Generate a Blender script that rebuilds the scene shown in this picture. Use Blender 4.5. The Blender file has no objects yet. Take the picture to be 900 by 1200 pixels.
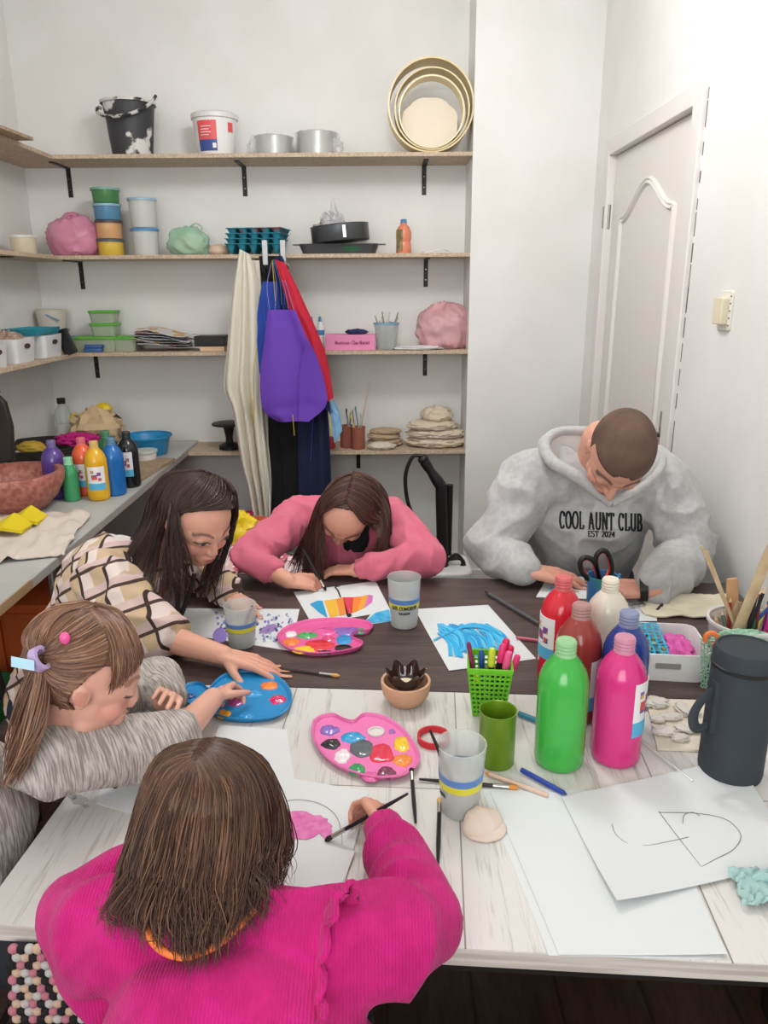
import bpy, math, random
import numpy as np
from math import sin, cos, pi, radians, atan2, sqrt
from mathutils import Vector, Matrix, noise
from mathutils.bvhtree import BVHTree

# ------------------------------------------------------------------ camera, light, exposure
SC = bpy.context.scene
COL = SC.collection
CAMZ, FOC = 1.51, 880.0
cam_data = bpy.data.cameras.new('camera')
cam_data.sensor_fit = 'VERTICAL'; cam_data.sensor_height = 36.0
cam_data.lens = FOC / 1200.0 * 36.0
cam_data.clip_start = 0.02
camera = bpy.data.objects.new('camera', cam_data); COL.objects.link(camera)
CR = Matrix.Rotation(radians(90 - 16.6), 3, 'X') @ Matrix.Rotation(radians(-0.4), 3, 'Z')
camera.matrix_world = Matrix.Translation((0, 0, CAMZ)) @ CR.to_4x4()
SC.camera = camera
SC.view_settings.view_transform = 'Standard'
SC.view_settings.look = 'None'
SC.view_settings.gamma = 1.0
SC.view_settings.use_curve_mapping = False
SC.view_settings.exposure = -0.33
world = bpy.data.worlds.new('world'); SC.world = world; world.use_nodes = True
world.node_tree.nodes['Background'].inputs[0].default_value = (0.9, 0.92, 1.0, 1)
world.node_tree.nodes['Background'].inputs[1].default_value = 0.15

def area_light(name, loc, size, power, color):
    l = bpy.data.lights.new(name, 'AREA'); l.shape = 'DISK'; l.size = size; l.energy = power; l.color = color
    o = bpy.data.objects.new(name, l); o.location = loc; COL.objects.link(o); return o
def bulb_light(name, loc, radius, power, color):
    l = bpy.data.lights.new(name, 'POINT'); l.shadow_soft_size = radius; l.energy = power; l.color = color
    o = bpy.data.objects.new(name, l); o.location = loc; COL.objects.link(o); return o
bulb_light('ceiling_lamp_and_fill', (0.0, 2.20, 2.60), 0.15, 47, (1.0, 0.982, 0.975))
bulb_light('ceiling_lamp_and_fill', (-0.75, 0.9, 2.60), 0.25, 10, (1.0, 0.97, 0.94))  # weaker bulb added as fill, brightens the left side
wl = bpy.data.lights.new('added_fill_light', 'AREA'); wl.shape = 'RECTANGLE'; wl.size = 1.5; wl.size_y = 1.2; wl.energy = 44; wl.color = (0.96, 0.985, 1.0)  # added fill from behind the camera, lifts walls and people
wo = bpy.data.objects.new('added_fill_light', wl); wo.location = (-0.4, -1.17, 1.7); wo.rotation_euler = (radians(90), 0, 0); COL.objects.link(wo)

# ------------------------------------------------------------------ picking points on real planes
def _ray(x, y): return CR @ Vector(((x - 450) / FOC, (600 - y) / FOC, -1))
C0 = Vector((0, 0, CAMZ))
def PZ(x, y, z): d = _ray(x, y); return C0 + d * ((z - CAMZ) / d.z)
def PY(x, y, Y): d = _ray(x, y); return C0 + d * (Y / d.y)
def PX(x, y, X): d = _ray(x, y); return C0 + d * (X / d.x)
TT = 0.73      # table top height
def T(x, y, h=0.0): return PZ(x, y, TT + h)

# ------------------------------------------------------------------ materials
def lin(c): return c / 12.92 if c <= 0.04045 else ((c + 0.055) / 1.055) ** 2.4
def C(h):
    h = h.lstrip('#'); return tuple(lin(int(h[i:i + 2], 16) / 255) for i in (0, 2, 4)) + (1,)
MATS = {}
def mat(name, col, rough=0.5, metal=0.0, trans=0.0, alpha=1.0, bump=0.0, bscale=60.0, var=None, vscale=8.0, vstretch=(1, 1, 1),
        ior=1.45, sss=0.0, sheen=0.0, attr=None, spec=0.5, wave=None, vsharp=(0.4, 0.6), coat=0.0, coord='Object'):
    if name in MATS: return MATS[name]
    m = bpy.data.materials.new(name); m.use_nodes = True; MATS[name] = m
    nt = m.node_tree; N = nt.nodes; L = nt.links; b = N['Principled BSDF']
    col = C(col) if isinstance(col, str) else col
    b.inputs['Base Color'].default_value = col
    b.inputs['Roughness'].default_value = rough; b.inputs['Metallic'].default_value = metal
    b.inputs['Transmission Weight'].default_value = trans; b.inputs['Alpha'].default_value = alpha
    b.inputs['IOR'].default_value = ior; b.inputs['Specular IOR Level'].default_value = spec
    b.inputs['Coat Weight'].default_value = coat
    if sss: b.inputs['Subsurface Weight'].default_value = sss; b.inputs['Subsurface Radius'].default_value = (0.012, 0.004, 0.002)
    if sheen: b.inputs['Sheen Weight'].default_value = sheen; b.inputs['Sheen Roughness'].default_value = 0.5
    tc = N.new('ShaderNodeTexCoord'); src = tc.outputs[coord]
    base = None
    if attr:
        a = N.new('ShaderNodeAttribute'); a.attribute_name = attr; base = a.outputs['Color']
        L.new(base, b.inputs['Base Color'])
    if var:
        mp = N.new('ShaderNodeMapping'); mp.inputs['Scale'].default_value = vstretch; L.new(src, mp.inputs[0])
        nz = N.new('ShaderNodeTexNoise'); nz.inputs['Scale'].default_value = vscale; nz.inputs['Detail'].default_value = 6
        L.new(mp.outputs[0], nz.inputs['Vector'])
        r = N.new('ShaderNodeValToRGB'); r.color_ramp.elements[0].position = vsharp[0]; r.color_ramp.elements[1].position = vsharp[1]
        r.color_ramp.elements[0].color = col; r.color_ramp.elements[1].color = C(var) if isinstance(var, str) else var
        L.new(nz.outputs['Fac'], r.inputs[0])
        if base:
            mx = N.new('ShaderNodeMix'); mx.data_type = 'RGBA'; mx.blend_type = 'MULTIPLY'; mx.inputs[0].default_value = 1
            L.new(base, mx.inputs[6]); L.new(r.outputs[0], mx.inputs[7]); L.new(mx.outputs[2], b.inputs['Base Color'])
        else: L.new(r.outputs[0], b.inputs['Base Color'])
    if bump or wave:
        bp = N.new('ShaderNodeBump'); bp.inputs['Distance'].default_value = 0.002
        if wave:
            mp2 = N.new('ShaderNodeMapping'); mp2.inputs['Scale'].default_value = wave[1]; L.new(src, mp2.inputs[0])
            w = N.new('ShaderNodeTexWave'); w.inputs['Scale'].default_value = wave[0]; w.inputs['Distortion'].default_value = 1.5
            w.inputs['Detail'].default_value = 1
            L.new(mp2.outputs[0], w.inputs['Vector']); L.new(w.outputs['Fac'], bp.inputs['Height']); bp.inputs['Strength'].default_value = bump or .4
        else:
            n2 = N.new('ShaderNodeTexNoise'); n2.inputs['Scale'].default_value = bscale; n2.inputs['Detail'].default_value = 4
            L.new(src, n2.inputs['Vector']); L.new(n2.outputs['Fac'], bp.inputs['Height']); bp.inputs['Strength'].default_value = bump
        L.new(bp.outputs[0], b.inputs['Normal'])
    return m

# ------------------------------------------------------------------ mesh building
class MB:
    def __init__(s): s.v = []; s.f = []; s.m = []; s.uv = None
    def add(s, vf, mi=0):
        v, f = vf; o = len(s.v); s.v += [tuple(p) for p in v]; s.f += [tuple(i + o for i in q) for q in f]; s.m += [mi] * len(f); return s
    def build(s, name, mats, parent=None, smooth=True, angle=40, bevel=0.0):
        me = bpy.data.meshes.new(name)
        o = bpy.data.objects.new(name, me); COL.objects.link(o)
        vs = s.v
        if parent is not None:
            inv = parent.matrix_world.inverted() if parent.get('_mw') else Matrix.Translation(-Vector(parent.get('_loc', (0, 0, 0))))
            vs = [inv @ Vector(p) for p in vs]; o.parent = parent
        me.from_pydata([tuple(p) for p in vs], [], s.f)
        for m in (mats if isinstance(mats, (list, tuple)) else [mats]): me.materials.append(m)
        me.polygons.foreach_set('material_index', s.m)
        me.update()
        if smooth:
            me.polygons.foreach_set('use_smooth', [True] * len(me.polygons))
            me.set_sharp_from_angle(angle=radians(angle))
        if bevel:
            b = o.modifiers.new('bevel', 'BEVEL'); b.width = bevel; b.segments = 2; b.limit_method = 'ANGLE'
        return o
def xf(vf, M): v, f = vf; return [tuple(M @ Vector(p)) for p in v], f
def tr(x, y, z, rz=0, s=1): return Matrix.Translation((x, y, z)) @ Matrix.Rotation(rz, 4, 'Z') @ Matrix.Scale(s, 4)
def box(x0, x1, y0, y1, z0, z1):
    v = [(x, y, z) for z in (z0, z1) for y in (y0, y1) for x in (x0, x1)]
    return v, [(0, 2, 3, 1), (4, 5, 7, 6), (0, 1, 5, 4), (2, 6, 7, 3), (0, 4, 6, 2), (1, 3, 7, 5)]
def lathe(prof, n=32, cap0=True, cap1=True):
    v = []; f = []
    for (r, z) in prof:
        for k in range(n): a = 2 * pi * k / n; v.append((r * cos(a), r * sin(a), z))
    for j in range(len(prof) - 1):
        for k in range(n): f.append((j * n + k, j * n + (k + 1) % n, (j + 1) * n + (k + 1) % n, (j + 1) * n + k))
    if cap0: f.append(tuple(range(n))[::-1])
    if cap1: f.append(tuple(range((len(prof) - 1) * n, len(prof) * n)))
    return v, f
def vessel(prof, th, n=32):
    """open-topped wall of thickness th: outside profile up, inside profile down"""
    inner = [(max(r - th, .0005), z) for r, z in prof]; inner[0] = (inner[0][0], prof[0][1] + th)
    return lathe(prof + inner[::-1], n)
def tube(path, rad, n=8, flat=1.0, up=None):
    P = [Vector(p) for p in path]; R = rad if isinstance(rad, (list, tuple)) else [rad] * len(P)
    v = []; f = []; prev = Vector(up) if up else None
    for i, p in enumerate(P):
        t = (P[min(i + 1, len(P) - 1)] - P[max(i - 1, 0)])
        t = t.normalized() if t.length > 1e-9 else Vector((0, 0, 1))
        a = prev if prev is not None else (Vector((0, 0, 1)) if abs(t.z) < .9 else Vector((1, 0, 0)))
        u = (a - t * a.dot(t)); u = u.normalized() if u.length > 1e-6 else t.orthogonal().normalized()
        w = t.cross(u); prev = u
        for k in range(n):
            an = 2 * pi * k / n; v.append(tuple(p + u * (cos(an) * R[i] * flat) + w * (sin(an) * R[i])))
    for j in range(len(P) - 1):
        for k in range(n): f.append((j * n + k, j * n + (k + 1) % n, (j + 1) * n + (k + 1) % n, (j + 1) * n + k))
    f.append(tuple(range(n))[::-1]); f.append(tuple(range((len(P) - 1) * n, len(P) * n)))
    return v, f
def spline(pts, n):
    P = [Vector(p) for p in pts]; out = []
    if len(P) == 2: return [P[0].lerp(P[1], i / n) for i in range(n + 1)]
    Q = [P[0] * 2 - P[1]] + P + [P[-1] * 2 - P[-2]]; m = len(P) - 1
    for i in range(n + 1):
        t = i / n * m; k = min(int(t), m - 1); t -= k; a, b, c, d = Q[k:k + 4]
        out.append(.5 * ((2 * b) + (c - a) * t + (2 * a - 5 * b + 4 * c - d) * t * t + (3 * b - a - 3 * c + d) * t ** 3))
    return out
def ell(c, r, n=16, M=None):
    v = []; f = []; m = n // 2
    for j in range(1, m):
        ph = pi * j / m
        for k in range(n): a = 2 * pi * k / n; v.append((r[0] * sin(ph) * cos(a), r[1] * sin(ph) * sin(a), r[2] * cos(ph)))
    v += [(0, 0, r[2]), (0, 0, -r[2])]; t = len(v) - 2
    for j in range(m - 2):
        for k in range(n): f.append((j * n + k, (j + 1) * n + k, (j + 1) * n + (k + 1) % n, j * n + (k + 1) % n))
    for k in range(n):
        f.append((t, k, (k + 1) % n)); o = (m - 2) * n; f.append((t + 1, o + (k + 1) % n, o + k))
    M = M or Matrix.Identity(3)
    return [tuple(M @ Vector(p) + Vector(c)) for p in v], f
def caps(a, b, ra, rb, n=14):
    a = Vector(a); b = Vector(b); L = (b - a).length; t = (b - a).normalized() if L > 1e-7 else Vector((0, 0, 1))
    q = t.to_track_quat('Z', 'Y').to_matrix(); pr = []
    for i in range(1, 5): an = pi / 2 * i / 4; pr.append((ra * sin(an), -ra * cos(an)))
    for i in range(4): an = pi / 2 * i / 4; pr.append((rb * cos(an), L + rb * sin(an)))
    v, f = lathe(pr, n)
    return [tuple(q @ Vector(p) + a) for p in v], f
def chain(pts, rad):
    out = []
    for i in range(len(pts) - 1): out.append(caps(pts[i], pts[i + 1], rad[i], rad[i + 1]))
    return out
def prism(pts, z0, z1):
    """pts: outline of (x,y); top and bottom may follow z tuple lists"""
    n = len(pts); v = [(p[0], p[1], z0) for p in pts] + [(p[0], p[1], z1) for p in pts]
    return v, [tuple(range(n))[::-1], tuple(range(n, 2 * n))] + [(i, (i + 1) % n, n + (i + 1) % n, n + i) for i in range(n)]
def roundbox(x0, x1, y0, y1, z0, z1, r, n=5, taper=1.0):
    pts = []
    for cx, cy, a0 in ((x1 - r, y1 - r, 0), (x0 + r, y1 - r, 90), (x0 + r, y0 + r, 180), (x1 - r, y0 + r, 270)):
        for i in range(n + 1): a = radians(a0 + 90 * i / n); pts.append((cx + r * cos(a), cy + r * sin(a)))
    mx, my = (x0 + x1) / 2, (y0 + y1) / 2
    lo = [(mx + (p[0] - mx) * taper, my + (p[1] - my) * taper) for p in pts]
    k = len(pts); v = [(p[0], p[1], z0) for p in lo] + [(p[0], p[1], z1) for p in pts]
    return v, [tuple(range(k))[::-1], tuple(range(k, 2 * k))] + [(i, (i + 1) % k, k + (i + 1) % k, k + i) for i in range(k)]
def tray(x0, x1, y0, y1, z0, z1, r, th, taper=.9, n=5):
    """open tray with rounded corners and wall thickness"""
    def ring(d, s, z):
        pts = []
        for cx, cy, a0 in ((x1 - r, y1 - r, 0), (x0 + r, y1 - r, 90), (x0 + r, y0 + r, 180), (x1 - r, y0 + r, 270)):
            for i in range(n + 1): a = radians(a0 + 90 * i / n); pts.append((cx + (r - d) * cos(a), cy + (r - d) * sin(a)))
        mx, my = (x0 + x1) / 2, (y0 + y1) / 2
        return [(mx + (p[0] - mx) * s, my + (p[1] - my) * s, z) for p in pts]
    R = [ring(0, taper, z0), ring(0, 1, z1), ring(th, 1, z1), ring(th, taper, z0 + th)]
    v = sum(R, []); k = len(R[0]); f = [tuple(range(k))[::-1], tuple(range(3 * k, 4 * k))]
    for j in range(3): f += [(j * k + i, j * k + (i + 1) % k, (j + 1) * k + (i + 1) % k, (j + 1) * k + i) for i in range(k)]
    return v, f
def blob(c, r, amp=.15, freq=3., seed=0, n=40, flat=.75, ridge=True):
    v, f = ell((0, 0, 0), (1, 1, 1), n); out = []
    for p in v:
        d = Vector(p); q = d * freq + Vector((seed * 7.3, seed * 3.1, 0)); q = q + noise.noise_vector(q * .7) * .5
        h = (1 - abs(noise.noise(q)) * 2.2 if ridge else noise.noise(q)) + .5 * noise.noise(q * 2.3)
        d = d * (1 + amp * (h - .4)); z = max(d.z, -flat)
        out.append((c[0] + d.x * r[0], c[1] + d.y * r[1], c[2] + (z + flat) * r[2]))
    return out, f
def sheet(rows, th=.002):
    """rows: grid of points -> closed thin solid, thickness along local normals"""
    R = [[Vector(p) for p in r] for r in rows]; a = len(R); b = len(R[0]); v = []; v2 = []
    for i in range(a):
        for j in range(b):
            du = R[min(i + 1, a - 1)][j] - R[max(i - 1, 0)][j]; dv = R[i][min(j + 1, b - 1)] - R[i][max(j - 1, 0)]
            n = du.cross(dv); n = n.normalized() if n.length > 1e-12 else Vector((0, 0, 1))
            v.append(R[i][j] + n * th / 2); v2.append(R[i][j] - n * th / 2)
    o = a * b; V = [tuple(p) for p in v + v2]; f = []
    for i in range(a - 1):
        for j in range(b - 1):
            q = (i * b + j, (i + 1) * b + j, (i + 1) * b + j + 1, i * b + j + 1); f.append(q); f.append(tuple(o + k for k in q[::-1]))
    per = [(0, j) for j in range(b)] + [(i, b - 1) for i in range(1, a)] + [(a - 1, j) for j in range(b - 2, -1, -1)] + [(i, 0) for i in range(a - 2, 0, -1)]
    for k in range(len(per)):
        p = per[k]; q = per[(k + 1) % len(per)]; f.append((p[0] * b + p[1], q[0] * b + q[1], o + q[0] * b + q[1], o + p[0] * b + p[1]))
    return V, f

# ------------------------------------------------------------------ objects
def tag(o, label, cat, group=None):
    o['label'] = label; o['category'] = cat
    if group: o['group'] = group
    return o
def thing(name, label, cat, loc=(0, 0, 0), group=None):
    o = bpy.data.objects.new(name, None); COL.objects.link(o); o.location = loc; o['_loc'] = tuple(loc); o.empty_display_size = .02
    return tag(o, label, cat, group)
def struct(o): o['kind'] = 'structure'; return o
def one(name, label, cat, vfs, mats, group=None, **k):
    b = MB()
    for i, vf in enumerate(vfs):
        if isinstance(vf, tuple) and len(vf) == 2 and isinstance(vf[1], int): b.add(vf[0], vf[1])
        else: b.add(vf)
    return tag(b.build(name, mats, **k), label, cat, group)
def part(name, parent, vfs, mats, label=None, **k):
    b = MB()
    for vf in vfs:
        if isinstance(vf, tuple) and len(vf) == 2 and isinstance(vf[1], int): b.add(vf[0], vf[1])
        else: b.add(vf)
    o = b.build(name, mats, parent, **k)
    if parent.get('_loc') is not None: o['_loc'] = tuple(parent['_loc'])
    else: o['_loc'] = (0, 0, 0)
    if label: o['label'] = label
    return o
def dup(root, loc, rotz=0, label=None, group=None, mats=None):
    r = root.copy(); COL.objects.link(r); r.location = loc; r.rotation_euler = (0, 0, rotz); r['_loc'] = tuple(loc)
    if label: r['label'] = label
    if group: r['group'] = group
    for ch in list(root.children):
        c = ch.copy(); COL.objects.link(c); c.parent = r
        if mats and ch.name.split('.')[0] in mats:
            c.data = c.data.copy(); c.data.materials[0] = mats[ch.name.split('.')[0]]
        for g in ch.children: d = g.copy(); COL.objects.link(d); d.parent = c
    return r
# ------------------------------------------------------------------ room
def wood(name, c1, c2, stretch, scale=3.0, rough=.5, bump=.15, planks=None, fine=1.0, pos=(.3, .62)):
    m = mat(name, c1, rough); nt = m.node_tree; N = nt.nodes; L = nt.links; b = N['Principled BSDF']
    tc = N.new('ShaderNodeTexCoord'); mp = N.new('ShaderNodeMapping'); mp.inputs['Scale'].default_value = stretch
    mp.inputs['Rotation'].default_value = (0, 0, radians(4))
    L.new(tc.outputs['Object'], mp.inputs[0])
    n1 = N.new('ShaderNodeTexNoise'); n1.inputs['Scale'].default_value = scale; n1.inputs['Detail'].default_value = 8; n1.inputs['Distortion'].default_value = .6
    L.new(mp.outputs[0], n1.inputs['Vector'])
    n2 = N.new('ShaderNodeTexNoise'); n2.inputs['Scale'].default_value = scale * 5 * fine; n2.inputs['Detail'].default_value = 5
    L.new(mp.outputs[0], n2.inputs['Vector'])
    ad = N.new('ShaderNodeMath'); ad.operation = 'MULTIPLY_ADD'; ad.inputs[1].default_value = .45; L.new(n2.outputs[0], ad.inputs[0])
    mu = N.new('ShaderNodeMath'); mu.operation = 'MULTIPLY'; mu.inputs[1].default_value = .55; L.new(n1.outputs[0], mu.inputs[0]); L.new(mu.outputs[0], ad.inputs[2])
    r = N.new('ShaderNodeValToRGB'); r.color_ramp.elements[0].position = pos[0]; r.color_ramp.elements[1].position = pos[1]
    r.color_ramp.elements[0].color = C(c2); r.color_ramp.elements[1].color = C(c1); L.new(ad.outputs[0], r.inputs[0])
    out = r.outputs[0]
    if planks:
        bt = N.new('ShaderNodeTexBrick'); bt.inputs['Scale'].default_value = 1; bt.inputs['Brick Width'].default_value = planks[0]
        bt.inputs['Row Height'].default_value = planks[1]; bt.inputs['Mortar Size'].default_value = planks[2]
        bt.inputs['Color1'].default_value = (1, 1, 1, 1); bt.inputs['Color2'].default_value = (.82, .82, .82, 1); bt.inputs['Mortar'].default_value = (.35, .33, .32, 1)
        m3 = N.new('ShaderNodeMapping'); m3.inputs['Rotation'].default_value = (0, 0, planks[3]); L.new(tc.outputs['Object'], m3.inputs[0]); L.new(m3.outputs[0], bt.inputs['Vector'])
        mx = N.new('ShaderNodeMix'); mx.data_type = 'RGBA'; mx.blend_type = 'MULTIPLY'; mx.inputs[0].default_value = 1
        L.new(out, mx.inputs[6]); L.new(bt.outputs[0], mx.inputs[7]); out = mx.outputs[2]
    L.new(out, b.inputs['Base Color'])
    bp = N.new('ShaderNodeBump'); bp.inputs['Strength'].default_value = bump; bp.inputs['Distance'].default_value = .001
    L.new(n2.outputs[0], bp.inputs['Height']); L.new(bp.outputs[0], b.inputs['Normal'])
    return m
M_wall = mat('wall_plaster', '#ecece9', .85, bump=.25, bscale=14, var='#e7e7e3', vscale=3)
M_white = mat('white_paint_gloss', '#e6e2de', .45)
M_door = mat('door_paint', '#e6e2dc', .5, bump=.08, bscale=90)
M_ceil = mat('ceiling_paint', '#f0efec', .9)
M_floor = wood('floor_laminate', '#4a352b', '#2a1d18', (6, 1, 1), 3, .4, planks=(1.2, .19, .004, pi / 2))
M_dark = wood('dark_wood_laminate', '#5a4a46', '#382b29', (1, 9, 1), 3.2, .42)
M_ww = wood('whitewashed_wood', '#dcd9d4', '#aaa39d', (16, .9, 1), 2.6, .5, fine=1.5, pos=(.30, .47), planks=(6, .32, .0012, radians(90 + 4)))
M_shelf = mat('shelf_board', '#cdb9a0', .6, var='#b5a088', vscale=90, bump=.1, bscale=120)
M_bench = mat('bench_laminate', '#bdbdb8', .45, var='#aeb0ab', vscale=5)
M_black = mat('black_metal', '#1c1a1b', .45)
M_chrome = mat('chrome', '#9a9490', .22, metal=1)

def boxo(name, b, m, **k): return struct(MB().add(box(*b)).build(name, m, smooth=False, **k))
YB, YP, XL, XR = 4.03, 3.75, -1.76, .985
boxo('floor', (XL - .1, XR + .1, -1.3, YB + .1, -.05, 0), M_floor)
boxo('ceiling', (XL - .1, XR + .1, -1.3, YB + .1, 2.85, 2.9), M_ceil)
boxo('wall_back', (XL - .1, .42, YB, YB + .1, 0, 2.85), M_wall)
boxo('wall_pillar', (.417, XR + .1, YP, YB + .1, 0, 2.85), M_wall)
boxo('wall_left', (XL - .1, XL, -1.3, YB, 0, 2.85), M_wall)
boxo('wall_front', (XL, XR, -1.3, -1.2, 0, 2.85), M_wall)
boxo('added_window_1', (-1.2, .4, -1.2, -1.185, 1.05, 2.35), M_white)  # unseen panel added to go with the fill light behind the camera
D0, D1, DZ = 2.60, 3.50, 2.05    # door opening in the right wall
w = MB(); w.add(box(XR, XR + .1, -1.3, D0 - .005, 0, 2.85)); w.add(box(XR, XR + .1, D1 + .005, YP, 0, 2.85)); w.add(box(XR, XR + .1, D0 - .005, D1 + .005, DZ, 2.85))
struct(w.build('wall_right', M_wall, smooth=False))
# door frame (architrave) and leaf
w = MB(); w.add(box(XR - .016, XR + .06, D0 - .075, D0, 0, DZ + .062)); w.add(box(XR - .016, XR + .06, D1, D1 + .07, 0, DZ + .062))
w.add(box(XR - .016, XR + .06, D0, D1, DZ - .004, DZ + .062))
tr1 = struct(w.build('trim_1', M_white, smooth=False, bevel=.004))
w = MB(); yy = D0 - .082
random.seed(3)
for k in range(26):     # cracked gap between frame and plaster
    z0 = .1 + k * .078; w.add(box(XR - .0015, XR + .002, yy - random.uniform(0, .003), yy + random.uniform(.0015, .004), z0, z0 + random.uniform(.03, .08)))
struct(w.build('trim_2', mat('crack_dirt', '#6e6860', .9), smooth=False))
door = struct(MB().add(box(XR + .018, XR + .055, D0 + .003, D1 - .003, .01, DZ - .006)).build('door_1', M_door, smooth=False, bevel=.003))
door['_loc'] = (0, 0, 0)
def arch(y0, y1, zb, zt, h, n=28):
    """closed outline in (y,z): straight sides, ogee-arched top"""
    pts = [(y0, zb), (y1, zb)]
    for i in range(n + 1):
        u = i / n; y = y1 + (y0 - y1) * u; e = abs(u - .5) * 2
        k = max(0, 1 - e / .93); pts.append((y, zt + h * (3 * k * k - 2 * k ** 3)))
    return pts
def ridge(parent, name, pts, w, h, m, x):
    n = len(pts); cy = sum(p[0] for p in pts) / n; cz = sum(p[1] for p in pts) / n; v = []; f = []
    for i, (y, z) in enumerate(pts):
        a = Vector(pts[i - 1]); b = Vector(pts[(i + 1) % n]); t = (b - a).normalized(); nn = Vector((t.y, -t.x))
        for d, e in ((-w, 0), (-w * .45, h), (w * .15, h * .5), (w * .55, h), (w, 0)):
            v.append((x - e, y + nn.x * d, z + nn.y * d))
    for i in range(n):
        j = (i + 1) % n
        for k in range(4): f.append((i * 5 + k, j * 5 + k, j * 5 + k + 1, i * 5 + k + 1))
    return part(name, parent, [(v, f)], m, angle=60)
ridge(door, 'door_panel', arch(2.755, 3.36, .80, 1.775, .115), .016, .011, M_door, XR + .018)
ridge(door, 'door_panel', [(2.755, .25), (3.36, .25), (3.36, .68), (2.755, .68)], .016, .011, M_door, XR + .018)
for z in (1.80, .3):
    part('door_hinge', door, [tube([(XR + .004, D1 + .005, z - .05), (XR + .004, D1 + .005, z + .05)], .008, 10), box(XR - .0175, XR - .016, D1 + .01, D1 + .03, z - .045, z + .045)], M_chrome)
part('door_handle', door, [tube([(XR + .02, 2.66, 1.0), (XR - .035, 2.66, 1.0), (XR - .035, 2.77, 1.0)], .009, 10), box(XR + .008, XR + .018, 2.64, 2.68, .88, 1.08)], M_chrome)
for nm, b in (('baseboard_left', (XL, XL + .012, -1.2, YB, 0, .07)), ('baseboard_back', (XL + .012, .417, YB - .012, YB, 0, .07)), ('baseboard_pillar', (.43, XR - .012, YP - .012, YP, 0, .07)), ('baseboard_right', (XR - .012, XR, -1.2, D0 - .08, 0, .07))):
    boxo(nm, b, M_white)
# light switch
sw = PX(851, 364, XR); s = thing('light_switch', 'cream rocker light switch on white plate on the right wall', 'light switch', (XR, sw.y, sw.z))
part('mounting_plate', s, [roundbox(-.038, .038, -.05, .05, 0, .004, .008)], mat('old_white_plastic', '#e9e6dc', .4))
for ch in s.children:
    ch.data.transform(Matrix.Translation((XR - .0, sw.y, sw.z)) @ Matrix.Translation(Vector((0, 0, 0)) - Vector((0, 0, 0))))
    ch.data.transform(Matrix.Translation((-XR, -sw.y, -sw.z)))
def onwall(vf): return xf(vf, Matrix.Translation((XR, sw.y, sw.z)) @ Matrix(((0, 0, -1, 0), (1, 0, 0, 0), (0, 1, 0, 0), (0, 0, 0, 1))))
for ch in list(s.children): bpy.data.objects.remove(ch)
part('mounting_plate', s, [onwall(roundbox(-.044, .044, -.055, .055, 0, .006, .01))], mat('old_white_plastic', '#e9e6dc', .4), bevel=.0015)
part('rocker', s, [onwall(roundbox(-.028, .03, -.038, .036, .006, .026, .005))], mat('cream_plastic', '#e6dcc0', .4), 'cream rocker button', bevel=.002)
part('screw', s, [onwall(tube([(-.038, k * .02, .005), (-.038, k * .02, .008)], .0022, 8)) for k in (-2, -1, 0, 1, 2)], M_black)

# ------------------------------------------------------------------ shelves
SZ = (2.105, 1.668, 1.216, .715); ST = .018; YF = 3.755
def bracket(par, x, y, z, wall='y', L=.2):
    H = .135
    if wall == 'y': bs = [box(x - .011, x + .011, y - .004, y, z - H, z), box(x - .011, x + .011, y - L, y, z - .005, z)]
    else: bs = [box(x, x + .004, y - .011, y + .011, z - H, z), box(x, x + L, y - .011, y + .011, z - .005, z)]
    c = [tube([(x, y - .005, z - .05 - k * .05), (x, y - .0035, z - .05 - k * .05)], .003, 6) for k in range(2)] if wall == 'y' else []
    return part('bracket', par, [(b, 0) for b in bs] + [(q, 1) for q in c], [M_black, M_chrome], smooth=False)
def bx(px, k): return PY(px, [182, 299, 412, 532][k], YF).x
for k, (z, xl, lab) in enumerate(zip(SZ, (-1.51, -1.53, -1.50, -1.02), (
        'topmost chipboard wall shelf on the back wall, holding buckets and wooden hoops',
        'second chipboard wall shelf from the top, holding tubs, bags and baking tins',
        'third chipboard wall shelf from the top, holding the pink box and green containers',
        'lowest chipboard wall shelf, holding folded cloths beside the pillar'))):
    s = thing('wall_shelf', lab, 'shelf', (0, YB, z), 'chipboard shelves on the back wall')
    part('board', s, [box(XL if k < 3 else -1.0, .417, YF, YB, z - ST, z)], M_shelf, smooth=False, bevel=.0015)
    for px in [(80, 286, 497), (95, 309, 499), (113, 309, 498), (420,)][k]:
        x = PY(px, [200, 315, 425, 540][k], YB).x; bracket(s, x, YB, z - ST)
for k, (z, xr, y0, lab) in enumerate(zip(SZ[:3], (-1.51, -1.53, -1.50), (2.3, 2.3, 2.3), (
        'topmost chipboard shelf on the left wall, with loose boards lying on it',
        'second chipboard shelf on the left wall, with a single beige tub',
        'third chipboard shelf on the left wall, holding white baskets'))):
    s = thing('wall_shelf', lab, 'shelf', (XL, 3, z), 'chipboard shelves on the left wall')
    part('board', s, [box(XL, xr, y0, YF - .001, z - ST, z)], M_shelf, smooth=False, bevel=.0015)
    for y in ((3.3, 3.35, 3.45)[k], 2.5): bracket(s, XL, y, z - ST, 'x')

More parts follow.
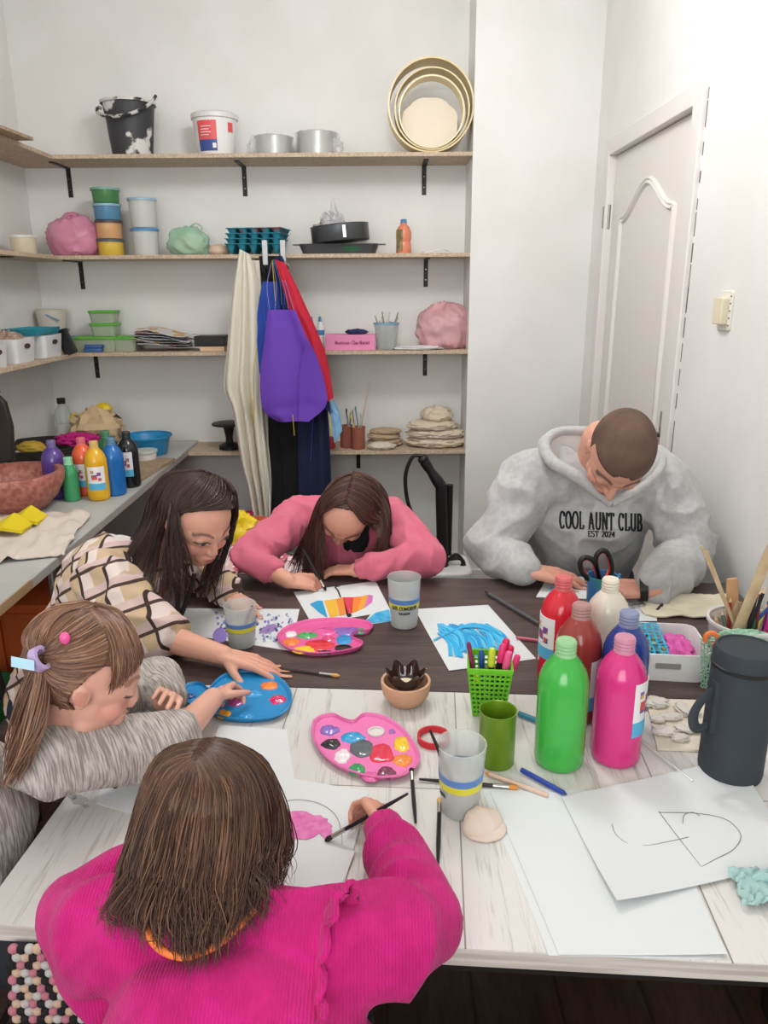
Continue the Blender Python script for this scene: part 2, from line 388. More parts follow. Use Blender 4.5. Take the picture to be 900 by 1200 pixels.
# ------------------------------------------------------------------ tables
def rot4(x, y): a = radians(-4.1); return (x * cos(a) - y * sin(a), x * sin(a) + y * cos(a))
A = T(450, 1106.5); A = Vector((A.x, A.y))
def tp(u, v): p = rot4(u, v); return (A.x + p[0], A.y + p[1])   # table frame: u right along the front edge, v away from the camera
UL, UR = -.53, .86
vs = .612; vb = 1.235
def slab(u0, u1, v0, v1, z0, z1): return prism([tp(u0, v0), tp(u1, v0), tp(u1, v1), tp(u0, v1)], z0, z1)
def table(name, lab, v0, v1, mt, me, mf, u0=UL, u1=UR):
    c = tp(.1, (v0 + v1) / 2); t = thing(name, lab, 'table', (c[0], c[1], 0))
    part('tabletop', t, [(slab(u0, u1, v0, v1, TT - .027, TT), 0), (slab(u0 + .001, u1 - .001, v0 - .001, v0, TT - .026, TT - .001), 1)], [mt, me], smooth=False)
    part('apron', t, [slab(u0 + .04, u1 - .04, v0 + .05, v0 + .07, TT - .09, TT - .027), slab(u0 + .04, u1 - .04, v1 - .07, v1 - .05, TT - .09, TT - .027)], mf, smooth=False)
    for a, b in ((u0 + .04, v0 + .03), (u1 - .08, v0 + .03), (u0 + .04, v1 - .07), (u1 - .08, v1 - .07)):
        part('leg', t, [slab(a, a + .04, b, b + .04, 0, TT - .09)], mf, smooth=False)
    return t
M_frame = mat('dark_table_frame', '#211c1b', .5)
table('craft_table', 'whitewashed wood craft table in front, with drawing papers on it', 0, vs, M_ww, mat('edge_band', '#d3ccc4', .5, var='#b5aca3', vscale=4, vstretch=(1, 1, 30)), M_frame)
table('craft_table', 'dark brown wood craft table pushed against the whitewashed one', vs + .004, vb, M_dark, M_dark, M_frame, UL + .005, UR)
# marks of dirt on the white table: grey smudges near its left end, chips on the front edge
def patch(c, rx, ry, z, n=22, amp=.35, seed=0, th=.0004, rot=0):
    pts = []
    for i in range(n):
        a = 2 * pi * i / n; k = 1 + amp * noise.noise(Vector((cos(a) * 1.7 + seed * 5.1, sin(a) * 1.7, seed)))* 1.6
        x, y = rx * k * cos(a), ry * k * sin(a); pts.append((c[0] + x * cos(rot) - y * sin(rot), c[1] + x * sin(rot) + y * cos(rot)))
    return prism(pts, z, z + th)
# bench along the left wall
bn = thing('work_bench', 'long grey-topped work bench along the left wall', 'bench', (-1.35, 2.8, 0))
part('worktop', bn, [box(XL + .002, -1.0, 1.62, 4.0, TT - .028, TT)], M_bench, smooth=False, bevel=.003)
part('edge_strip', bn, [box(-1.0, -.995, 1.98, 3.75, TT - .027, TT - .001)], mat('bench_edge', '#a7a69f', .5), smooth=False)
part('edge_strip', bn, [box(-1.0, -.995, 1.62, 1.98, TT - .027, TT - .001)], mat('worn_edge', '#a88c68', .6), 'worn edge strip showing bare wood', smooth=False)
for y in (2.24, 3.6): part('leg', bn, [tube([(-1.045, y, 0), (-1.045, y, TT - .028)], .029, 20)], M_chrome, 'chrome leg')
for y in (1.75, 3.6): part('leg', bn, [tube([(-1.68, y, 0), (-1.68, y, TT - .028)], .029, 16)], M_chrome, 'chrome leg')
# ------------------------------------------------------------------ things on the back shelves
def S(px, k, back=.13):
    y = YF + back; p = PY(px, [182, 299, 412, 532][k], y); return Vector((p.x, y, SZ[k] + .0005))
PM = (247, 238, 231, 224)       # pixels per metre at the four shelves
def plastic(n, c, **k): return mat(n, c, k.pop('rough', .35), **k)
M_clear = mat('clear_plastic', '#e4e6e4', .15, trans=.75, alpha=.55)
M_frost = mat('frosted_plastic', '#eceeea', .35, alpha=.55)
def at(vfs, p, rz=0): return [((xf(v[0], tr(p[0], p[1], p[2], rz)), v[1]) if isinstance(v[1], int) else xf(v, tr(p[0], p[1], p[2], rz))) for v in vfs]
# --- black bucket smeared with plaster
p = S(156, 0); bk = thing('bucket', 'dark bucket smeared with white plaster, handle hanging in front, on the topmost shelf', 'bucket', p)
M_bkt = mat('plastered_black', '#3a3a3e', .5, var='#dcdad6', vscale=9, vsharp=(.56, .6), bump=.3, bscale=40)
prof = [(.088, 0), (.092, .01), (.104, .12), (.116, .225), (.122, .226), (.122, .236)]
part('tub', bk, at([vessel(prof, .006, 36)], p), M_bkt)
hp = [(-.122, -.01, .21)] + [(-.135 * cos(a), -.13 * sin(a) - .02, .215 - .085 * sin(a) + .045 * (a / pi)) for a in [pi * i / 14 for i in range(15)]]
part('handle', bk, at([tube(spline(hp, 30), .0075, 8)], p), mat('plastered_handle', '#c9c7c4', .5, var='#2b2b2d', vscale=22, vsharp=(.5, .54)))
part('rim', bk, at([lathe([(.116, .226), (.126, .226), (.126, .238), (.116, .238), (.116, .226)], 36, False, False)], p), mat('plastered_rim', '#d8d6d2', .5, var='#2b2b2d', vscale=14, vsharp=(.5, .54)))
# --- white tub with printed label
p = S(254, 0); tb = thing('plastic_tub', 'white lidded plastic tub with red and blue label on the topmost shelf', 'tub', p)
part('tub', tb, at([vessel([(.082, 0), (.086, .01), (.1, .15), (.101, .16)], .004, 36)], p), plastic('white_plastic', '#e8e8e6'))
part('lid', tb, at([lathe([(.103, .158), (.108, .16), (.108, .18), (.102, .184), (0.001, .182)], 36, True, False)], p), plastic('white_plastic_lid', '#dcdcda'))
def curved(r0, r1, z0, z1, a0, a1, n=10, off=.001):
    v = []; f = []
    for i in range(n + 1):
        a = a0 + (a1 - a0) * i / n
        for (r, z) in ((r0, z0), (r1, z1)): v += [((r + off) * cos(a), (r + off) * sin(a), z), ((r - .0005) * cos(a), (r - .0005) * sin(a), z)]
    for i in range(n): k = 4 * i; f += [(k, k + 4, k + 6, k + 2), (k + 1, k + 3, k + 7, k + 5), (k, k + 1, k + 5, k + 4), (k + 2, k + 6, k + 7, k + 3)]
    f += [(0, 2, 3, 1), (4 * n, 4 * n + 1, 4 * n + 3, 4 * n + 2)]
    return v, f
part('label', tb, at([(curved(.0925, .0985, .065, .145, radians(228), radians(285)), 0), (curved(.0875, .0925, .018, .065, radians(228), radians(285)), 1),
     (curved(.0915, .0925, .03, .05, radians(272), radians(282), off=.0015), 2)] +
     [(curved(.0965, .0970, .118 - j * .012, .121 - j * .012, radians(240), radians(270 - 6 * (j % 2)), off=.0018), 2) for j in range(4)], p),
     [plastic('label_red', '#e2585c'), plastic('label_blue', '#3a4f93'), plastic('label_white', '#ececec')])
part('side_label', tb, at([curved(.0975, .0985, .1, .14, radians(318), radians(335))], p), plastic('label_red', '#e2585c'), 'small red side label')
# --- tins in plastic wrap
for px, r, h, lab in ((321, .085, .082, 'round tin wrapped in clear film on the topmost shelf, nearer the tub'), (372, .09, .098, 'round tin wrapped in clear film on the topmost shelf, nearer the wooden hoops')):
    p = S(px, 0); t = thing('wrapped_tin', lab, 'tin', p, 'film-wrapped round tins')
    part('tin', t, at([vessel([(r - .004, 0), (r, .002), (r, h), (r + .003, h + .002)], .002, 32)], p), mat('tin_metal', '#b4b4b2', .35, metal=.7))
    v, f = lathe([(r + .006, 0), (r + .008, h * .3), (r + .006, h * .7), (r + .01, h + .004), (r * .6, h + .012), (.002, h + .006)], 40, False)
    v = [(x * (1 + .09 * noise.noise(Vector((x * 40, y * 40, z * 60 + px)))), y * (1 + .09 * noise.noise(Vector((x * 40, y * 40 + 5, z * 60)))), max(0, z + .003 * noise.noise(Vector((x * 50, y * 50, 3))))) for x, y, z in v]
    v2, f2 = blob((r * (.9 if px > 350 else -.9), -.02, 0), (.04, .035, .05), .4, 3, px, 20)
    part('wrapping', t, at([(v, f), (v2, f2)], p), mat('cling_film', '#e6e8e8', .12, alpha=.34, bump=.5, bscale=60))
# --- wooden hoops (sieve rings) standing on edge
def ring_y(cx, cz, y0, y1, ro, ri, sx=1, sz=1, n=64, tilt=0):
    v, f = lathe([(ri, 0), (ro, 0), (ro, y1 - y0), (ri, y1 - y0), (ri, 0)], n, False, False)
    return [(cx + x * sx, y0 + z + tilt * (y), cz + y * sz) for x, y, z in v], [q[::-1] for q in f]
M_hoop = mat('pale_bent_wood', '#efe0b8', .5, var='#e2cd9e', vscale=6, vstretch=(1, 1, 1))
c = S(503, 0); hc = .196
one('wooden_hoop', 'large bent wood hoop standing on edge on the topmost shelf, the outer one', 'hoop', [ring_y(c.x, c.z + hc, YF + .02, YF + .15, .196, .188)], M_hoop, 'nested wooden hoops')
one('wooden_hoop', 'smaller bent wood hoop standing inside the large hoop', 'hoop', [ring_y(c.x + .002, c.z + .166, YF + .005, YF + .1, .150, .143)], mat('pale_bent_wood_inner', '#f0e2bc', .5), 'nested wooden hoops')
one('wooden_hoop', 'middle bent wood hoop between the large and the small one', 'hoop', [ring_y(c.x + .004, c.z + .179, YF + .012, YF + .12, .170, .164, 1, 1)], M_hoop, 'nested wooden hoops')
pts = []
for i in range(56):
    a = 2 * pi * i / 56; r = .128 + .008 * abs(sin(a * 4)); pts.append((r * cos(a), r * .82 * sin(a) ))
v, f = prism(pts, 0, .012); v = [(c.x + x, YF + .14 - z, c.z + .142 + y) for x, y, z in v]
one('round_board', 'pale scalloped round board leaning inside the wooden hoops', 'board', [(v, f)], mat('pale_board', '#efe4d4', .6))
# --- second shelf
def tub(name, lab, cat, p, r0, r1, h, mbody, mlid, grp=None, lidh=.012, fill=None):
    t = thing(name, lab, cat, p, grp)
    part('tub', t, at([vessel([(r0, 0), (r0 + .002, .003), (r1, h)], .002, 28)], p), mbody)
    part('lid', t, at([lathe([(r1 + .001, h - lidh * .4), (r1 + .005, h - lidh * .4), (r1 + .005, h + lidh * .5), (r1 - .002, h + lidh * .6), (.001, h + lidh * .5)], 28, True, False)], p), mlid)
    if fill: part('contents', t, at([lathe([(r0 - .003, .004), (r0 + (r1 - r0) * fill[1] - .003, h * fill[1]), (.001, h * fill[1] + .003)], 24, True, False)], p), fill[0], **({}))
    return t
beige = mat('beige_plastic', '#d8ccb4', .4)
tub('plastic_tub', 'small beige tub alone on the second left wall shelf', 'tub', Vector((-1.63, 3.62, SZ[1] + .0005)), .05, .056, .075, beige, mat('clear_lid', '#dcdcd4', .3))
def lidded(c): return mat('lid_' + c, c, .35)
q = S(131, 1); hh = .068
stack = [(.058, .06, '#e5c34e', '#4d5a66', 'yellow play dough tub, lowest of the stack beside the pink bag', .07), (.058, .061, '#dfae7c', '#5a4644', 'peach play dough tub, second from the bottom of the stack', .076),
         (.058, .062, '#5e94b8', '#8db9cc', 'blue play dough tub, third in the stack beside the pink bag', .066), (.058, .064, '#4f8a54', '#7fae9e', 'green play dough tub, topmost of the stack beside the pink bag', .062)]
z = q.z
for r0, r1, cc, lc, lab, h in stack:
    tub('play_dough_tub', lab, 'tub', Vector((q.x, q.y, z)), r0, r1, h, mat('tub_' + cc, cc, .3, trans=.1), lidded(lc), 'stacked play dough tubs'); z += h + .009
q = S(172, 1); z = q.z
for h, lc, lab in ((.118, '#4f8fc2', 'clear tub with blue lid, the lower of the pair on the second shelf'), (.128, '#9fc0d6', 'clear tub with pale blue lid, the upper of the pair on the second shelf')):
    tub('clear_tub', lab, 'tub', Vector((q.x, q.y, z)), .058, .064, h, M_frost, lidded(lc), 'clear tubs', fill=(mat('white_filler', '#e8e4de', .8), .3)); z += h + .009
def bag(name, lab, p, r, m, seed, knot=None, inner=None, grp=None, amp=.15, freq=1.7):
    t = thing(name, lab, 'bag', p, grp); part('bag_body', t, [blob(p, r, amp, freq, seed, 56)], m, angle=70)
    if knot: part('knot', t, [tube(spline([Vector(p) + Vector(k) for k in knot[0]], 14), knot[1], 10, .45)], m)
    if inner: part('contents', t, [blob(p + Vector((0, 0, .004)), tuple(x * .8 for x in r), .12, 2, seed + 3, 30)], inner)
    return t
M_pbag = mat('pink_bag_film', '#f09cc0', .25, alpha=.62, bump=.6, bscale=28)
bag('plastic_bag', 'bright pink knotted plastic bag in the corner of the second shelf', S(88, 1, .12), (.118, .09, .112), M_pbag, 2, ([(0, -.02, .15), (.012, -.03, .19), (.045, -.03, .185)], [.02, .012, .022] + [.02] * 12), mat('pale_clay', '#e2b6b2', .7))
M_gbag = mat('green_bag_film', '#a9dcbe', .25, alpha=.6, bump=.6, bscale=28)
bag('plastic_bag', 'pale green plastic bag with loop handles on the second shelf', S(222, 1), (.1, .08, .075), M_gbag, 5, ([(-.06, -.02, .1), (.01, -.03, .125), (.05, -.03, .145), (.078, -.03, .12), (.03, -.03, .09)], .008), mat('peach_clay', '#dab9a0', .7))
one('clay_lump', 'small beige rounded lump between green bag and teal egg trays', 'lump', [blob(S(257, 1), (.052, .05, .03), .05, 2, 1, 24)], mat('beige_clay', '#d9c0a8', .8))
# teal egg trays
M_teal = mat('teal_pulp', '#2a8399', .7, bump=.3, bscale=90); p = S(301, 1)
def eggtray(p, nx=5, ny=4, w=.27, d=.2, h=.045, seed=0):
    rows = []; R = 36; Q = 44
    for j in range(R + 1):
        row = []
        for i in range(Q + 1):
            u = i / Q; v = j / R; z = .5 - .5 * cos(2 * pi * u * nx) * 1; z2 = .5 - .5 * cos(2 * pi * v * ny)
            row.append((p[0] + (u - .5) * w, p[1] + (v - .5) * d, p[2] + h * (1 - z * z2)))
        rows.append(row)
    return sheet(rows[::-1], .003)
for k in range(4):
    one('egg_tray', ['teal egg tray at the bottom of the small pile on the second shelf', 'teal egg tray second from the bottom of the small pile', 'teal egg tray third from the bottom of the small pile', 'teal egg tray on top of the small pile, with brown rim'][k], 'egg tray',
        [xf(eggtray((0, 0, .003)), tr(p.x + .006 * k, p.y - .01, p.z + .0235 * k, -.04 * k))], M_teal if k < 3 else mat('teal_pulp_top', '#2a8399', .7, var='#8a5b58', vscale=16, vsharp=(.52, .56)), 'teal egg trays')
# baking tins
M_tin = mat('dark_nonstick', '#54565a', .35, metal=.5)
p = S(398, 1, .11); tpn = thing('baking_tray', 'wide dark baking tray under the springform tin', 'baking tray', p)
part('pan', tpn, at([tray(-.19, .19, -.1, .12, 0, .045, .03, .003)], p), M_tin)
part('handle', tpn, at([box(-.225, -.185, -.03, .04, .043, .047)], p), M_tin, bevel=.001); part('handle', tpn, at([box(.185, .225, -.03, .04, .043, .047)], p), M_tin, bevel=.001)
zz = p.z + .046
one('green_bowl', 'dark green plate peeping out under the springform tin', 'plate', at([lathe([(.02, 0), (.09, .004), (.11, .025), (.105, .027), (.088, .008), (.001, .006)], 36)], Vector((p.x + .06, p.y, p.z + .004))), mat('dark_green', '#3f7a56', .4))
M2 = Matrix.Translation((p.x + .008, p.y, p.z + .058)) @ Matrix.Rotation(radians(-5), 4, 'Y')
sf = thing('springform_tin', 'round dark springform tin tilted on the baking tray', 'baking tin', p)
part('ring', sf, [xf(vessel([(.138, 0), (.14, .003), (.14, .072), (.143, .075)], .003, 48), M2)], M_tin)
part('clasp', sf, [xf(box(.02, .035, -.149, -.14, .01, .065), M2)], M_chrome)
one('plastic_bag', 'clear crumpled bag sticking up out of the springform tin', 'bag', [xf(blob((0, 0, 0), (.06, .05, .075), .35, 2.5, 9, 36), M2 @ Matrix.Translation((-.03, 0, .003))), xf(lathe([(.03, 0), (.018, .04), (.004, .1)], 12), M2 @ Matrix.Translation((-.02, 0, .1)))], mat('clear_bag_film', '#dcdcde', .2, alpha=.5, bump=.5, bscale=30))
one('paint_tube', 'small mauve pot standing in the springform tin', 'pot', [xf(lathe([(.02, 0), (.022, .08), (.018, .085)], 16), M2 @ Matrix.Translation((-.105, -.02, .003)))], mat('mauve', '#a08c92', .5))
p = S(473, 1, .1); jb = thing('juice_bottle', 'small orange juice bottle with blue cap on the second shelf', 'bottle', p)
part('bottle_body', jb, at([lathe([(.034, 0), (.037, .006), (.036, .045), (.032, .055), (.037, .068), (.037, .1), (.026, .125), (.016, .132), (.016, .14)], 24)], p), mat('orange_juice', '#e0876a', .25))
part('label', jb, at([curved(.0365, .0365, .012, .11, radians(195), radians(262))], p), mat('brown_label', '#6d6a4c', .5, var='#a98a5c', vscale=40))
part('cap', jb, at([lathe([(.015, .14), (.015, .156), (.012, .158)], 20)], p), mat('blue_cap', '#4a87b5', .4))
p = S(515, 1, .1); one('paper_stack', 'thin white paper pile with curled edge at the right of the second shelf', 'paper', [sheet([[(p.x - .08 + .17 * i / 8, p.y - .07 + .14 * j / 4, p.z + .003 + .002 * j + .018 * math.exp(-((i - 4) / 2) ** 2)) for i in range(9)] for j in range(5)][::-1], .003)], mat('paper_white', '#e9ecef', .7))
# --- boards lying on the left top shelf
M_osb = mat('raw_board', '#b39d83', .7, var='#9b866d', vscale=60)
for k, (x1, y1, z) in enumerate(((-1.44, 3.42, SZ[0]), (-1.50, 3.22, SZ[0] + .034))):
    one('loose_board', ['lower of two loose boards lying on the left topmost shelf', 'upper of two loose boards lying on the left topmost shelf'][k], 'board', [xf(box(-.27, 0, -1.0, 0, 0, .012 if k == 0 else .008), tr(x1, y1, z + .0, -.05)), xf(box(-.15, -.10, -.9, -.8, -.022, 0), tr(x1, y1, z, 0)) if k else xf(box(-.2, -.1, -.5, -.4, .003, .01), tr(x1, y1, z, 0))], M_osb, 'loose boards', smooth=False)
# --- third shelf, left
p = S(66, 2, .16); t = thing('plastic_pail', 'beige lidded tubs with blue trim stacked in the corner of the third shelf', 'tub', p)
part('tub', t, at([vessel([(.062, 0), (.07, .1)], .003, 28), lathe([(.064, .103), (.074, .2), (.07, .203)], 28)], p), mat('cream_plastic2', '#cfc8bb', .4))
part('rim', t, at([lathe([(.07, .096), (.075, .096), (.076, .108), (.07, .109)], 28)], p), mat('blue_trim', '#6f8fb8', .4))
part('handle', t, at([tube(spline([(0, -.07, .18), (.03, -.073, .165), (.06, -.06, .15)], 8), .004, 8)], p), mat('blue_trim', '#6f8fb8', .4))
def basket(lab, x, y, w, d, h, rz, m, grp):
    t = thing('plastic_basket', lab, 'basket', (x, y, SZ[2] + .0005), grp); M = tr(x, y, SZ[2] + .0005, rz)
    part('basket_body', t, [xf(tray(-w / 2, w / 2, -d / 2, d / 2, 0, h, .02, .003, .88), M)], m)
    part('handle_hole', t, [xf(xf(lathe([(.001, 0), (.019, 0), (.019, .004), (.001, .004)], 20), Matrix.Translation((w * .475 + .003, 0, h * .68)) @ Matrix.Rotation(pi / 2, 4, 'Y') @ Matrix.Diagonal((.55, 1.3, 1, 1))), M)], mat('dark_gap', '#4a2f33', .7), 'dark oval handle opening')
    return t
M_wb = plastic('white_basket_plastic', '#dfe1e2')
basket('white plastic basket nearest the corner on the left third shelf, under the teal tray', -1.585, 3.54, .15, .2, .1, 0, M_wb, 'white baskets')
basket('white plastic basket second from the corner on the left third shelf', -1.60, 3.27, .17, .2, .1, .03, M_wb, 'white baskets')
basket('white plastic basket with oval handle hole, holding a pink thing', -1.595, 3.02, .16, .18, .09, 0, M_wb, 'white baskets')
basket('white plastic basket cut off by the left edge of the photo', -1.61, 2.80, .16, .18, .09, 0, M_wb, 'white baskets')
one('teal_tray', 'teal shallow tray lying on the basket nearest the corner', 'tray', [xf(tray(-.085, .085, -.13, .13, 0, .028, .02, .004), Matrix.Translation((-1.60, 3.52, SZ[2] + .103)))], mat('teal_tray_plastic', '#2f93a6', .4))
one('black_case', 'small black case leaning against the basket in the corner', 'case', [xf(box(-.03, .03, -.012, .012, 0, .12), Matrix.Translation((-1.488, 3.66, SZ[2] + .001)) @ Matrix.Rotation(-.35, 4, 'Y'))], M_black, smooth=False, bevel=.003)
one('fabric_scrap', 'crumpled coral fabric in the white basket with oval hole', 'fabric', [blob((-1.6, 3.02, SZ[2] + .03), (.065, .08, .065), .3, 2.5, 4, 36)], mat('coral_cloth', '#dc9a94', .8))
one('fabric_scrap', 'brown and cream odds and ends in the second white basket', 'fabric', [blob((-1.6, 3.27, SZ[2] + .04), (.065, .085, .05), .3, 3.5, 6, 36)], mat('brown_cloth', '#9c7a6c', .8, var='#c9b8a6', vscale=25))
p = S(85, 2, .06); t = thing('small_jar', 'small olive jar with grey-blue lid at the corner of the third shelf', 'jar', p)
part('jar_body', t, at([lathe([(.022, 0), (.024, .01), (.024, .05), (.02, .056)], 20)], p), mat('olive_glass', '#8a8a5a', .2)); part('lid', t, at([lathe([(.022, .056), (.022, .075), (.02, .077)], 20)], p), mat('greyblue', '#6a7f98', .4))
# green lidded containers
M_gl = mat('green_lid', '#62b23f', .4); M_cb = mat('container_clear', '#b9c4ae', .25, alpha=.75)
def container(lab, px, back, w, d, h, z=0, fill=None):
    p = S(px, 2, back) + Vector((0, 0, z)); t = thing('food_container', lab, 'container', p, 'green lidded containers')
    part('box', t, at([tray(-w / 2, w / 2, -d / 2, d / 2, 0, h, .02, .002, .88)], p), M_cb)
    part('lid', t, at([roundbox(-w / 2 - .004, w / 2 + .004, -d / 2 - .004, d / 2 + .004, h - .003, h + .01, .022)], p), M_gl, bevel=.003)
    if fill: part('contents', t, at([roundbox(-w * .40, w * .40, -d * .4, d * .4, .003, h * .75, .015)], p), fill)
    return p.z + h + .0105 - SZ[2]
fz = mat('mixed_supplies', '#6d6a52', .8, var='#3f73a5', vscale=18, vsharp=(.45, .55))
za = container('large clear box with green lid on the third shelf, under the two small ones', 118, .14, .22, .18, .062, 0, fz)
container('clear box with green lid beside the drawings on the third shelf', 152, .14, .12, .16, .06, 0, mat('pale_supplies', '#a39a80', .8))
zb = container('small green lidded container, lower of the two', 127, .14, .125, .11, .052, za)
container('small green lidded container, upper of the two', 127, .14, .125, .11, .05, zb)
p = S(110, 2, .03); one('sponge_packet', 'blue and teal packet lying before the green lidded box', 'packet', at([roundbox(-.045, .045, -.02, .02, 0, .02, .01), xf(roundbox(-.045, .045, -.02, .02, 0, .016, .01), tr(.005, 0, .0205))], p), [mat('blue_packet', '#41679f', .4)], bevel=.004)
# pile of painted papers
random.seed(11); p = S(195, 2, .13)
for k in range(7):
    o = one('painted_paper', ['lowest', 'second lowest', 'third lowest', 'middle', 'third', 'second', 'uppermost'][k] + ' splashed painting of the loose paper pile on the third shelf' + ('' if k < 4 or k == 6 else ' from its top'), 'paper', [xf(sheet([[(-.13 + .26 * i / 6, -.09 + .18 * j / 4, .005 * sin(i * 1.1 + k) + .018) for i in range(7)] for j in range(5)][::-1], .0012),
        Matrix.Translation((p.x + random.uniform(-.02, .02), p.y + random.uniform(-.01, .01), p.z + .010 + .0105 * k)) @ Matrix.Rotation(random.uniform(-.25, .25), 4, 'Z') @ Matrix.Rotation(.02, 4, 'X') @ Matrix.Rotation(.09 + .01 * k, 4, 'Y'))],
        mat('splashed_paper%d' % (k % 4), '#dcdde0', .7, var=['#3c63a6', '#c94f3e', '#d9a63c', '#3b7a55'][k % 4], vscale=16 + k, vsharp=(.53, .57)), 'painted papers on the third shelf')
p = S(252, 2, .1); one('black_box', 'flat black box on the third shelf behind the cream towel', 'box', at([box(-.09, .06, -.05, .08, .022, .072)], p), M_black, smooth=False, bevel=.003)
one('wooden_block', 'pale wooden block under the flat black box', 'block', at([box(-.06, .06, -.06, .06, 0, .0215)], p), mat('pale_pine', '#d9b896', .6), smooth=False)
# third shelf, right: little bottles, pink box, brush cup, pink bag
for px, dx, lab in ((366, 0, 'small white bottle with blue cap at left of the pair beside the aprons'), (376, 0, 'small white bottle with blue cap at right of the pair beside the aprons')):
    p = S(px, 2, .12); t = thing('glue_bottle', lab, 'bottle', p, 'little glue bottles')
    part('bottle_body', t, at([lathe([(.018, 0), (.02, .005), (.02, .11), (.01, .125), (.01, .135)], 20)], p), plastic('white_plastic', '#e8e8e6'))
    part('label', t, at([curved(.0202, .0202, .07, .095, radians(180), radians(360))], p), mat('blue_cap', '#4a87b5', .4)); part('cap', t, at([lathe([(.009, .135), (.006, .16)], 14)], p), mat('blue_cap', '#4a87b5', .4))
p = S(411, 2, .08); t = thing('pink_box', 'long pink cardboard box on the third shelf beside the brush cup', 'box', p)
part('carton', t, at([box(-.123, .123, -.05, .06, 0, .075)], p), mat('pink_card', '#e48bb4', .5), smooth=False, bevel=.0015)
def stroketext(s, font, size, plane, thick, thin, dz=.0006, sub=1):
    """letters drawn as ribbons; plane(u, v, d) -> point. returns list of vf"""
    out = []; x = 0
    for ch in s:
        if ch == ' ': x += .42 * size; continue
        wd, strokes = font[ch]
        for st in strokes:
            pts = [(x + a * size * .01, b * size * .01) for a, b in st]; P = []
            for i in range(len(pts) - 1):
                k = max(1, int(math.hypot(pts[i + 1][0] - pts[i][0], pts[i + 1][1] - pts[i][1]) / (size * .12)) * sub)
                P += [(pts[i][0] + (pts[i + 1][0] - pts[i][0]) * j / k, pts[i][1] + (pts[i + 1][1] - pts[i][1]) * j / k) for j in range(k)]
            P.append(pts[-1]); v = []; f = []
            for i, q in enumerate(P):
                a = P[max(i - 1, 0)]; b = P[min(i + 1, len(P) - 1)]; dx, dy = b[0] - a[0], b[1] - a[1]; L = math.hypot(dx, dy) or 1
                w = (thin + (thick - thin) * min(1, abs(dy) / L * 1.15)) * size / 2; nx, ny = -dy / L * w, dx / L * w
                for e in (0, dz): v += [plane(q[0] + nx, q[1] + ny, e), plane(q[0] - nx, q[1] - ny, e)]
            for i in range(len(P) - 1):
                k = 4 * i; f += [(k + 2, k + 3, k + 7, k + 6), (k, k + 4, k + 5, k + 1), (k, k + 2, k + 6, k + 4), (k + 1, k + 5, k + 7, k + 3)]
            f += [(0, 1, 3, 2), (4 * len(P) - 4, 4 * len(P) - 2, 4 * len(P) - 1, 4 * len(P) - 3)]
            out.append((v, f))
        x += (wd + 12) * size * .01
    return out, x
def arc(cx, cy, rx, ry, a0, a1, n=12): return [(cx + rx * cos(radians(a0 + (a1 - a0) * i / n)), cy + ry * sin(radians(a0 + (a1 - a0) * i / n))) for i in range(n + 1)]
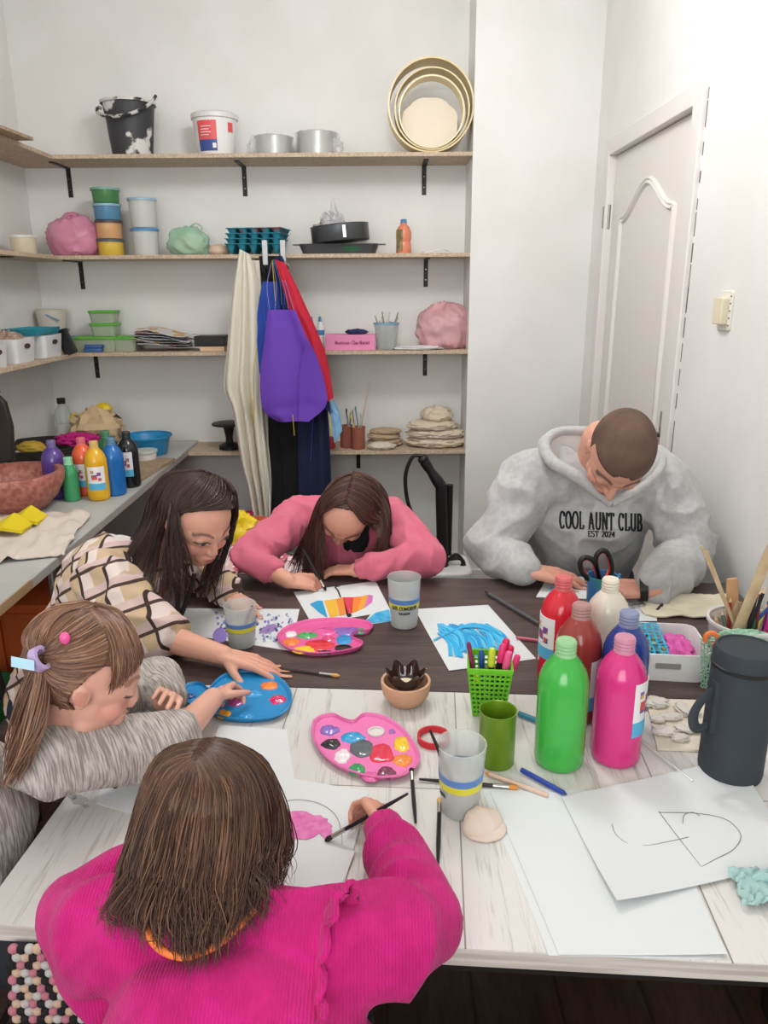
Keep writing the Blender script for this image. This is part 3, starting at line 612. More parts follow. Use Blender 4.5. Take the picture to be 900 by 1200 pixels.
FONT = {
 'C': (56, [arc(30, 50, 26, 48, 42, 318, 18), [(52, 96), (52, 70)]]),
 'O': (62, [arc(31, 50, 28, 48, 90, 450, 24)]),
 'L': (50, [[(12, 0), (12, 98)], [(2, 98), (24, 98)], [(2, 2), (48, 2)], [(48, 2), (48, 24)]]),
 'A': (64, [[(8, 0), (31, 100), (56, 0)], [(16, 36), (46, 36)], [(0, 2), (17, 2)], [(46, 2), (66, 2)]]),
 'U': (60, [[(10, 98), (10, 30)] + arc(31, 28, 21, 26, 180, 360, 10) + [(52, 98)], [(0, 98), (21, 98)], [(42, 98), (62, 98)]]),
 'N': (64, [[(10, 2), (10, 98)], [(10, 98), (54, 2)], [(54, 2), (54, 98)], [(0, 98), (14, 98)], [(0, 2), (20, 2)], [(44, 98), (64, 98)]]),
 'T': (56, [[(28, 2), (28, 98)], [(2, 98), (54, 98)], [(2, 98), (2, 78)], [(54, 98), (54, 78)], [(17, 2), (39, 2)]]),
 'B': (54, [[(12, 2), (12, 98)], [(2, 98), (26, 98)] + arc(26, 75, 20, 23, 90, -90, 8) + [(12, 52)], [(26, 52)] + arc(28, 27, 24, 25, 90, -90, 8) + [(2, 2)]]),
 'E': (50, [[(12, 2), (12, 98)], [(2, 98), (46, 98)], [(46, 98), (46, 78)], [(12, 52), (36, 52)], [(2, 2), (48, 2)], [(48, 2), (48, 22)]]),
 'S': (46, [arc(23, 74, 19, 23, 30, 270, 10) + arc(23, 27, 20, 25, 90, -150, 10)]),
 '2': (44, [arc(22, 72, 18, 25, 170, -30, 9) + [(4, 3), (44, 3)]]), '0': (46, [arc(23, 50, 20, 48, 90, 450, 16)]),
 '4': (46, [[(34, 0), (34, 98), (2, 28), (46, 28)]]),
 'M': (74, [[(10, 2), (10, 98), (36, 10), (62, 98), (62, 2)]]), 'R': (56, [[(10, 2), (10, 98)], [(10, 98), (28, 98)] + arc(28, 75, 20, 23, 90, -90, 8) + [(10, 52)], [(28, 52), (54, 2)]]),
 'D': (58, [[(10, 2), (10, 98)], [(10, 98), (24, 98)] + arc(24, 50, 30, 48, 90, -90, 12) + [(10, 2)]]), 'G': (60, [arc(30, 50, 26, 48, 42, 340, 18), [(54, 34), (54, 50), (36, 50)]]),
 'I': (20, [[(10, 0), (10, 98)]]), 'a': (44, [arc(22, 30, 18, 28, 0, 360, 12), [(40, 0), (40, 60)]]), 'r': (32, [[(6, 0), (6, 60)], arc(24, 40, 18, 20, 170, 60, 5)]), 'o': (44, [arc(22, 30, 18, 28, 0, 360, 12)]),
 'n': (42, [[(6, 0), (6, 60)], arc(22, 38, 16, 22, 170, 0, 7) + [(38, 0)]]), 'e': (42, [[(4, 32), (40, 32)] + arc(22, 30, 18, 28, 0, 310, 12)]), 'l': (14, [[(7, 0), (7, 98)]]), 'i': (14, [[(7, 0), (7, 60)]]), 's': (36, [arc(18, 44, 13, 14, 30, 270, 8) + arc(18, 15, 14, 15, 90, -150, 8)]), 'u': (42, [[(4, 60), (4, 20)] + arc(20, 18, 16, 18, 180, 360, 8) + [(36, 60)], [(36, 60), (36, 0)]]), 'm': (62, [[(6, 0), (6, 60)], arc(19, 42, 13, 18, 170, 0, 7) + [(32, 0)], arc(45, 42, 13, 18, 170, 0, 7) + [(58, 0)]]), 't': (28, [[(12, 90), (12, 4), (26, 2)], [(0, 60), (26, 60)]]),
}
ls, w_ = stroketext('Montessori Clay Market', {**FONT, 'y': FONT['u'], 'k': FONT['n']}, .019, lambda u, v, d: (p.x - .075 + u * .8, p.y - .0502 - d, p.z + .028 + v), .2, .12)
part('lettering', t, ls, mat('ink_dark_pink', '#a0446c', .6), smooth=False)
one('fabric_scrap', 'dark blue crumpled rag lying on the pink box', 'rag', [blob((p.x + .03, p.y, p.z + .0755), (.05, .035, .014), .3, 3, 8, 24)], mat('navy_rag', '#2d3560', .8))
p = S(453, 2, .09); t = thing('glass_cup', 'clear plastic cup full of brush handles on the third shelf', 'cup', p)
part('cup_body', t, at([vessel([(.048, 0), (.05, .003), (.062, .125)], .002, 28)], p), mat('cup_clear', '#cfd8da', .1, alpha=.35)); part('rim', t, at([lathe([(.06, .121), (.065, .121), (.065, .13), (.06, .13), (.06, .121)], 28, False, False)], p), mat('blue_rim', '#74a9c4', .3))
random.seed(5); SL = []
ORD = ['leftmost', 'second from left', 'third from left', 'fourth from left', 'fifth from left', 'sixth from left', 'seventh from left', 'eighth from left', 'eighth from right', 'seventh from right', 'sixth from right', 'fifth from right', 'fourth from right', 'third from right', 'second from right', 'rightmost']
def ordn(i, n): return ORD[i] if i < n / 2 else ORD[16 - (n - i)]
for k in range(16):
    a = random.uniform(0, 2 * pi); r = random.uniform(0, .03); b = random.uniform(0, 2 * pi); l = random.uniform(.13, .185)
    e = (p.x + .058 * cos(b), p.y + .058 * sin(b), p.z + l)
    s_ = (p.x + r * cos(a) * .9 , p.y + r * sin(a) * .9, p.z + .006)
    SL.append((e[0], k % 4, one('paint_brush', 'thin stick in the clear cup on the third shelf', 'brush', [tube([s_, e], .0028, 6)], mat('stick%d' % (k % 4), ['#d9d2c6', '#a8a49c', '#c9b59c', '#8f979c'][k % 4], .5), 'sticks in the clear cup on the third shelf')))
for i, (x, c, o) in enumerate(sorted(SL, key=lambda q: q[0])): o['label'] = ['cream', 'grey', 'tan', 'blue grey'][c] + ' thin stick, ' + ordn(i, 16) + ', in the clear cup on the shelf'
bag('plastic_bag', 'crumpled translucent pink bag at the right end of the third shelf', S(521, 2, .14), (.135, .1, .125), mat('pale_pink_film', '#f0b4ba', .25, alpha=.6, bump=.7, bscale=26), 12, ([(-.02, -.02, .17), (.02, -.02, .21), (.05, -.02, .2)], [.03] * 15), mat('white_clay', '#ddd2d2', .8), amp=.2)
p = S(490, 2, .05); one('folded_paper_bag', 'flat white folded plastic packet lying before the pink bag', 'packet', [blob(p - Vector((0, 0, .0)), (.12, .05, .012), .2, 2, 3, 30)], mat('white_film', '#e0dede', .4))
# --- fourth shelf, right
p = S(398, 3, .1); one('red_pot', 'small red lump of a pot beside the brush pots on the lowest shelf', 'pot', at([lathe([(.03, 0), (.034, .01), (.03, .05), (.02, .06)], 20)], S(386, 3, .08)), mat('red_plastic', '#b13a38', .4))
M_terra = mat('terracotta', '#a0604e', .8, bump=.2, bscale=60)
for px, bk_, lab in ((407, .1, 'terracotta brush pot, left of the pair on the lowest shelf'), (420, .06, 'terracotta brush pot, right of the pair on the lowest shelf')):
    one('brush_pot', lab, 'pot', at([vessel([(.032, 0), (.034, .003), (.036, .1), (.038, .115)], .005, 24)], S(px, 3, bk_)), M_terra, 'terracotta brush pots')
random.seed(8); SL = []
cols = ['#4f8f9e', '#e2c24a', '#3b3b3b', '#d7d3c8', '#6aa3b0', '#8d5a35', '#c9c4ba']
for k in range(11):
    base = S(407 if k < 6 else 420, 3, .1 if k < 6 else .06); a = random.uniform(0, 6.28); b = random.uniform(0, 6.28); l = random.uniform(.15, .2)
    SL.append((k >= 6, base.x + .033 * cos(b), k % 7, one('paint_brush', 'tool in a terracotta pot', 'brush', [tube([base + Vector((.018 * cos(a), .018 * sin(a), .006)), base + Vector((.033 * cos(b) - .01, .03 * sin(b), l))], .0032, 6), ell(base + Vector((.034 * cos(b) - .01, .031 * sin(b), l + .004)), (.005, .005, .014), 8)], mat('tool%s' % cols[k % 7], cols[k % 7], .5), 'tools in the terracotta pots')))
for r_ in (False, True):
    q_s = sorted([s_ for s_ in SL if s_[0] == r_], key=lambda q: q[1])
    for i, s_ in enumerate(q_s): s_[3]['label'] = ['teal', 'yellow', 'black', 'off white', 'light blue', 'brown', 'beige'][s_[2]] + ' brush, ' + ordn(i, len(q_s)) + ' in the ' + ('right' if r_ else 'left') + ' terracotta pot on the lowest shelf'
one('wooden_stick', 'tall pale wooden stick rising out of the terracotta pot', 'stick', [tube([S(419, 3, .07) + Vector((0, 0, .006)), PY(433, 447, YF + .1)], .006, 8, .5)], mat('pale_wood', '#d8c6a8', .6))
M_cl1 = mat('cream_cloth', '#d9c9b4', .9, bump=.3, bscale=200); M_cl2 = mat('tan_cloth', '#b9a184', .9, bump=.3, bscale=200)
def pile(lab, px, back, layers, m, k=3, seed=0, name='folded_cloth', grp='folded cloths on the lowest shelf'):
    p = S(px, k, back); vs = []; z = 0
    for w, d, h, dx in layers: vs.append(blob((p.x + dx, p.y, p.z + z), (w, d, h), .16, 2.2, seed + z * 50, 44, flat=.8)); z += h * 1.35
    return one(name, lab, 'cloth', vs, m, grp)
pile('pale cloth pad lying at the front left of the folded cloths', 447, .05, [(.07, .045, .02, 0)], mat('white_cloth', '#d8cec0', .9), seed=2)
pile('tan folded cloth on the lowest shelf beside the brush pots', 452, .15, [(.09, .07, .024, 0), (.085, .065, .022, -.01), (.08, .06, .016, 0)], M_cl2, seed=4)
pile('large cream crumpled cloth pile at the right end of the lowest shelf', 511, .13, [(.155, .1, .034, 0), (.15, .1, .03, 0), (.13, .09, .03, -.02), (.08, .07, .045, 0)], M_cl1, seed=7)
# banding wheel
p = S(270, 3, .08); t = thing('banding_wheel', 'black round banding wheel stand on the lowest shelf behind the towel', 'turntable', p)
part('disc', t, at([lathe([(.08, .125), (.085, .127), (.085, .135), (.08, .137)], 40)], p), M_black); part('base', t, at([lathe([(.055, 0), (.055, .02), (.02, .035), (.018, .06), (.03, .125)], 32)], p), M_black)
# ------------------------------------------------------------------ paint bottles
M_neck = mat('bottle_neck', '#cfc6c4', .25, trans=.3, alpha=.8)
def paint_mat(c): return mat('paint_' + c, c, .22, coat=.3, spec=.5)
def pic_label(): return [mat('label_paper', '#eceaea', .5), mat('label_sky', '#58b4dc', .5), mat('label_mix', '#d65a4a', .5, var='#2f4f96', vscale=60, vsharp=(.45, .55)), mat('label_mix2', '#e6c044', .5, var='#7c4aa0', vscale=45, vsharp=(.45, .55))]
def bottle(lab, p, c, h=.228, r=.042, neck=None, la=None, flat=1.0, group=None, lh=(.06, .15), w=40):
    t = thing('paint_bottle', lab, 'paint bottle', p, group); hb = h - .03
    prof = [(r * .86, 0), (r * .96, .004), (r, .014), (r, hb * .72), (r * .97, hb * .8), (r * .86, hb * .88), (r * .66, hb * .95), (.02, hb), (.016, hb + .004)]
    v, f = lathe(prof, 40); v = [(x, y, z) for x, y, z in v]
    part('bottle_body', t, at([(v, f)], p), paint_mat(c), angle=60)
    cp = [(.017, hb + .002)]
    for k in range(4): z = hb + .006 + k * .006; cp += [(.0175, z), (.0162, z + .002), (.0162, z + .004)]
    cp += [(.017, h - .003), (.015, h), (.001, h)]
    part('cap', t, at([lathe(cp, 28)], p), neck or M_neck, 'translucent screw cap')
    if la is not None:
        a0, a1 = radians(la - w), radians(la + w); z0, z1 = lh
        lp = [(curved(r, r, z0, z1, a0, a1, 12, .0006), 0), (curved(r, r, z0, z0 + (z1 - z0) * .28, a0, a1, 12, .0009), 1)]
        for k, (u, vv, s_, mi) in enumerate(((.4, .55, .3, 2), (.65, .68, .22, 3), (.3, .78, .18, 3), (.68, .45, .18, 2))):
            aa = a0 + (a1 - a0) * u; da = (a1 - a0) * s_ / 2; zz = z0 + (z1 - z0) * vv; dz = (z1 - z0) * s_ * .35
            lp.append((curved(r, r, zz - dz, zz + dz, aa - da, aa + da, 5, .0011 + .0001 * k), mi))
        part('label', t, at(lp, p), pic_label())
    return t
def topat(px, py, h=.228): return PZ(px, py, TT + h) - Vector((0, 0, h - .0006))
bottle('lime green paint bottle standing nearest the camera on the white table', topat(664, 750), '#3fae44', neck=mat('neck_green', '#9fd39c', .3, alpha=.85))
bottle('hot pink paint bottle with picture label on the white table', topat(733, 746), '#d6317f', neck=mat('neck_pink', '#d893ac', .3, alpha=.85), la=318, lh=(.062, .16), w=33)
bottle('bright red paint bottle behind the brown one, beside the cream bottle', topat(661, 676), '#d42033', neck=mat('neck_red', '#dd6a6c', .3, alpha=.85), la=200)
bottle('brick brown paint bottle in the middle of the table group', topat(682, 708), '#97382f', neck=mat('neck_brown', '#b98d88', .3, alpha=.85), la=330, lh=(.03, .13))
bottle('dark blue paint bottle behind the pink one', topat(738, 717), '#1f3f8c', neck=mat('neck_blue', '#8c96b8', .3, alpha=.85), r=.041)
bottle('cream white paint bottle behind the brown and blue ones, before the scissors', topat(716, 678, .215), '#e2d9ca', h=.215, neck=mat('neck_cream', '#e6dccb', .35), r=.043)
# bench bottles: base picked on the bench top
B = lambda x, y: PZ(x, y, TT + .0006)
bottle('yellow paint bottle in front on the side bench', topat(109, 517), '#e2ac1d', neck=mat('neck_yellow', '#d9b56a', .35), la=285, lh=(.045, .135), w=46, group='bench paint bottles')
bottle('orange paint bottle behind the yellow one on the side bench', topat(94, 513), '#e8623a', neck=mat('neck_orange', '#e2727c', .35), la=262, lh=(.04, .13), group='bench paint bottles')
bottle('blue paint bottle between yellow and black ones on the side bench', topat(129, 513), '#1769b4', neck=mat('neck_blue2', '#5c86a6', .35), la=200, lh=(.06, .14), w=30, group='bench paint bottles')
bottle('black paint bottle nearest the aisle on the side bench', topat(147, 506), '#1b1b20', neck=mat('neck_black', '#2a2a2e', .4), la=272, lh=(.05, .15), w=38, group='bench paint bottles')
bottle('dark green paint bottle half hidden behind the blue one on the bench', topat(123, 505), '#2d6b45', neck=mat('neck_dgreen', '#4a8a63', .35), group='bench paint bottles')
bottle('squat purple paint bottle on the bench beside the clay bowl', topat(59, 516), '#57408c', neck=mat('neck_purple', '#77679c', .35), group='bench paint bottles', r=.044)
bottle('small light green bottle standing between purple and orange ones', topat(79, 536, .17), '#3f9b66', h=.17, r=.03, neck=mat('neck_lgreen', '#8fd0a8', .35), group='bench paint bottles')
# ------------------------------------------------------------------ bench
p = B(22, 596)
t = thing('clay_bowl', 'large speckled terracotta bowl on the side bench at the left edge', 'bowl', p)
part('bowl_body', t, at([vessel([(.085, 0), (.10, .004), (.145, .05), (.170, .1), (.176, .135), (.173, .142)], .021, 56)], p), mat('speckled_terracotta', '#9c5a50', .45, var='#b77a6c', vscale=55, bump=.15, bscale=50))
def drape(lab, outline, z, m, seed, cat='cloth', amp=.012, name='cloth', grp=None, n=26, lift=.004):
    """flat crumpled cloth inside a 4-corner outline (world xy), with folds"""
    a, b, c, d = [Vector(q) for q in outline]; rows = []
    for i in range(n + 1):
        row = []
        for j in range(n + 1):
            u, v = j / n, i / n; q = a.lerp(b, u).lerp(d.lerp(c, u), v)
            w = noise.noise(Vector((u * 3 + seed, v * 3, seed))) * .02
            h = abs(noise.noise(Vector((u * 4 + seed, v * 3 + 7, seed * 2)))) * amp * 2.2 + abs(noise.noise(Vector((u * 9, v * 8, seed)))) * amp
            row.append((q.x + w, q.y + noise.noise(Vector((u * 3, v * 3, seed + 9))) * .02, z + lift + h))
        rows.append(row)
    return one(name, lab, cat, [sheet(rows, .0035)], m, grp, angle=80)
q1, q2, q3, q4 = B(-30, 665), B(75, 652), B(106, 603), B(-10, 606)
drape('cream cloth spread on the side bench under yellow shapes', [q1, q2, q3, q4], TT, mat('cream_cloth2', '#d8ccc0', .9), 3)
for k, (px, py, sx) in enumerate(((32, 618, .055), (12, 628, .06))):
    q = B(px, py); rows = [[(q.x + (u - .5) * 2 * sx, q.y + (v - .5) * .1 * (1 - .5 * abs(u - .5)), TT + .026 + .035 * (1 - abs(u - .5) * 2) * (.4 + .6 * v)) for u in [i / 12 for i in range(13)]] for v in [j / 6 for j in range(7)]]
    one('yellow_sponge_cloth', ['folded yellow sponge cloth on the cream cloth, right of the pair', 'folded yellow sponge cloth on the cream cloth, left of the pair'][k], 'sponge', [sheet(rows, .012)], mat('yellow_sponge', '#dfc71d', .8, bump=.4, bscale=120))
q = B(62, 545); one('dark_basin', 'dark round basin behind the purple bottle on the bench', 'basin', at([vessel([(.13, 0), (.17, .05), (.19, .09), (.2, .095)], .006, 44)], Vector((q.x - .06, q.y + .03, TT + .001))), mat('dark_basin_plastic', '#2c2422', .5))
one('fabric_scrap', 'magenta crumpled cloth hanging over the dark basin', 'cloth', [blob((q.x + .08, q.y + .12, TT + .075), (.10, .06, .03), .3, 3, 8, 34)], mat('magenta_cloth', '#c2217e', .8))
one('fabric_scrap', 'yellow cloth lump in the dark basin', 'cloth', [blob((q.x - .09, q.y - .0, TT + .06), (.06, .05, .03), .2, 3, 9, 28)], mat('mustard_cloth', '#c9a63e', .8))
q = PZ(18, 538, TT); one('clay_lump', 'white clay lump beside the clay bowl at the left edge', 'lump', [blob((q.x - .04, q.y, TT), (.05, .04, .035), .1, 2, 3, 20)], mat('white_clay2', '#cfcac2', .8))
one('clay_lump', 'round white clay lump next to the yellow cloth', 'lump', [blob((q.x + .045, q.y - .05, TT), (.03, .03, .03), .1, 2, 5, 20)], mat('white_clay2', '#cfcac2', .8))
q = PZ(25, 530, TT); one('green_sponge', 'dark green scouring sponge with tan edge on the bench', 'sponge', at([box(-.07, .07, -.03, .03, 0, .04)], Vector((q.x, q.y + .03, TT + .0005))), mat('dark_green_sponge', '#3f4f3a', .9), bevel=.006)
q = B(112, 527); t = thing('blue_basin', 'lavender blue basin full of crumpled paper at the bench end', 'basin', q)
q = Vector((q.x, 3.74, TT + .001)); q.x = PY(113, 540, 3.74).x; t.location = q; t['_loc'] = tuple(q)
part('basin_body', t, at([vessel([(.09, 0), (.11, .03), (.135, .085), (.14, .088)], .004, 40)], q), mat('lavender_basin', '#4f74b4', .4))
one('crumpled_paper', 'crumpled beige wrapping paper heaped in the lavender blue basin', 'paper', [blob(q + Vector((.02, 0, .045)), (.115, .09, .10), .42, 1.9, 21, 22, flat=.6), blob(q + Vector((-.05, -.03, .05)), (.06, .06, .05), .4, 2.0, 4, 14)], mat('kraft_paper', '#cdb18c', .8, bump=.3, bscale=25), angle=8)
one('yellow_cloth', 'yellow rubber glove showing on top of the crumpled paper', 'glove', [blob(q + Vector((.06, .02, .185)), (.04, .03, .03), .2, 3, 2, 22), blob(q + Vector((-.1, .04, .115)), (.025, .03, .04), .2, 3, 5, 22)], mat('yellow_rubber', '#e2c322', .4))
one('dark_scrap', 'black and green scraps at the rim of the lavender blue basin', 'scrap', [blob(q + Vector((.0, -.08, .075)), (.05, .035, .022), .3, 3, 2, 22)], mat('black_green', '#1f2420', .6, var='#3f9a55', vscale=20, vsharp=(.5, .55)))
q = PY(79, 528, 3.86); q.z = TT + .001; t = thing('clear_bottle', 'clear plastic bottle with black cap in the corner of the bench', 'bottle', q)
part('bottle_body', t, at([lathe([(.04, 0), (.044, .006), (.044, .16), (.03, .2), (.018, .215), (.018, .225)], 28)], q), mat('clear_pet', '#cfd2ce', .08, alpha=.5))
part('cap', t, at([lathe([(.021, .222), (.021, .248), (.019, .25)], 24)], q), M_black); part('label', t, at([curved(.044, .044, .03, .12, radians(200), radians(330))], q), mat('pale_label', '#dadad6', .6))
q = PY(175, 534, 3.66); q.z = TT + .001
t = thing('turquoise_basin', 'turquoise blue round basin at the corner of bench and lowest shelf', 'basin', q)
part('basin_body', t, at([vessel([(.085, 0), (.09, .004), (.105, .075), (.112, .085), (.118, .086), (.118, .094)], .004, 44)], q), mat('turquoise_plastic', '#2d8fc4', .35))
q = PZ(171, 541, TT); q.z = TT + .001
tub('white_tub', 'small white lidded tub on the bench behind the black bottle', 'tub', q, .048, .052, .05, plastic('white_plastic', '#e8e8e6'), mat('pale_green_lid', '#c9d4cc', .4))
for k, (x0, y0, x1, y1) in enumerate(((-1.21, 3.02, -1.0, 3.46),)):
    one('loose_board', 'raw wooden board lying at the aisle edge of the bench', 'board', [xf(box(-.10, .10, -.22, .22, 0, .014), tr(-1.11, 3.28, TT + .001, -.1))], M_osb, smooth=False)
p = Vector((-1.55, 2.75, 0))
t = thing('black_chair', 'black chair back standing behind the bench at the left edge', 'chair', (-1.66, 2.9, TT))
cb = [PY(-14, 545, 3.0), PY(15, 540, 3.0), PY(13, 500, 3.0), PY(5, 472, 3.0), PY(-3, 464, 3.0), PY(-14, 462, 3.0)]
v = [tuple(a) for a in cb] + [(a.x, a.y + .03, a.z) for a in cb]; n = len(cb)
part('backrest', t, [(v, [tuple(range(n)), tuple(range(n, 2 * n))[::-1]] + [(i, n + i, n + (i + 1) % n, (i + 1) % n) for i in range(n)])], mat('dark_plastic', '#2f2725', .5), bevel=.006)
# ------------------------------------------------------------------ under the bench
t = thing('orange_cabinet', 'orange low cabinet under the side bench', 'cabinet', (-1.4, 2.85, 0))
part('cabinet_body', t, [box(-1.74, -.98, 2.46, 3.12, .04, .44)], mat('orange_panel', '#d4622c', .5), smooth=False, bevel=.004)
part('plinth', t, [box(-1.72, -1.0, 2.5, 3.1, 0, .04)], M_frame, smooth=False)
part('door', t, [box(-1.70, -1.37, 2.447, 2.46, .07, .41)], mat('orange_panel', '#d4622c', .5), smooth=False, bevel=.003); part('door', t, [box(-1.35, -1.02, 2.447, 2.46, .07, .41)], mat('orange_panel', '#d4622c', .5), smooth=False, bevel=.003)
q = Vector((-1.08, 2.66, .441)); one('clear_bowl', 'cloudy clear plastic bowl on the orange cabinet', 'bowl', at([vessel([(.07, 0), (.08, .004), (.11, .08), (.12, .15), (.125, .155)], .003, 40)], q), mat('cloudy_plastic', '#cfc9c2', .3, alpha=.72))
t = thing('magenta_box', 'magenta plastic storage box standing under the bench end', 'box', (-.93, 3.5, .0))
part('box_body', t, [xf(tray(-.16, .16, -.13, .13, 0, .42, .03, .004), tr(-.82, 3.52, 0))], mat('magenta_plastic', '#b3176c', .4)); part('lid', t, [xf(roundbox(-.165, .165, -.135, .135, .421, .435, .03), tr(-.82, 3.52, 0))], mat('magenta_plastic', '#b3176c', .4), bevel=.003)
q = Vector((-1.28, 2.02, 0)); one('green_tub', 'dark green round laundry tub on the floor under the bench', 'tub', at([vessel([(.17, 0), (.19, .01), (.21, .28), (.22, .30)], .006, 44)], q), mat('dark_green_plastic', '#1f5a2a', .4))
t = thing('orange_stool', 'orange rounded plastic stool behind the dark haired girl', 'stool', (-.66, 2.9, 0))
part('stool_body', t, [roundbox(-.86, -.50, 2.95, 3.25, .02, .53, .06, 6, .95)], mat('burnt_orange', '#c9502c', .45), bevel=.01); part('foot', t, [roundbox(-.84, -.52, 2.97, 3.23, 0, .02, .04)], M_frame)
one('yellow_bag', 'yellow plastic bag with black print on the chair behind the girls', 'bag', [blob(PY(277, 632, 2.55) + Vector((0, 0, -.05)), (.085, .07, .085), .25, 2.2, 3, 40)], mat('yellow_bag_film', '#e2c41c', .35, var='#1c1a14', vscale=7, vsharp=(.66, .68)))
t = thing('wooden_chair', 'chair seat heaped with pink patterned fabric between the two girls', 'chair', (-.5, 2.4, 0))
part('seat', t, [box(-.75, -.345, 2.25, 2.7, .49, .52)], M_dark, smooth=False, bevel=.004)
for a in (-.73, -.385):
    for b in (2.27, 2.64): part('leg', t, [box(a, a + .035, b, b + .035, 0, .49)], M_dark, smooth=False)
one('pink_patterned_fabric', 'pink and white patterned fabric lying on the chair between the girls', 'fabric', [blob((-.49, 2.4, .52), (.2, .15, .08), .22, 3, 15, 46)], mat('pink_pattern', '#c4596c', .8, var='#ecdcdc', vscale=30, vsharp=(.45, .52)))

# ------------------------------------------------------------------ aprons and towel on the hook rack
def hang(name, lab, cat, L, R, Y, m, folds=5, amp=.012, th=.003, grp=None, n=34, k=40, seed=0, parent=None, dy=0.0, sag=0.0):
    l = spline([PY(x, y, Y) for x, y in L], k); r = spline([PY(x, y, Y) for x, y in R], k); rows = []
    for i in range(k + 1):
        row = []; t_ = i / k
        for j in range(n + 1):
            u = j / n; q = l[i].lerp(r[i], u)
            w = (sin((u + .16 * noise.noise(Vector((u * 2.3, t_ * 1.6, seed + 4)))) * folds * 2 * pi + seed) * .55 + noise.noise(Vector((u * folds * 1.7, t_ * 1.3, seed))) * 1.1) * amp * (.35 + .65 * min(1, t_ * 2.5)) + .006 * noise.noise(Vector((u * 3, t_ * 6, seed)))
            row.append((q.x, q.y + w + dy * t_, q.z - sag * sin(pi * u) * (t_ > .02)))
        rows.append(row)
    if parent: return part(name, parent, [sheet(rows, th)], m, angle=80)
    return one(name, lab, cat, [sheet(rows, th)], m, grp, angle=80)
rk = thing('hook_rack', 'chrome over-the-edge hook rack on the second shelf holding the aprons', 'hook rack', (PY(320, 300, 3.74).x, 3.74, SZ[1]))
xa = PY(286, 300, 3.74).x; xb = PY(338, 300, 3.74).x
part('rail', rk, [box(xa, xb, 3.742, 3.748, SZ[1] - .07, SZ[1] - .045)], M_chrome, smooth=False)
for px in (288, 312, 328): x = PY(px, 300, 3.74).x; part('hook', rk, [tube(spline([(x, 3.80, SZ[1] + .003), (x, 3.745, SZ[1] + .004), (x, 3.74, SZ[1] - .05), (x, 3.70, SZ[1] - .085), (x, 3.675, SZ[1] - .055)], 20), .005, 8)], M_chrome)
for px in (311, 332): x = PY(px, 300, 3.73).x; one('clothes_peg', 'white plastic peg clipped on the hook rack' + (' at its left' if px == 311 else ' at its right'), 'peg', [box(x - .012, x + .012, 3.715, 3.735, SZ[1] - .05, SZ[1] + .06)], mat('grey_peg', '#c9ccd0', .4), 'white pegs', bevel=.003)
M_tw = mat('cream_towel', '#e0dbcb', .95, bump=.35, bscale=160)
hang('cream_towel', 'long cream towel robe hanging from the hook rack', 'towel', [(281, 292), (272, 350), (266, 410), (262, 455), (272, 480), (282, 540), (290, 570), (298, 618)], [(292, 298), (300, 330), (303, 400), (305, 450), (308, 500), (314, 560), (316, 590), (316, 618)], 3.64, M_tw, 3.2, .03, .006, seed=1)
hang('cream_towel', 'second cream cloth layer hanging behind the towel robe', 'towel', [(288, 305), (290, 400), (292, 500), (294, 560), (291, 621)], [(304, 305), (309, 400), (313, 500), (318, 560), (317, 622)], 3.70, M_tw, 2, .01, .004, seed=5)
M_blk = mat('black_fabric', '#17161a', .9, bump=.2, bscale=120)
hang('black_coat', 'black garment hanging below the purple apron', 'coat', [(304, 300), (312, 400), (314, 480), (316, 560), (318, 640)], [(322, 300), (345, 400), (356, 480), (358, 560), (356, 640)], 3.725, M_blk, 3, .008, .006, seed=2)
hang('navy_coat', 'navy garment hanging beside the black one', 'coat', [(322, 300), (335, 400), (348, 480), (350, 560), (350, 625)], [(330, 300), (372, 400), (384, 480), (388, 560), (386, 600)], 3.69, mat('navy_fabric', '#1e2746', .9), 3, .012, .006, seed=4)
hang('red_apron', 'red apron hanging at the right of the bunch', 'apron', [(322, 304), (338, 360), (352, 400), (358, 440), (370, 480)], [(334, 308), (352, 345), (373, 392), (383, 420), (391, 466)], 3.60, mat('red_fabric', '#c2223a', .8), 2, .006, .003, 'hanging aprons', seed=3)
hang('blue_apron', 'blue apron hanging behind the purple apron, edges showing', 'apron', [(308, 330), (302, 365), (302, 390), (298, 430), (296, 460), (300, 482)], [(326, 330), (330, 370), (340, 400), (352, 430), (356, 460), (352, 480)], 3.655, mat('blue_fabric', '#2a4aa6', .8), 3, .007, .003, 'hanging aprons', seed=6)
hang('navy_apron', 'dark navy apron between the purple and the red one', 'apron', [(322, 312), (333, 370), (350, 400), (362, 430), (368, 465)], [(330, 312), (352, 372), (366, 395), (378, 425), (388, 486)], 3.628, mat('navy_apron_fabric', '#232b66', .8), 2, .005, .003, 'hanging aprons', seed=8)
pa = thing('purple_apron', 'purple apron with rounded hem hanging in front of the others', 'apron', PY(345, 430, 3.58), 'hanging aprons')
hang('apron_cloth', None, None, [(314, 363), (310, 400), (305, 440), (306, 470), (312, 485), (325, 494)], [(346, 363), (358, 392), (370, 415), (381, 450), (382, 475), (362, 494)], 3.565, mat('purple_fabric', '#6a41b4', .75), 1.3, .012, .003, parent=pa, seed=9)
for k, (a, b, c) in enumerate((((316, 363), (313, 335), (318, 308)), ((322, 363), (324, 335), (320, 308)), ((344, 363), (336, 335), (326, 306)), ((338, 362), (333, 335), (322, 306)))):
    part('strap', pa, [tube(spline([PY(*a, 3.58), PY(*b, 3.59), PY(*c, 3.665)], 12), .0045, 6, .35)], mat('lilac_strap', '#8f86c4', .8))
part('side_tie', pa, [tube(spline([PY(357, 392, 3.57), PY(350, 440, 3.56), PY(349, 494, 3.57)], 12), .004, 6, .35)], mat('purple_fabric', '#6a41b4', .75))
tc_ = ['#e2cf3c', '#2a6fb4', '#2f8f9e', '#e2cf3c', '#2a4aa6', '#27233a', '#c2223a']
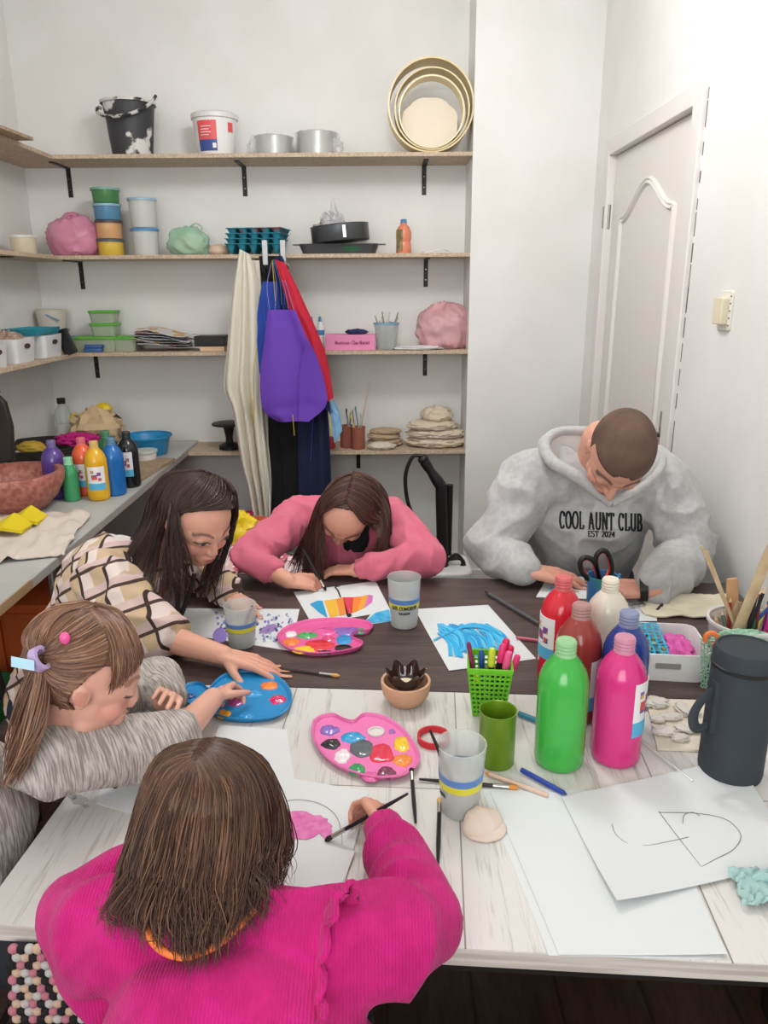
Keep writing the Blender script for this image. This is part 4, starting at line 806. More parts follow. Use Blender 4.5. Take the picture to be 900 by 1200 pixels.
for k, (a, b, c) in enumerate((((323, 358), (321, 330), (319, 305)), ((334, 357), (331, 330), (321, 305)), ((330, 357), (328, 330), (320, 304)), ((301, 408), (297, 440), (299, 497)),
                              ((371, 420), (368, 470), (364, 540)), ((328, 357), (326, 330), (322, 304)), ((384, 430), (385, 460), (386, 487)))):
    one('apron_tie', ['yellow tie among the straps above the purple apron', 'blue tie among the straps above the purple apron', 'teal tie among the straps above the purple apron', 'yellow tie hanging at the left side of the blue apron', 'blue tie dangling below the purple apron', 'dark tie among the straps above the purple apron', 'red tie at the right edge of the red apron'][k], 'tie', [tube(spline([PY(*a, 3.600 + .004 * k), PY(*b, 3.602 + .004 * k), PY(*c, 3.60 + .01 * k)], 12), .005, 6, .3)], mat('tie' + tc_[k], tc_[k], .8), 'apron ties')
for k, (px, py, c) in enumerate(((344, 502, '#e2cf3c'), (387, 503, '#e2cf3c'), (295, 484, '#d9c84a'))):
    one('apron_tie', ['short yellow tie end under the purple hem, middle', 'short yellow tie end under the purple hem, right', 'yellow tie loop crossing the cream towel'][k], 'tie', [tube([PY(px - 1, py - 16, 3.545 if k < 2 else 3.63), PY(px + 1, py + 8, 3.56 if k < 2 else 3.63)], .006, 6, .3)], mat('tie' + c, c, .8), 'apron ties')
hang('light_blue_cloth', 'light blue cloth showing right of the aprons above the lowest shelf', 'cloth', [(384, 470), (388, 490), (392, 520)], [(392, 470), (398, 485), (401, 505)], 3.66, mat('light_blue_fabric', '#86b8dc', .7), 1, .008, .004, seed=3)
# ------------------------------------------------------------------ black upright steam cleaner before the pillar
Ys = 3.2
t = thing('steam_cleaner', 'black upright steam cleaner with looped hose standing before the back wall', 'steam cleaner', (PY(520, 640, Ys).x, Ys, 0))
def q_(x, y, d=0): return PY(x, y, Ys + d)
part('handle', t, [tube(spline([q_(494, 534), q_(500, 545), (q_(517, 570))], 16), [.012, .02, .022, .024, .024, .022, .022, .023, .022, .022, .02, .02, .022, .024, .026, .026, .026], 14)], M_black)
part('pole', t, [tube([q_(517, 568), q_(519, 668)], .026, 16)], M_black); part('pole', t, [tube([q_(527, 568, .03), q_(525, 650, .03)], .016, 14)], M_black)
part('hose', t, [tube(spline([q_(494, 534), q_(483, 536), q_(475, 560), q_(480, 595), q_(497, 620), q_(512, 640), q_(517, 655), q_(540, 655), q_(543, 668), q_(530, 674), q_(520, 664), q_(534, 650), q_(542, 662), q_(522, 676)], 90), .0085, 10)], M_black)
part('base', t, [roundbox(q_(519, 600).x - .13, q_(519, 600).x + .13, Ys - .1, Ys + .16, 0.02, .3, .05, 6, 1.05), ], mat('cleaner_white', '#e0e0e0', .35), 'white base', bevel=.01)
for a in (-1, 1): part('wheel', t, [xf(lathe([(.001, -.015), (.05, -.015), (.05, .015), (.001, .015)], 24), Matrix.Translation((q_(519, 600).x + a * .12, Ys + .1, .05)) @ Matrix.Rotation(pi / 2, 4, 'Y'))], M_black)
# ------------------------------------------------------------------ papers and drawings
M_paper = mat('drawing_paper', '#d9dcdd', .7)
def paper(lab, cs, z=0, ups=(0, 0, 0, 0), grp=None, extra=None, name='paper_sheet', mats=None, n=14, th=.0005, flatpx=True):
    c = [T(x, y, z) for x, y in cs]
    a, b, c_, d = c; rows = []
    def pt(u, v):
        q = a.lerp(b, u).lerp(d.lerp(c_, u), v)
        h = ups[0] * ((1 - u) * (1 - v)) ** 3 + ups[1] * (u * (1 - v)) ** 3 + ups[2] * (u * v) ** 3 + ups[3] * ((1 - u) * v) ** 3
        return Vector((q.x, q.y, q.z + h + .0004))
    rows = [[pt(j / n, i / n) for j in range(n + 1)] for i in range(n + 1)]
    t = thing(name, lab, 'paper', tuple(c[0]), grp)
    part('sheet', t, [sheet(rows[::-1], th)], M_paper, angle=80)
    return t
def flatpoly(pts, z, th=.0003):
    w = [T(x, y, z) for x, y in pts]; v = [(p.x, p.y, p.z) for p in w] + [(p.x, p.y, p.z + th) for p in w]; n = len(w)
    return v, [tuple(range(n))[::-1], tuple(range(n, 2 * n))] + [(i, (i + 1) % n, n + (i + 1) % n, n + i) for i in range(n)]
def blot(px, py, rx, ry, z, seed=0, th=.0003, amp=.3, rot=0, n=36):
    pts = []
    for i in range(n):
        a = 2 * pi * i / n; k = 1 + amp * (noise.noise(Vector((cos(a) * 1.6 + seed * 3.7, sin(a) * 1.6, seed))) + .6 * noise.noise(Vector((cos(a) * 5, sin(a) * 5, seed))))
        x, y = rx * k * cos(a), ry * k * sin(a); pts.append((px + x * cos(rot) - y * sin(rot), py + x * sin(rot) + y * cos(rot)))
    return flatpoly(pts[::-1], z, th)
def stroke(pts, z, w, n=30, th=.0003):
    """flat pencil or brush line through picture points on the table plane, w metres wide"""
    P = spline([T(x, y, z) for x, y in pts], n); v = []; f = []
    for i, q in enumerate(P):
        t_ = (P[min(i + 1, n)] - P[max(i - 1, 0)]).normalized(); s_ = Vector((-t_.y, t_.x, 0)) * w / 2
        for e in (0, th): v += [tuple(q + s_ + Vector((0, 0, e))), tuple(q - s_ + Vector((0, 0, e)))]
    for i in range(n): k = 4 * i; f += [(k + 2, k + 6, k + 7, k + 3), (k, k + 1, k + 5, k + 4), (k, k + 4, k + 6, k + 2), (k + 1, k + 3, k + 7, k + 5)]
    return v, f
def pt_mat(c, c2=None, vs=40): return mat('art_' + c, c, .55, var=c2, vscale=vs) if c2 else mat('art_' + c, c, .55)
M_graph = mat('graphite', '#6f6f76', .6)
# front right: blank sheets and the pencil drawing
paper('blank white sheet at the front right, lowest of the pile on the table edge', [(643, 1120), (846, 1125), (760, 930), (563, 921)], .0)
paper('blank white sheet second in the front right pile', [(655, 1119), (852, 1121), (768, 934), (573, 925)], .0012, (0, .004, 0, 0))
t = paper('white sheet with a pencil heart-like drawing at the right edge', [(722, 1064), (938, 1008), (862, 890), (658, 934)], .0032, (.012, 0, .006, 0))
def hz(u): return .0048
dr = [stroke([(717, 966), (722, 978), (735, 988), (755, 991), (780, 987), (807, 981)], .0046, .0009), stroke([(772, 951), (790, 975), (822, 1016)], .0046, .0009), stroke([(772, 952), (815, 953), (850, 960), (868, 978), (860, 995), (840, 1006), (822, 1016)], .0046, .0009), stroke([(800, 965), (802, 955), (812, 952), (820, 956)], .0046, .0009)]
part('pencil_drawing', t, dr, M_graph)
# centre front: pink painting
paper('blank white sheet under the pink painting, behind the long haired girl', [(240, 915), (345, 915), (336, 855), (256, 850)], .0)
t = paper('white sheet with pink paint patch and pencil arc before the girl in pink', [(265, 1050), (402, 1045), (432, 928), (300, 905)], .0012, (0, 0.004, 0, 0))
part('painting', t, [(blot(352, 968, 34, 15, .0026, 3, amp=.35), 0), (blot(382, 976, 7, 7, .0027, 5), 0)], pt_mat('#d860a8', '#e07fb8', 60)); part('pencil_arc', t, [stroke([(330, 940), (350, 937), (375, 942), (393, 955), (400, 975), (401, 990)], .0026, .0007)], M_graph)
paper('white sheet lying askew nearest the girl in pink', [(300, 1065), (400, 1040), (416, 1000), (330, 985)], .0032, (0, .004, .004, 0))
t = paper('small white sheet with black and brown paint under the ponytail girl', [(113, 942), (165, 957), (205, 915), (128, 890)], .0)
part('painting', t, [(blot(137, 912, 13, 10, .0012, 1, amp=.5), 0), (blot(133, 911, 4, 3, .0016, 2), 1), (blot(162, 902, 13, 8, .0012, 4, amp=.5), 2), (blot(178, 893, 9, 5, .0014, 6), 0)], [pt_mat('#1d1a1c'), M_paper, pt_mat('#56484a', '#2a2224', 50)])
t = one('paint_smudge', 'grey paint smudge on the white table near the ponytail girl', 'smudge', [blot(93, 938, 10, 5, .0, 3, amp=.6), blot(85, 934, 5, 3, .0, 5, amp=.6), blot(100, 945, 4, 2, .0, 7, amp=.6), blot(88, 928, 3, 3, 0, 9)], mat('grey_smudge', '#a5a19e', .6))
# dark table drawings
t = paper('white sheet with a rainbow umbrella painting before the girl in the rose sweater', [(366, 732), (458, 716), (440, 681), (344, 694)], .0)
um = [([(363, 708), (372, 704), (378, 704), (384, 724), (374, 718)], '#2c9bc8'), ([(380, 704), (394, 702), (397, 721), (387, 724)], '#e8b43a'), ([(394, 702), (402, 700), (408, 719), (398, 722)], '#e58a3c'), ([(402, 700), (414, 700), (412, 718), (406, 720)], '#df3f56'),
      ([(414, 700), (424, 699), (419, 716), (411, 719)], '#f08436'), ([(424, 699), (432, 697), (426, 713), (419, 716)], '#e9a53a'), ([(432, 697), (437, 698), (436, 706), (426, 713)], '#cf6fb0')]
part('painting', t, [(flatpoly(p[::-1], .0012), i) for i, (p, c) in enumerate(um)], [pt_mat(c) for p, c in um]); part('painted_handle', t, [stroke([(399, 700), (396, 692), (393, 688), (398, 687)], .0013, .004)], pt_mat('#1d1a1c'))
part('painted_dot', t, [blot(409, 721, 3, 2, .0012, 1)], pt_mat('#1d1a1c'))
t = paper('sheet painted bright blue, half under the tall plastic cup', [(424, 733), (460, 728), (456, 714), (436, 718)], .0009)
part('painting', t, [flatpoly([(424, 731), (458, 728), (456, 714), (440, 718)], .0020)], pt_mat('#1f9fd6', '#57b8e0', 60))
t = paper('white sheet with broad bright blue brush strokes on the dark table', [(526, 787), (628, 772), (572, 709), (486, 714)], .0, (.002, 0, 0, 0))
random.seed(4); st = []
for k in range(64):
    x0 = random.uniform(512, 572); y0 = random.uniform(730, 742); x1 = x0 + random.uniform(10, 32); y1 = y0 + random.uniform(18, 34); st.append((stroke([(x0, y0), ((x0 + x1) / 2 + 5, (y0 + y1) / 2 - 4), (x1, min(y1, 772 - abs(x1 - 560) * .1))], .0014 + .00004 * k, random.uniform(.004, .008), 8), k % 3))
for k in range(16): x0 = 508 + k * 1.6; st.append((stroke([(x0, 750 - k * .8), (x0 + 25, 738 - k * .5), (x0 + 56, 731 + k * .9)], .0042 + .00003 * k, .005, 10), k % 3))
part('painting', t, st, [pt_mat('#29b0e6'), pt_mat('#52c1ec'), pt_mat('#1a9ad8')])
t = paper('white sheet dabbed with purple and blue spots under the low cup', [(196, 740), (341, 763), (351, 714), (214, 713)], .0)
st = []
for k in range(170):
    x, y = random.uniform(252, 345), random.uniform(718, 758)
    if y > 722 + (x - 200) * .27 or x > 349 - (y - 714) * .2: continue
    st.append((blot(x, y, random.uniform(1, 2.4), random.uniform(.8, 1.8), .0014, k, n=7, rot=random.uniform(0, 3)), random.choice([0, 1, 2])))
st += [(blot(258, 744, 8, 9, .0013, 2), 0), (blot(315, 737, 11, 4, .0013, 8, rot=-.3), 3)]
part('painting', t, st, [pt_mat('#8f7cc4'), pt_mat('#4d4f8c'), pt_mat('#9fb0cc'), pt_mat('#9c7ab0')])
# near the man
t = paper('small printed white sheet lying before the man in the hoodie', [(690, 722), (745, 722), (748, 697), (700, 692)], .0)
part('painting', t, [blot(715, 704, 14, 5, .0012, 3)], pt_mat('#8fc4e0', '#dfe8ee', 60))
t = paper('small sheet painted pale blue under the man\'s hand', [(628, 700), (690, 702), (684, 676), (642, 676)], .0)
part('painting', t, [blot(660, 690, 15, 7, .0012, 6)], pt_mat('#4fb3dc', '#bfe0ee', 60))
t = paper('white sheet with fine marker lines left of the cream cloth', [(705, 728), (770, 728), (768, 702), (712, 704)], .0012)
random.seed(9); part('scribble', t, [stroke([(random.uniform(716, 760), random.uniform(705, 722)) for _ in range(4)], .0024, .001, 24) for k in range(7)], M_graph)
one('black_pen_cap', 'small black pen cap lying on the marker drawing', 'pen cap', [tube([T(770, 716, .006), T(776, 709, .006)], .005, 10)], M_black)
a, b, c, d = T(756, 722), T(868, 728), T(850, 698), T(752, 700)
drape('cream cotton cloth lying on the dark table beside the man', [a, b, c, d], TT, mat('cream_cotton', '#e6dfc6', .9), 7, amp=.004)
# ------------------------------------------------------------------ palettes
def palette(lab, outline, c, blobs, hole=None, base_z=.0006, dish=None):
    w = [T(x, y, base_z) for x, y in outline]; w = spline(w + [w[0]], 72)[:-1]; ctr = sum(w, Vector()) / len(w)
    t = thing('paint_palette', lab, 'palette', tuple(ctr), 'plastic palettes'); rings = []; v = []; n = len(w)
    for s_, z in ((.93, 0), (1.0, .011), (.985, .0125), (.955, .0115), (.93, .006), (.0, .006)):
        for q in w: r = ctr.lerp(q, s_ if s_ else .001); v.append((r.x, r.y, ctr.z + z))
    f = [tuple(range(n))[::-1]]
    for j in range(5): f += [(j * n + i, j * n + (i + 1) % n, (j + 1) * n + (i + 1) % n, (j + 1) * n + i) for i in range(n)]
    m = mat('palette_' + c, c, .3); part('plate', t, [(v, f)], m, angle=50)
    for k, (x, y, rx, ry, col) in enumerate(blobs):
        q = T(x, y, base_z + .008)
        # well rim and paint
        sx = (T(x + rx, y, .008) - T(x, y, .008)).length; sy = (T(x, y + ry, .008) - T(x, y, .008)).length
        if col == 'hole':
            part('thumb_hole', t, [xf(lathe([(.85, 0), (1.05, .0), (1.05, .0035), (.85, .0035), (.85, 0)], 28, False, False), Matrix.Translation((q.x, q.y, ctr.z + .006)) @ Matrix.Diagonal((sx, sy, 1, 1))), xf(lathe([(.001, 0), (.86, 0), (.86, .0006), (.001, .0006)], 28), Matrix.Translation((q.x, q.y, ctr.z + .0062)) @ Matrix.Diagonal((sx, sy, 1, 1)))], [mat('hole_' + (hole or '#dcd6d2'), hole or '#dcd6d2', .5)]); continue
        vv, ff = ell((0, 0, 0), (1, 1, 1), 28); o = []
        for p in vv:
            a = atan2(p[1], p[0]); k_ = 1 + .25 * noise.noise(Vector((cos(a) * 1.4 + k * 3.1, sin(a) * 1.4, k * 1.7 + x))) + .12 * noise.noise(Vector((p[0] * 4, p[1] * 4, k)))
            o.append((q.x + p[0] * sx * k_, q.y + p[1] * sy * k_, ctr.z + .006 + max(0, p[2]) * (.004 + .0025 * noise.noise(Vector((p[0] * 3, p[1] * 3, k + 5))))))
        part('paint_blob', t, [(o, ff)], mat('gloss_' + col, col, .18, coat=.5, bump=.4, bscale=90), {'#2a7fd0': 'blue', '#df2f3e': 'red'}.get(col, None) and ({'#2a7fd0': 'blue', '#df2f3e': 'red'}[col] + ' paint'))
    return t
s3 = lambda L: [(340 + x / 3, 740 + y / 3) for x, y in L]
pb = [(140, 345, 32, 20, '#8a6bbf'), (145, 393, 34, 18, '#1d1d22'), (220, 370, 42, 20, '#2f9fd4'), (253, 410, 48, 32, '#5b6268'), (320, 425, 44, 36, '#e02f4c'), (390, 392, 30, 27, '#edc62b'), (186, 435, 32, 24, '#efe0e6'),
      (396, 450, 33, 22, '#ee8b34'), (235, 482, 30, 22, '#2e9a5a'), (282, 508, 32, 18, '#e264a6'), (338, 494, 36, 24, '#7c2f50'), (302, 352, 28, 16, 'hole'), (358, 350, 12, 8, '#a06abf')]
palette('pink kidney-shaped paint palette on the white table, in front of the clay bowl', s3([(80, 330), (105, 312), (150, 305), (188, 322), (225, 328), (262, 303), (330, 314), (395, 355), (438, 410), (457, 460), (440, 500), (390, 528), (300, 533), (215, 512), (145, 478), (98, 430), (76, 378)]), '#e878b4',
        [(340 + x / 3, 740 + y / 3, rx / 3, ry / 3, c) for x, y, rx, ry, c in pb])
s4 = lambda L: [(260 + x / 3, 530 + y / 3) for x, y in L]
pb = [(243, 637, 22, 10, '#ede4e8'), (298, 641, 34, 12, '#48a860'), (365, 628, 44, 14, '#e05a9e'), (438, 626, 46, 15, '#8a66b8'), (490, 627, 17, 10, '#3f9a70'), (243, 664, 30, 15, '#ee7f34'), (342, 676, 52, 20, '#df2f3e'), (430, 656, 27, 17, '#2a8fd0'), (288, 692, 40, 15, '#f0c81e'), (362, 702, 30, 8, '#241a20'), (427, 687, 29, 9, 'hole'), (375, 655, 24, 9, '#d8457a')]
palette('pink kidney-shaped paint palette on the dark table, beside the umbrella painting', s4([(195, 655), (212, 636), (240, 620), (300, 603), (360, 597), (420, 596), (480, 600), (522, 610), (532, 626), (515, 640), (470, 645), (458, 656), (470, 668), (494, 678), (494, 692), (470, 704), (410, 716), (330, 722), (255, 712), (215, 694), (198, 675)]), '#df5f9c',
        [(260 + x / 3, 530 + y / 3, rx / 3, ry / 3, c) for x, y, rx, ry, c in pb], hole='#3a2c2c')
palette('blue kidney-shaped paint palette reached for by the two girls at left', [(211, 816), (216, 809), (226, 805), (237, 806), (244, 812), (250, 806), (262, 796), (285, 789), (312, 791), (333, 803), (342, 818), (340, 834), (326, 845), (300, 849), (270, 848), (250, 842), (232, 834), (218, 828)], '#2389c4',
        [(316, 803, 11, 5, '#ee7f34'), (325, 819, 10, 5, '#d92560'), (262, 836, 8, 5, '#e6a030'), (276, 821, 10, 6, '#b04a90'), (290, 840, 9, 4, '#2a9ad8'), (296, 812, 12, 5, '#2a9ad8'), (222, 815, 7, 3, '#1d4f8c')])
# ------------------------------------------------------------------ cups, bowl, pots
M_cup = mat('frosted_cup', '#dde1de', .3, alpha=.4, bump=.1, bscale=40)
def cup(lab, base, h, rb, rt, water, bands=True, txt=None, la=250, brush=None):
    t = thing('plastic_cup', lab, 'cup', base, 'frosted paint water cups')
    r = lambda z: rb + (rt - rb) * z / h
    part('cup_body', t, at([vessel([(rb - .002, 0), (rb, .002), (r(h * .5), h * .5), (rt, h)], .0016, 36)], base), M_cup)
    if water: part('paint_water', t, at([lathe([(rb - .0035, .004), (r(h * water) - .003, h * water), (.001, h * water)], 32, True, False)], base), mat('murky_water', '#a9aaa2', .2))
    if bands:
        for a, b, c in ((.52, .62, '#5b84c0'), (.42, .52, '#d9d23c')):
            part('colour_band', t, at([lathe([(r(h * a) + .0006, h * a), (r(h * b) + .0006, h * b), (r(h * b) - .001, h * b), (r(h * a) - .001, h * a), (r(h * a) + .0006, h * a)], 36, False, False)], base), mat('band_' + c, c, .4), 'blue band' if a > .5 else 'yellow band')
    if txt:
        for s_, z0, size, i in txt:
            ls, w = stroketext(s_, FONT, size, lambda u, v, d: (0, 0, 0), .3, .2)
            def pl(u, v, d, w=w, z0=z0): a = radians(la) + (u - w / 2) / r(z0 + v); rr = r(z0 + v) + .0007 + d; return (base[0] + rr * cos(a), base[1] + rr * sin(a), base[2] + z0 + v)
            ls, w = stroketext(s_, FONT, size, pl, .26, .16); part('lettering', t, ls, mat('print_dark', '#3a3d3c', .5), smooth=False)
    return t
b0 = T(474, 738, .0006) + Vector((0, .03, 0)); cup('tall frosted cup with blue and yellow bands in the middle of the dark table', b0, .124, .032, .040, .5, txt=[('LOS COMODOR', .052, .0085, 0), ('GAADOR', .04, .006, 0)], la=270)
b1 = T(281, 762, .0006) + Vector((0, .03, 0)); cup('frosted cup with a brush in it beside the purple dabbed sheet', b1, .100, .030, .037, .5)
b2 = T(541, 962, .0006) + Vector((0, .026, 0)); cup('frosted cup with murky water nearest the camera, beside the clay shell', b2, .119, .0285, .0380, .46, txt=[('COM', .036, .007, 0)], la=205)
M_bh = mat('black_handle', '#19181b', .3); M_fer = mat('ferrule', '#b9b5ae', .25, metal=.9)
def brush(lab, a, b, tip='#d9a05a', r=.0032, ferr=.16, hc=None, grp='paint brushes', tl=.09, lift=True):
    """a = handle end, b = bristle end"""
    A_, B_ = Vector(a), Vector(b); t = thing('paint_brush', lab, 'brush', tuple(A_), grp); l = A_.lerp
    part('handle', t, [tube([A_, A_.lerp(B_, .3), A_.lerp(B_, 1 - ferr - tl)], [r * .6, r * 1.1, r], 8)], hc or M_bh)
    part('ferrule', t, [tube([A_.lerp(B_, 1 - ferr - tl), A_.lerp(B_, 1 - tl)], [r * 1.05, r * 1.2], 10)], M_fer); part('bristles', t, [tube([A_.lerp(B_, 1 - tl), A_.lerp(B_, 1 - tl * .4), B_], [r * 1.1, r * 1.4, r * .5], 8)], mat('bristle' + tip, tip, .8))
    return t
brush('black brush standing in the low cup on the dark table', PY(296, 710, b1.y - .005), b1 + Vector((-.01, .005, .006)))
brush('black brush leaning in the cup nearest the camera', PZ(504, 856, TT + .150), b2 + Vector((.004, .004, .006)))
h = .0045
brush('brush with ginger bristles lying on the dark table edge', T(325, 783, h), T(398, 792, h), ferr=.2, tl=.12, hc=mat('brown_handle', '#3a2b28', .4))
brush('thin black brush lying beside the front pink palette', T(487, 964, h), T(482, 900, .02), '#19181b')
brush('black brush with golden tip pointing away from the camera, before the cup', T(513, 1016, h), T(515, 935, h), '#e2b060')
brush('black brush lying behind the front cup, golden tip to the right', T(491, 913, h), T(607, 923, h), '#d9903f')
def pencil(lab, a, b, c, name='pencil', r=.0036, tipc='#d9b78c', cat='pencil'):
    A_, B_ = Vector(a), Vector(b); t = thing(name, lab, cat, tuple(A_)); part('barrel', t, [tube([A_, A_.lerp(B_, .92)], r, 6)], mat('barrel' + c, c, .4)); part('tip', t, [tube([A_.lerp(B_, .92), B_], [r, r * .25], 6)], mat('tip' + tipc, tipc, .6)); return t
pencil('natural wood pencil with orange end lying behind the front cup', T(642, 932, .005), T(568, 905, .005), '#d9b9a4', tipc='#e28a3c')
pencil('dark blue ballpoint pen lying at the corner of the blank sheets', T(611, 902, .006), T(664, 931, .006), '#1f3f9a', 'pen', .0045, '#27407f', 'pen')
pencil('teal blue marker half hidden behind the lime green bottle', T(608, 836, .006), T(634, 846, .006), '#2f7f98', 'marker', .0055, '#2a5f80', 'pen')
pencil('black and grey pen lying on the dark table before the man', T(632, 731, .006), T(568, 693, .006), '#55555a', 'pen', .005, '#1d1d20', 'pen')
pencil('thin pinkish red pen lying between blue painting and red bottle', T(634, 751, .005), T(604, 747, .005), '#c2566a', 'pen', .0038, '#c2566a', 'pen')
one('clear_rod', 'thin clear glue rod lying before the pink bottle', 'rod', [tube([T(752, 868, .005), T(812, 916, .005)], .0028, 8)], mat('clear_rod', '#e3e0dc', .2, alpha=.6))
# clay bowl with glass candle holder
b = T(476, 830, .0006) + Vector((0, .026, 0))
one('clay_bowl', 'small natural clay bowl at the seam of the two tables, holding the glass candle cup', 'bowl', at([vessel([(.026, 0), (.034, .003), (.045, .02), (.049, .04), (.0485, .047)], .005, 40)], b), mat('natural_clay', '#cfa283', .7, bump=.15, bscale=60))
v, f = vessel([(.012, 0), (.016, .004), (.011, .01), (.022, .018), (.032, .034), (.037, .052)], .002, 64)
v = [(x * (1 + .10 * cos(6 * atan2(y, x)) * min(1, z / .03)), y * (1 + .10 * cos(6 * atan2(y, x)) * min(1, z / .03)), z + (.007 * cos(6 * atan2(y, x)) if z > .045 else 0)) for x, y, z in v]
b_ = b + Vector((.0, .004, .012)); t = thing('candle_holder', 'dark amber glass flower-shaped candle cup in the small clay bowl', 'candle holder', b_)
part('glass', t, at([(v, f)], b_), mat('amber_glass', '#3a2420', .08, alpha=.86, coat=.6)); part('candle', t, at([lathe([(.017, .012), (.02, .026), (.001, .027)], 24)], b_), mat('wax', '#efe2c0', .5), 'pale wax candle')
# lime mesh basket with markers
b = T(573, 846, .0006) + Vector((.004, .045, 0)); zt = .102; bw, bt = .028, .04
t = thing('marker_basket', 'lime green perforated basket of pens and pink markers', 'pen basket', b)
M_lime = mat('lime_plastic', '#6fc22a', .35); M_ = tr(b.x, b.y, b.z, radians(-6)); vs = []
NZ = 9
for side in range(4):
    R_ = Matrix.Rotation(side * pi / 2, 4, 'Z')
    for k in range(NZ + 1):
        z = .004 + k * (zt - .012) / NZ; w = bw + (bt - bw) * z / zt; vs.append(xf(box(-w, w, -w - .0012, -w + .0008, z, z + (.0042 if k < NZ else .012)), M_ @ R_))
    for k in range(9):
        u = (k / 8 - .5) * 2
        w0, w1 = bw, bt; vs.append(xf(tube([(u * w0, -w0, .002), (u * w1, -w1, zt)], .0021, 4), M_ @ R_))
vs.append(xf(box(-bw, bw, -bw, bw, 0, .003), M_)); part('mesh_body', t, vs, M_lime, smooth=False)
def rim(w, z0, z1): return tray(-w, w, -w, w, z0, z1, .005, .0025, 1)
v, f = lathe([(1.0, zt - .002), (1.06, zt - .002), (1.06, zt + .004), (1.0, zt + .004), (1.0, zt - .002)], 4, False, False)
v = [((x * cos(pi / 4) - y * sin(pi / 4)) * bt * sqrt(2), (x * sin(pi / 4) + y * cos(pi / 4)) * bt * sqrt(2), z) for x, y, z in v]; part('rim', t, [xf((v, f), M_)], M_lime, smooth=False)
mk = [(-.026, .0, 549, 753, '#8c2f5c', .004, 'thin dark red pen in the lime basket'), (-.02, -.02, 558, 785, '#d9d23c', .006, 'yellow marker low in the lime basket'), (-.012, .01, 564, 762, '#2a56b0', .004, 'blue ballpoint pen in the lime basket'), (0, -.01, 577, 760, '#c8d63a', .006, 'lime yellow marker in the lime basket'),
      (.006, .014, 594, 749, '#e0245e', .0065, 'pink marker, tallest in the lime basket'), (.012, .004, 590, 755, '#e83a78', .0065, 'pink marker left of the tallest one'), (.022, .01, 599, 757, '#e0245e', .0065, 'pink marker right of the tallest one'), (.02, -.012, 597, 764, '#ee5a90', .0065, 'lighter pink marker in front in the lime basket'), (.028, -.004, 607, 768, '#e83a78', .0055, 'slim pink marker at the right of the lime basket')]
for dx, dy, px, py, c, r, lab in mk:
    s_ = b + Vector((dx * .7, dy, .006)); e = PY(px, py, b.y + dy * 1.4); t = thing('marker' if r > .005 else 'pen', lab, 'marker', tuple(s_), 'pens in the lime basket')
    part('barrel', t, [tube([s_, s_.lerp(e, .72)], r, 12)], mat('barrel_dark', '#2a2224', .4) if r > .005 else mat('marker' + c, c, .35)); part('cap', t, [tube([s_.lerp(e, .72), s_.lerp(e, .97), e], [r * 1.12, r * 1.1, r * .8], 12)], mat('marker' + c, c, .35))
b = T(584, 903, .0006) + Vector((0, .027, 0))
one('green_tin_cup', 'olive green metal cylinder cup before the lime basket', 'cup', at([vessel([(.0295, 0), (.0305, .002), (.031, .098), (.032, .1)], .0015, 44)], b), mat('olive_metal', '#6f9420', .3, metal=.35))
q = T(508, 868, .0)
one('tape_ring', 'red plastic ring lying between pink palette and front cup', 'ring', [xf(lathe([(.026, 0), (.0295, 0), (.0295, .012), (.026, .012), (.026, 0)], 40, False, False), tr(q.x, q.y, TT + .0006))], mat('red_ring', '#cf2a38', .3))
# clay shell
q = T(565, 972); v, f = ell((0, 0, 0), (1, 1, 1), 32)
v = [(x * .034 * (1 - .25 * max(0, y)), y * .027, (max(z, -.3) + .3) * .02 * (1 + .3 * y) + .0012 * sin(x * 9)) for x, y, z in v]
one('clay_shell', 'small pale clay shell lying before the front cup', 'shell', [xf((v, f), tr(q.x, q.y + .004, TT + .0006, .5)), xf(([(a * .96, b_c * .96, c * .5) for a, b_c, c in v], f), tr(q.x + .004, q.y - .004, TT + .0006, .2))], mat('shell_clay', '#dccabb', .8, bump=.2, bscale=70))
drape('mint green cloth at the right edge of the white table', [T(868, 1065), T(935, 1070), T(935, 1015), T(862, 1030)], TT, mat('mint_cloth', '#a5c6c2', .85), 13, amp=.012)
# white basket with net bags
b = T(760, 800); x0 = T(692, 808).x; y0 = b.y - .005; ang = radians(-7)
cx, cy = T(757, 778).x, T(757, 778).y; M_ = tr(cx, cy, TT + .0006, ang)
t = thing('white_basket', 'white rectangular basket with net bags behind the blue paint bottle', 'basket', (cx, cy, TT + .0006))
part('basket_body', t, [xf(tray(-.112, .112, -.078, .078, 0, .062, .024, .003, .93, 6), M_)], plastic('white_plastic', '#e8e8e6'))
part('handle_hole', t, [xf(roundbox(.0, .05, -.0775, -.0765, .03, .042, .0003), M_)], mat('grey_gap', '#8d8d88', .5), 'grey slot in the basket side')
def net(outline, m, z, step=.011, seed=0):
    a, b, c, d = outline; vs = []; N1 = 8; N2 = 11
    def pt(u, v): q = a.lerp(b, u).lerp(d.lerp(c, u), v); return Vector((q.x, q.y, q.z + z + .006 * noise.noise(Vector((u * 4, v * 4, seed)))))
    for i in range(N1 + 1): vs.append(tube([pt(i / N1 + .03 * sin(j * pi), j / 30) + Vector((.0022 * cos(j * pi * .9 + i * pi), 0, 0)) for j in range(31)], .0021, 5, .5))
    for j in range(N2 + 1): vs.append(tube([pt(i / 24, min(1, max(0, j / N2 + .018 * sin(i * 1.05 + j * pi)))) for i in range(25)], .0021, 5, .5))
    return vs
def corner(x, y, z): return M_ @ Vector((x, y, z))
one('net_bag', 'turquoise net bag of small parts in the white basket', 'net', net([corner(-.08, -.068, .05), corner(.03, -.068, .052), corner(.03, .066, .066), corner(-.08, .066, .06)], None, 0), mat('turquoise_net', '#2aa9d2', .5))
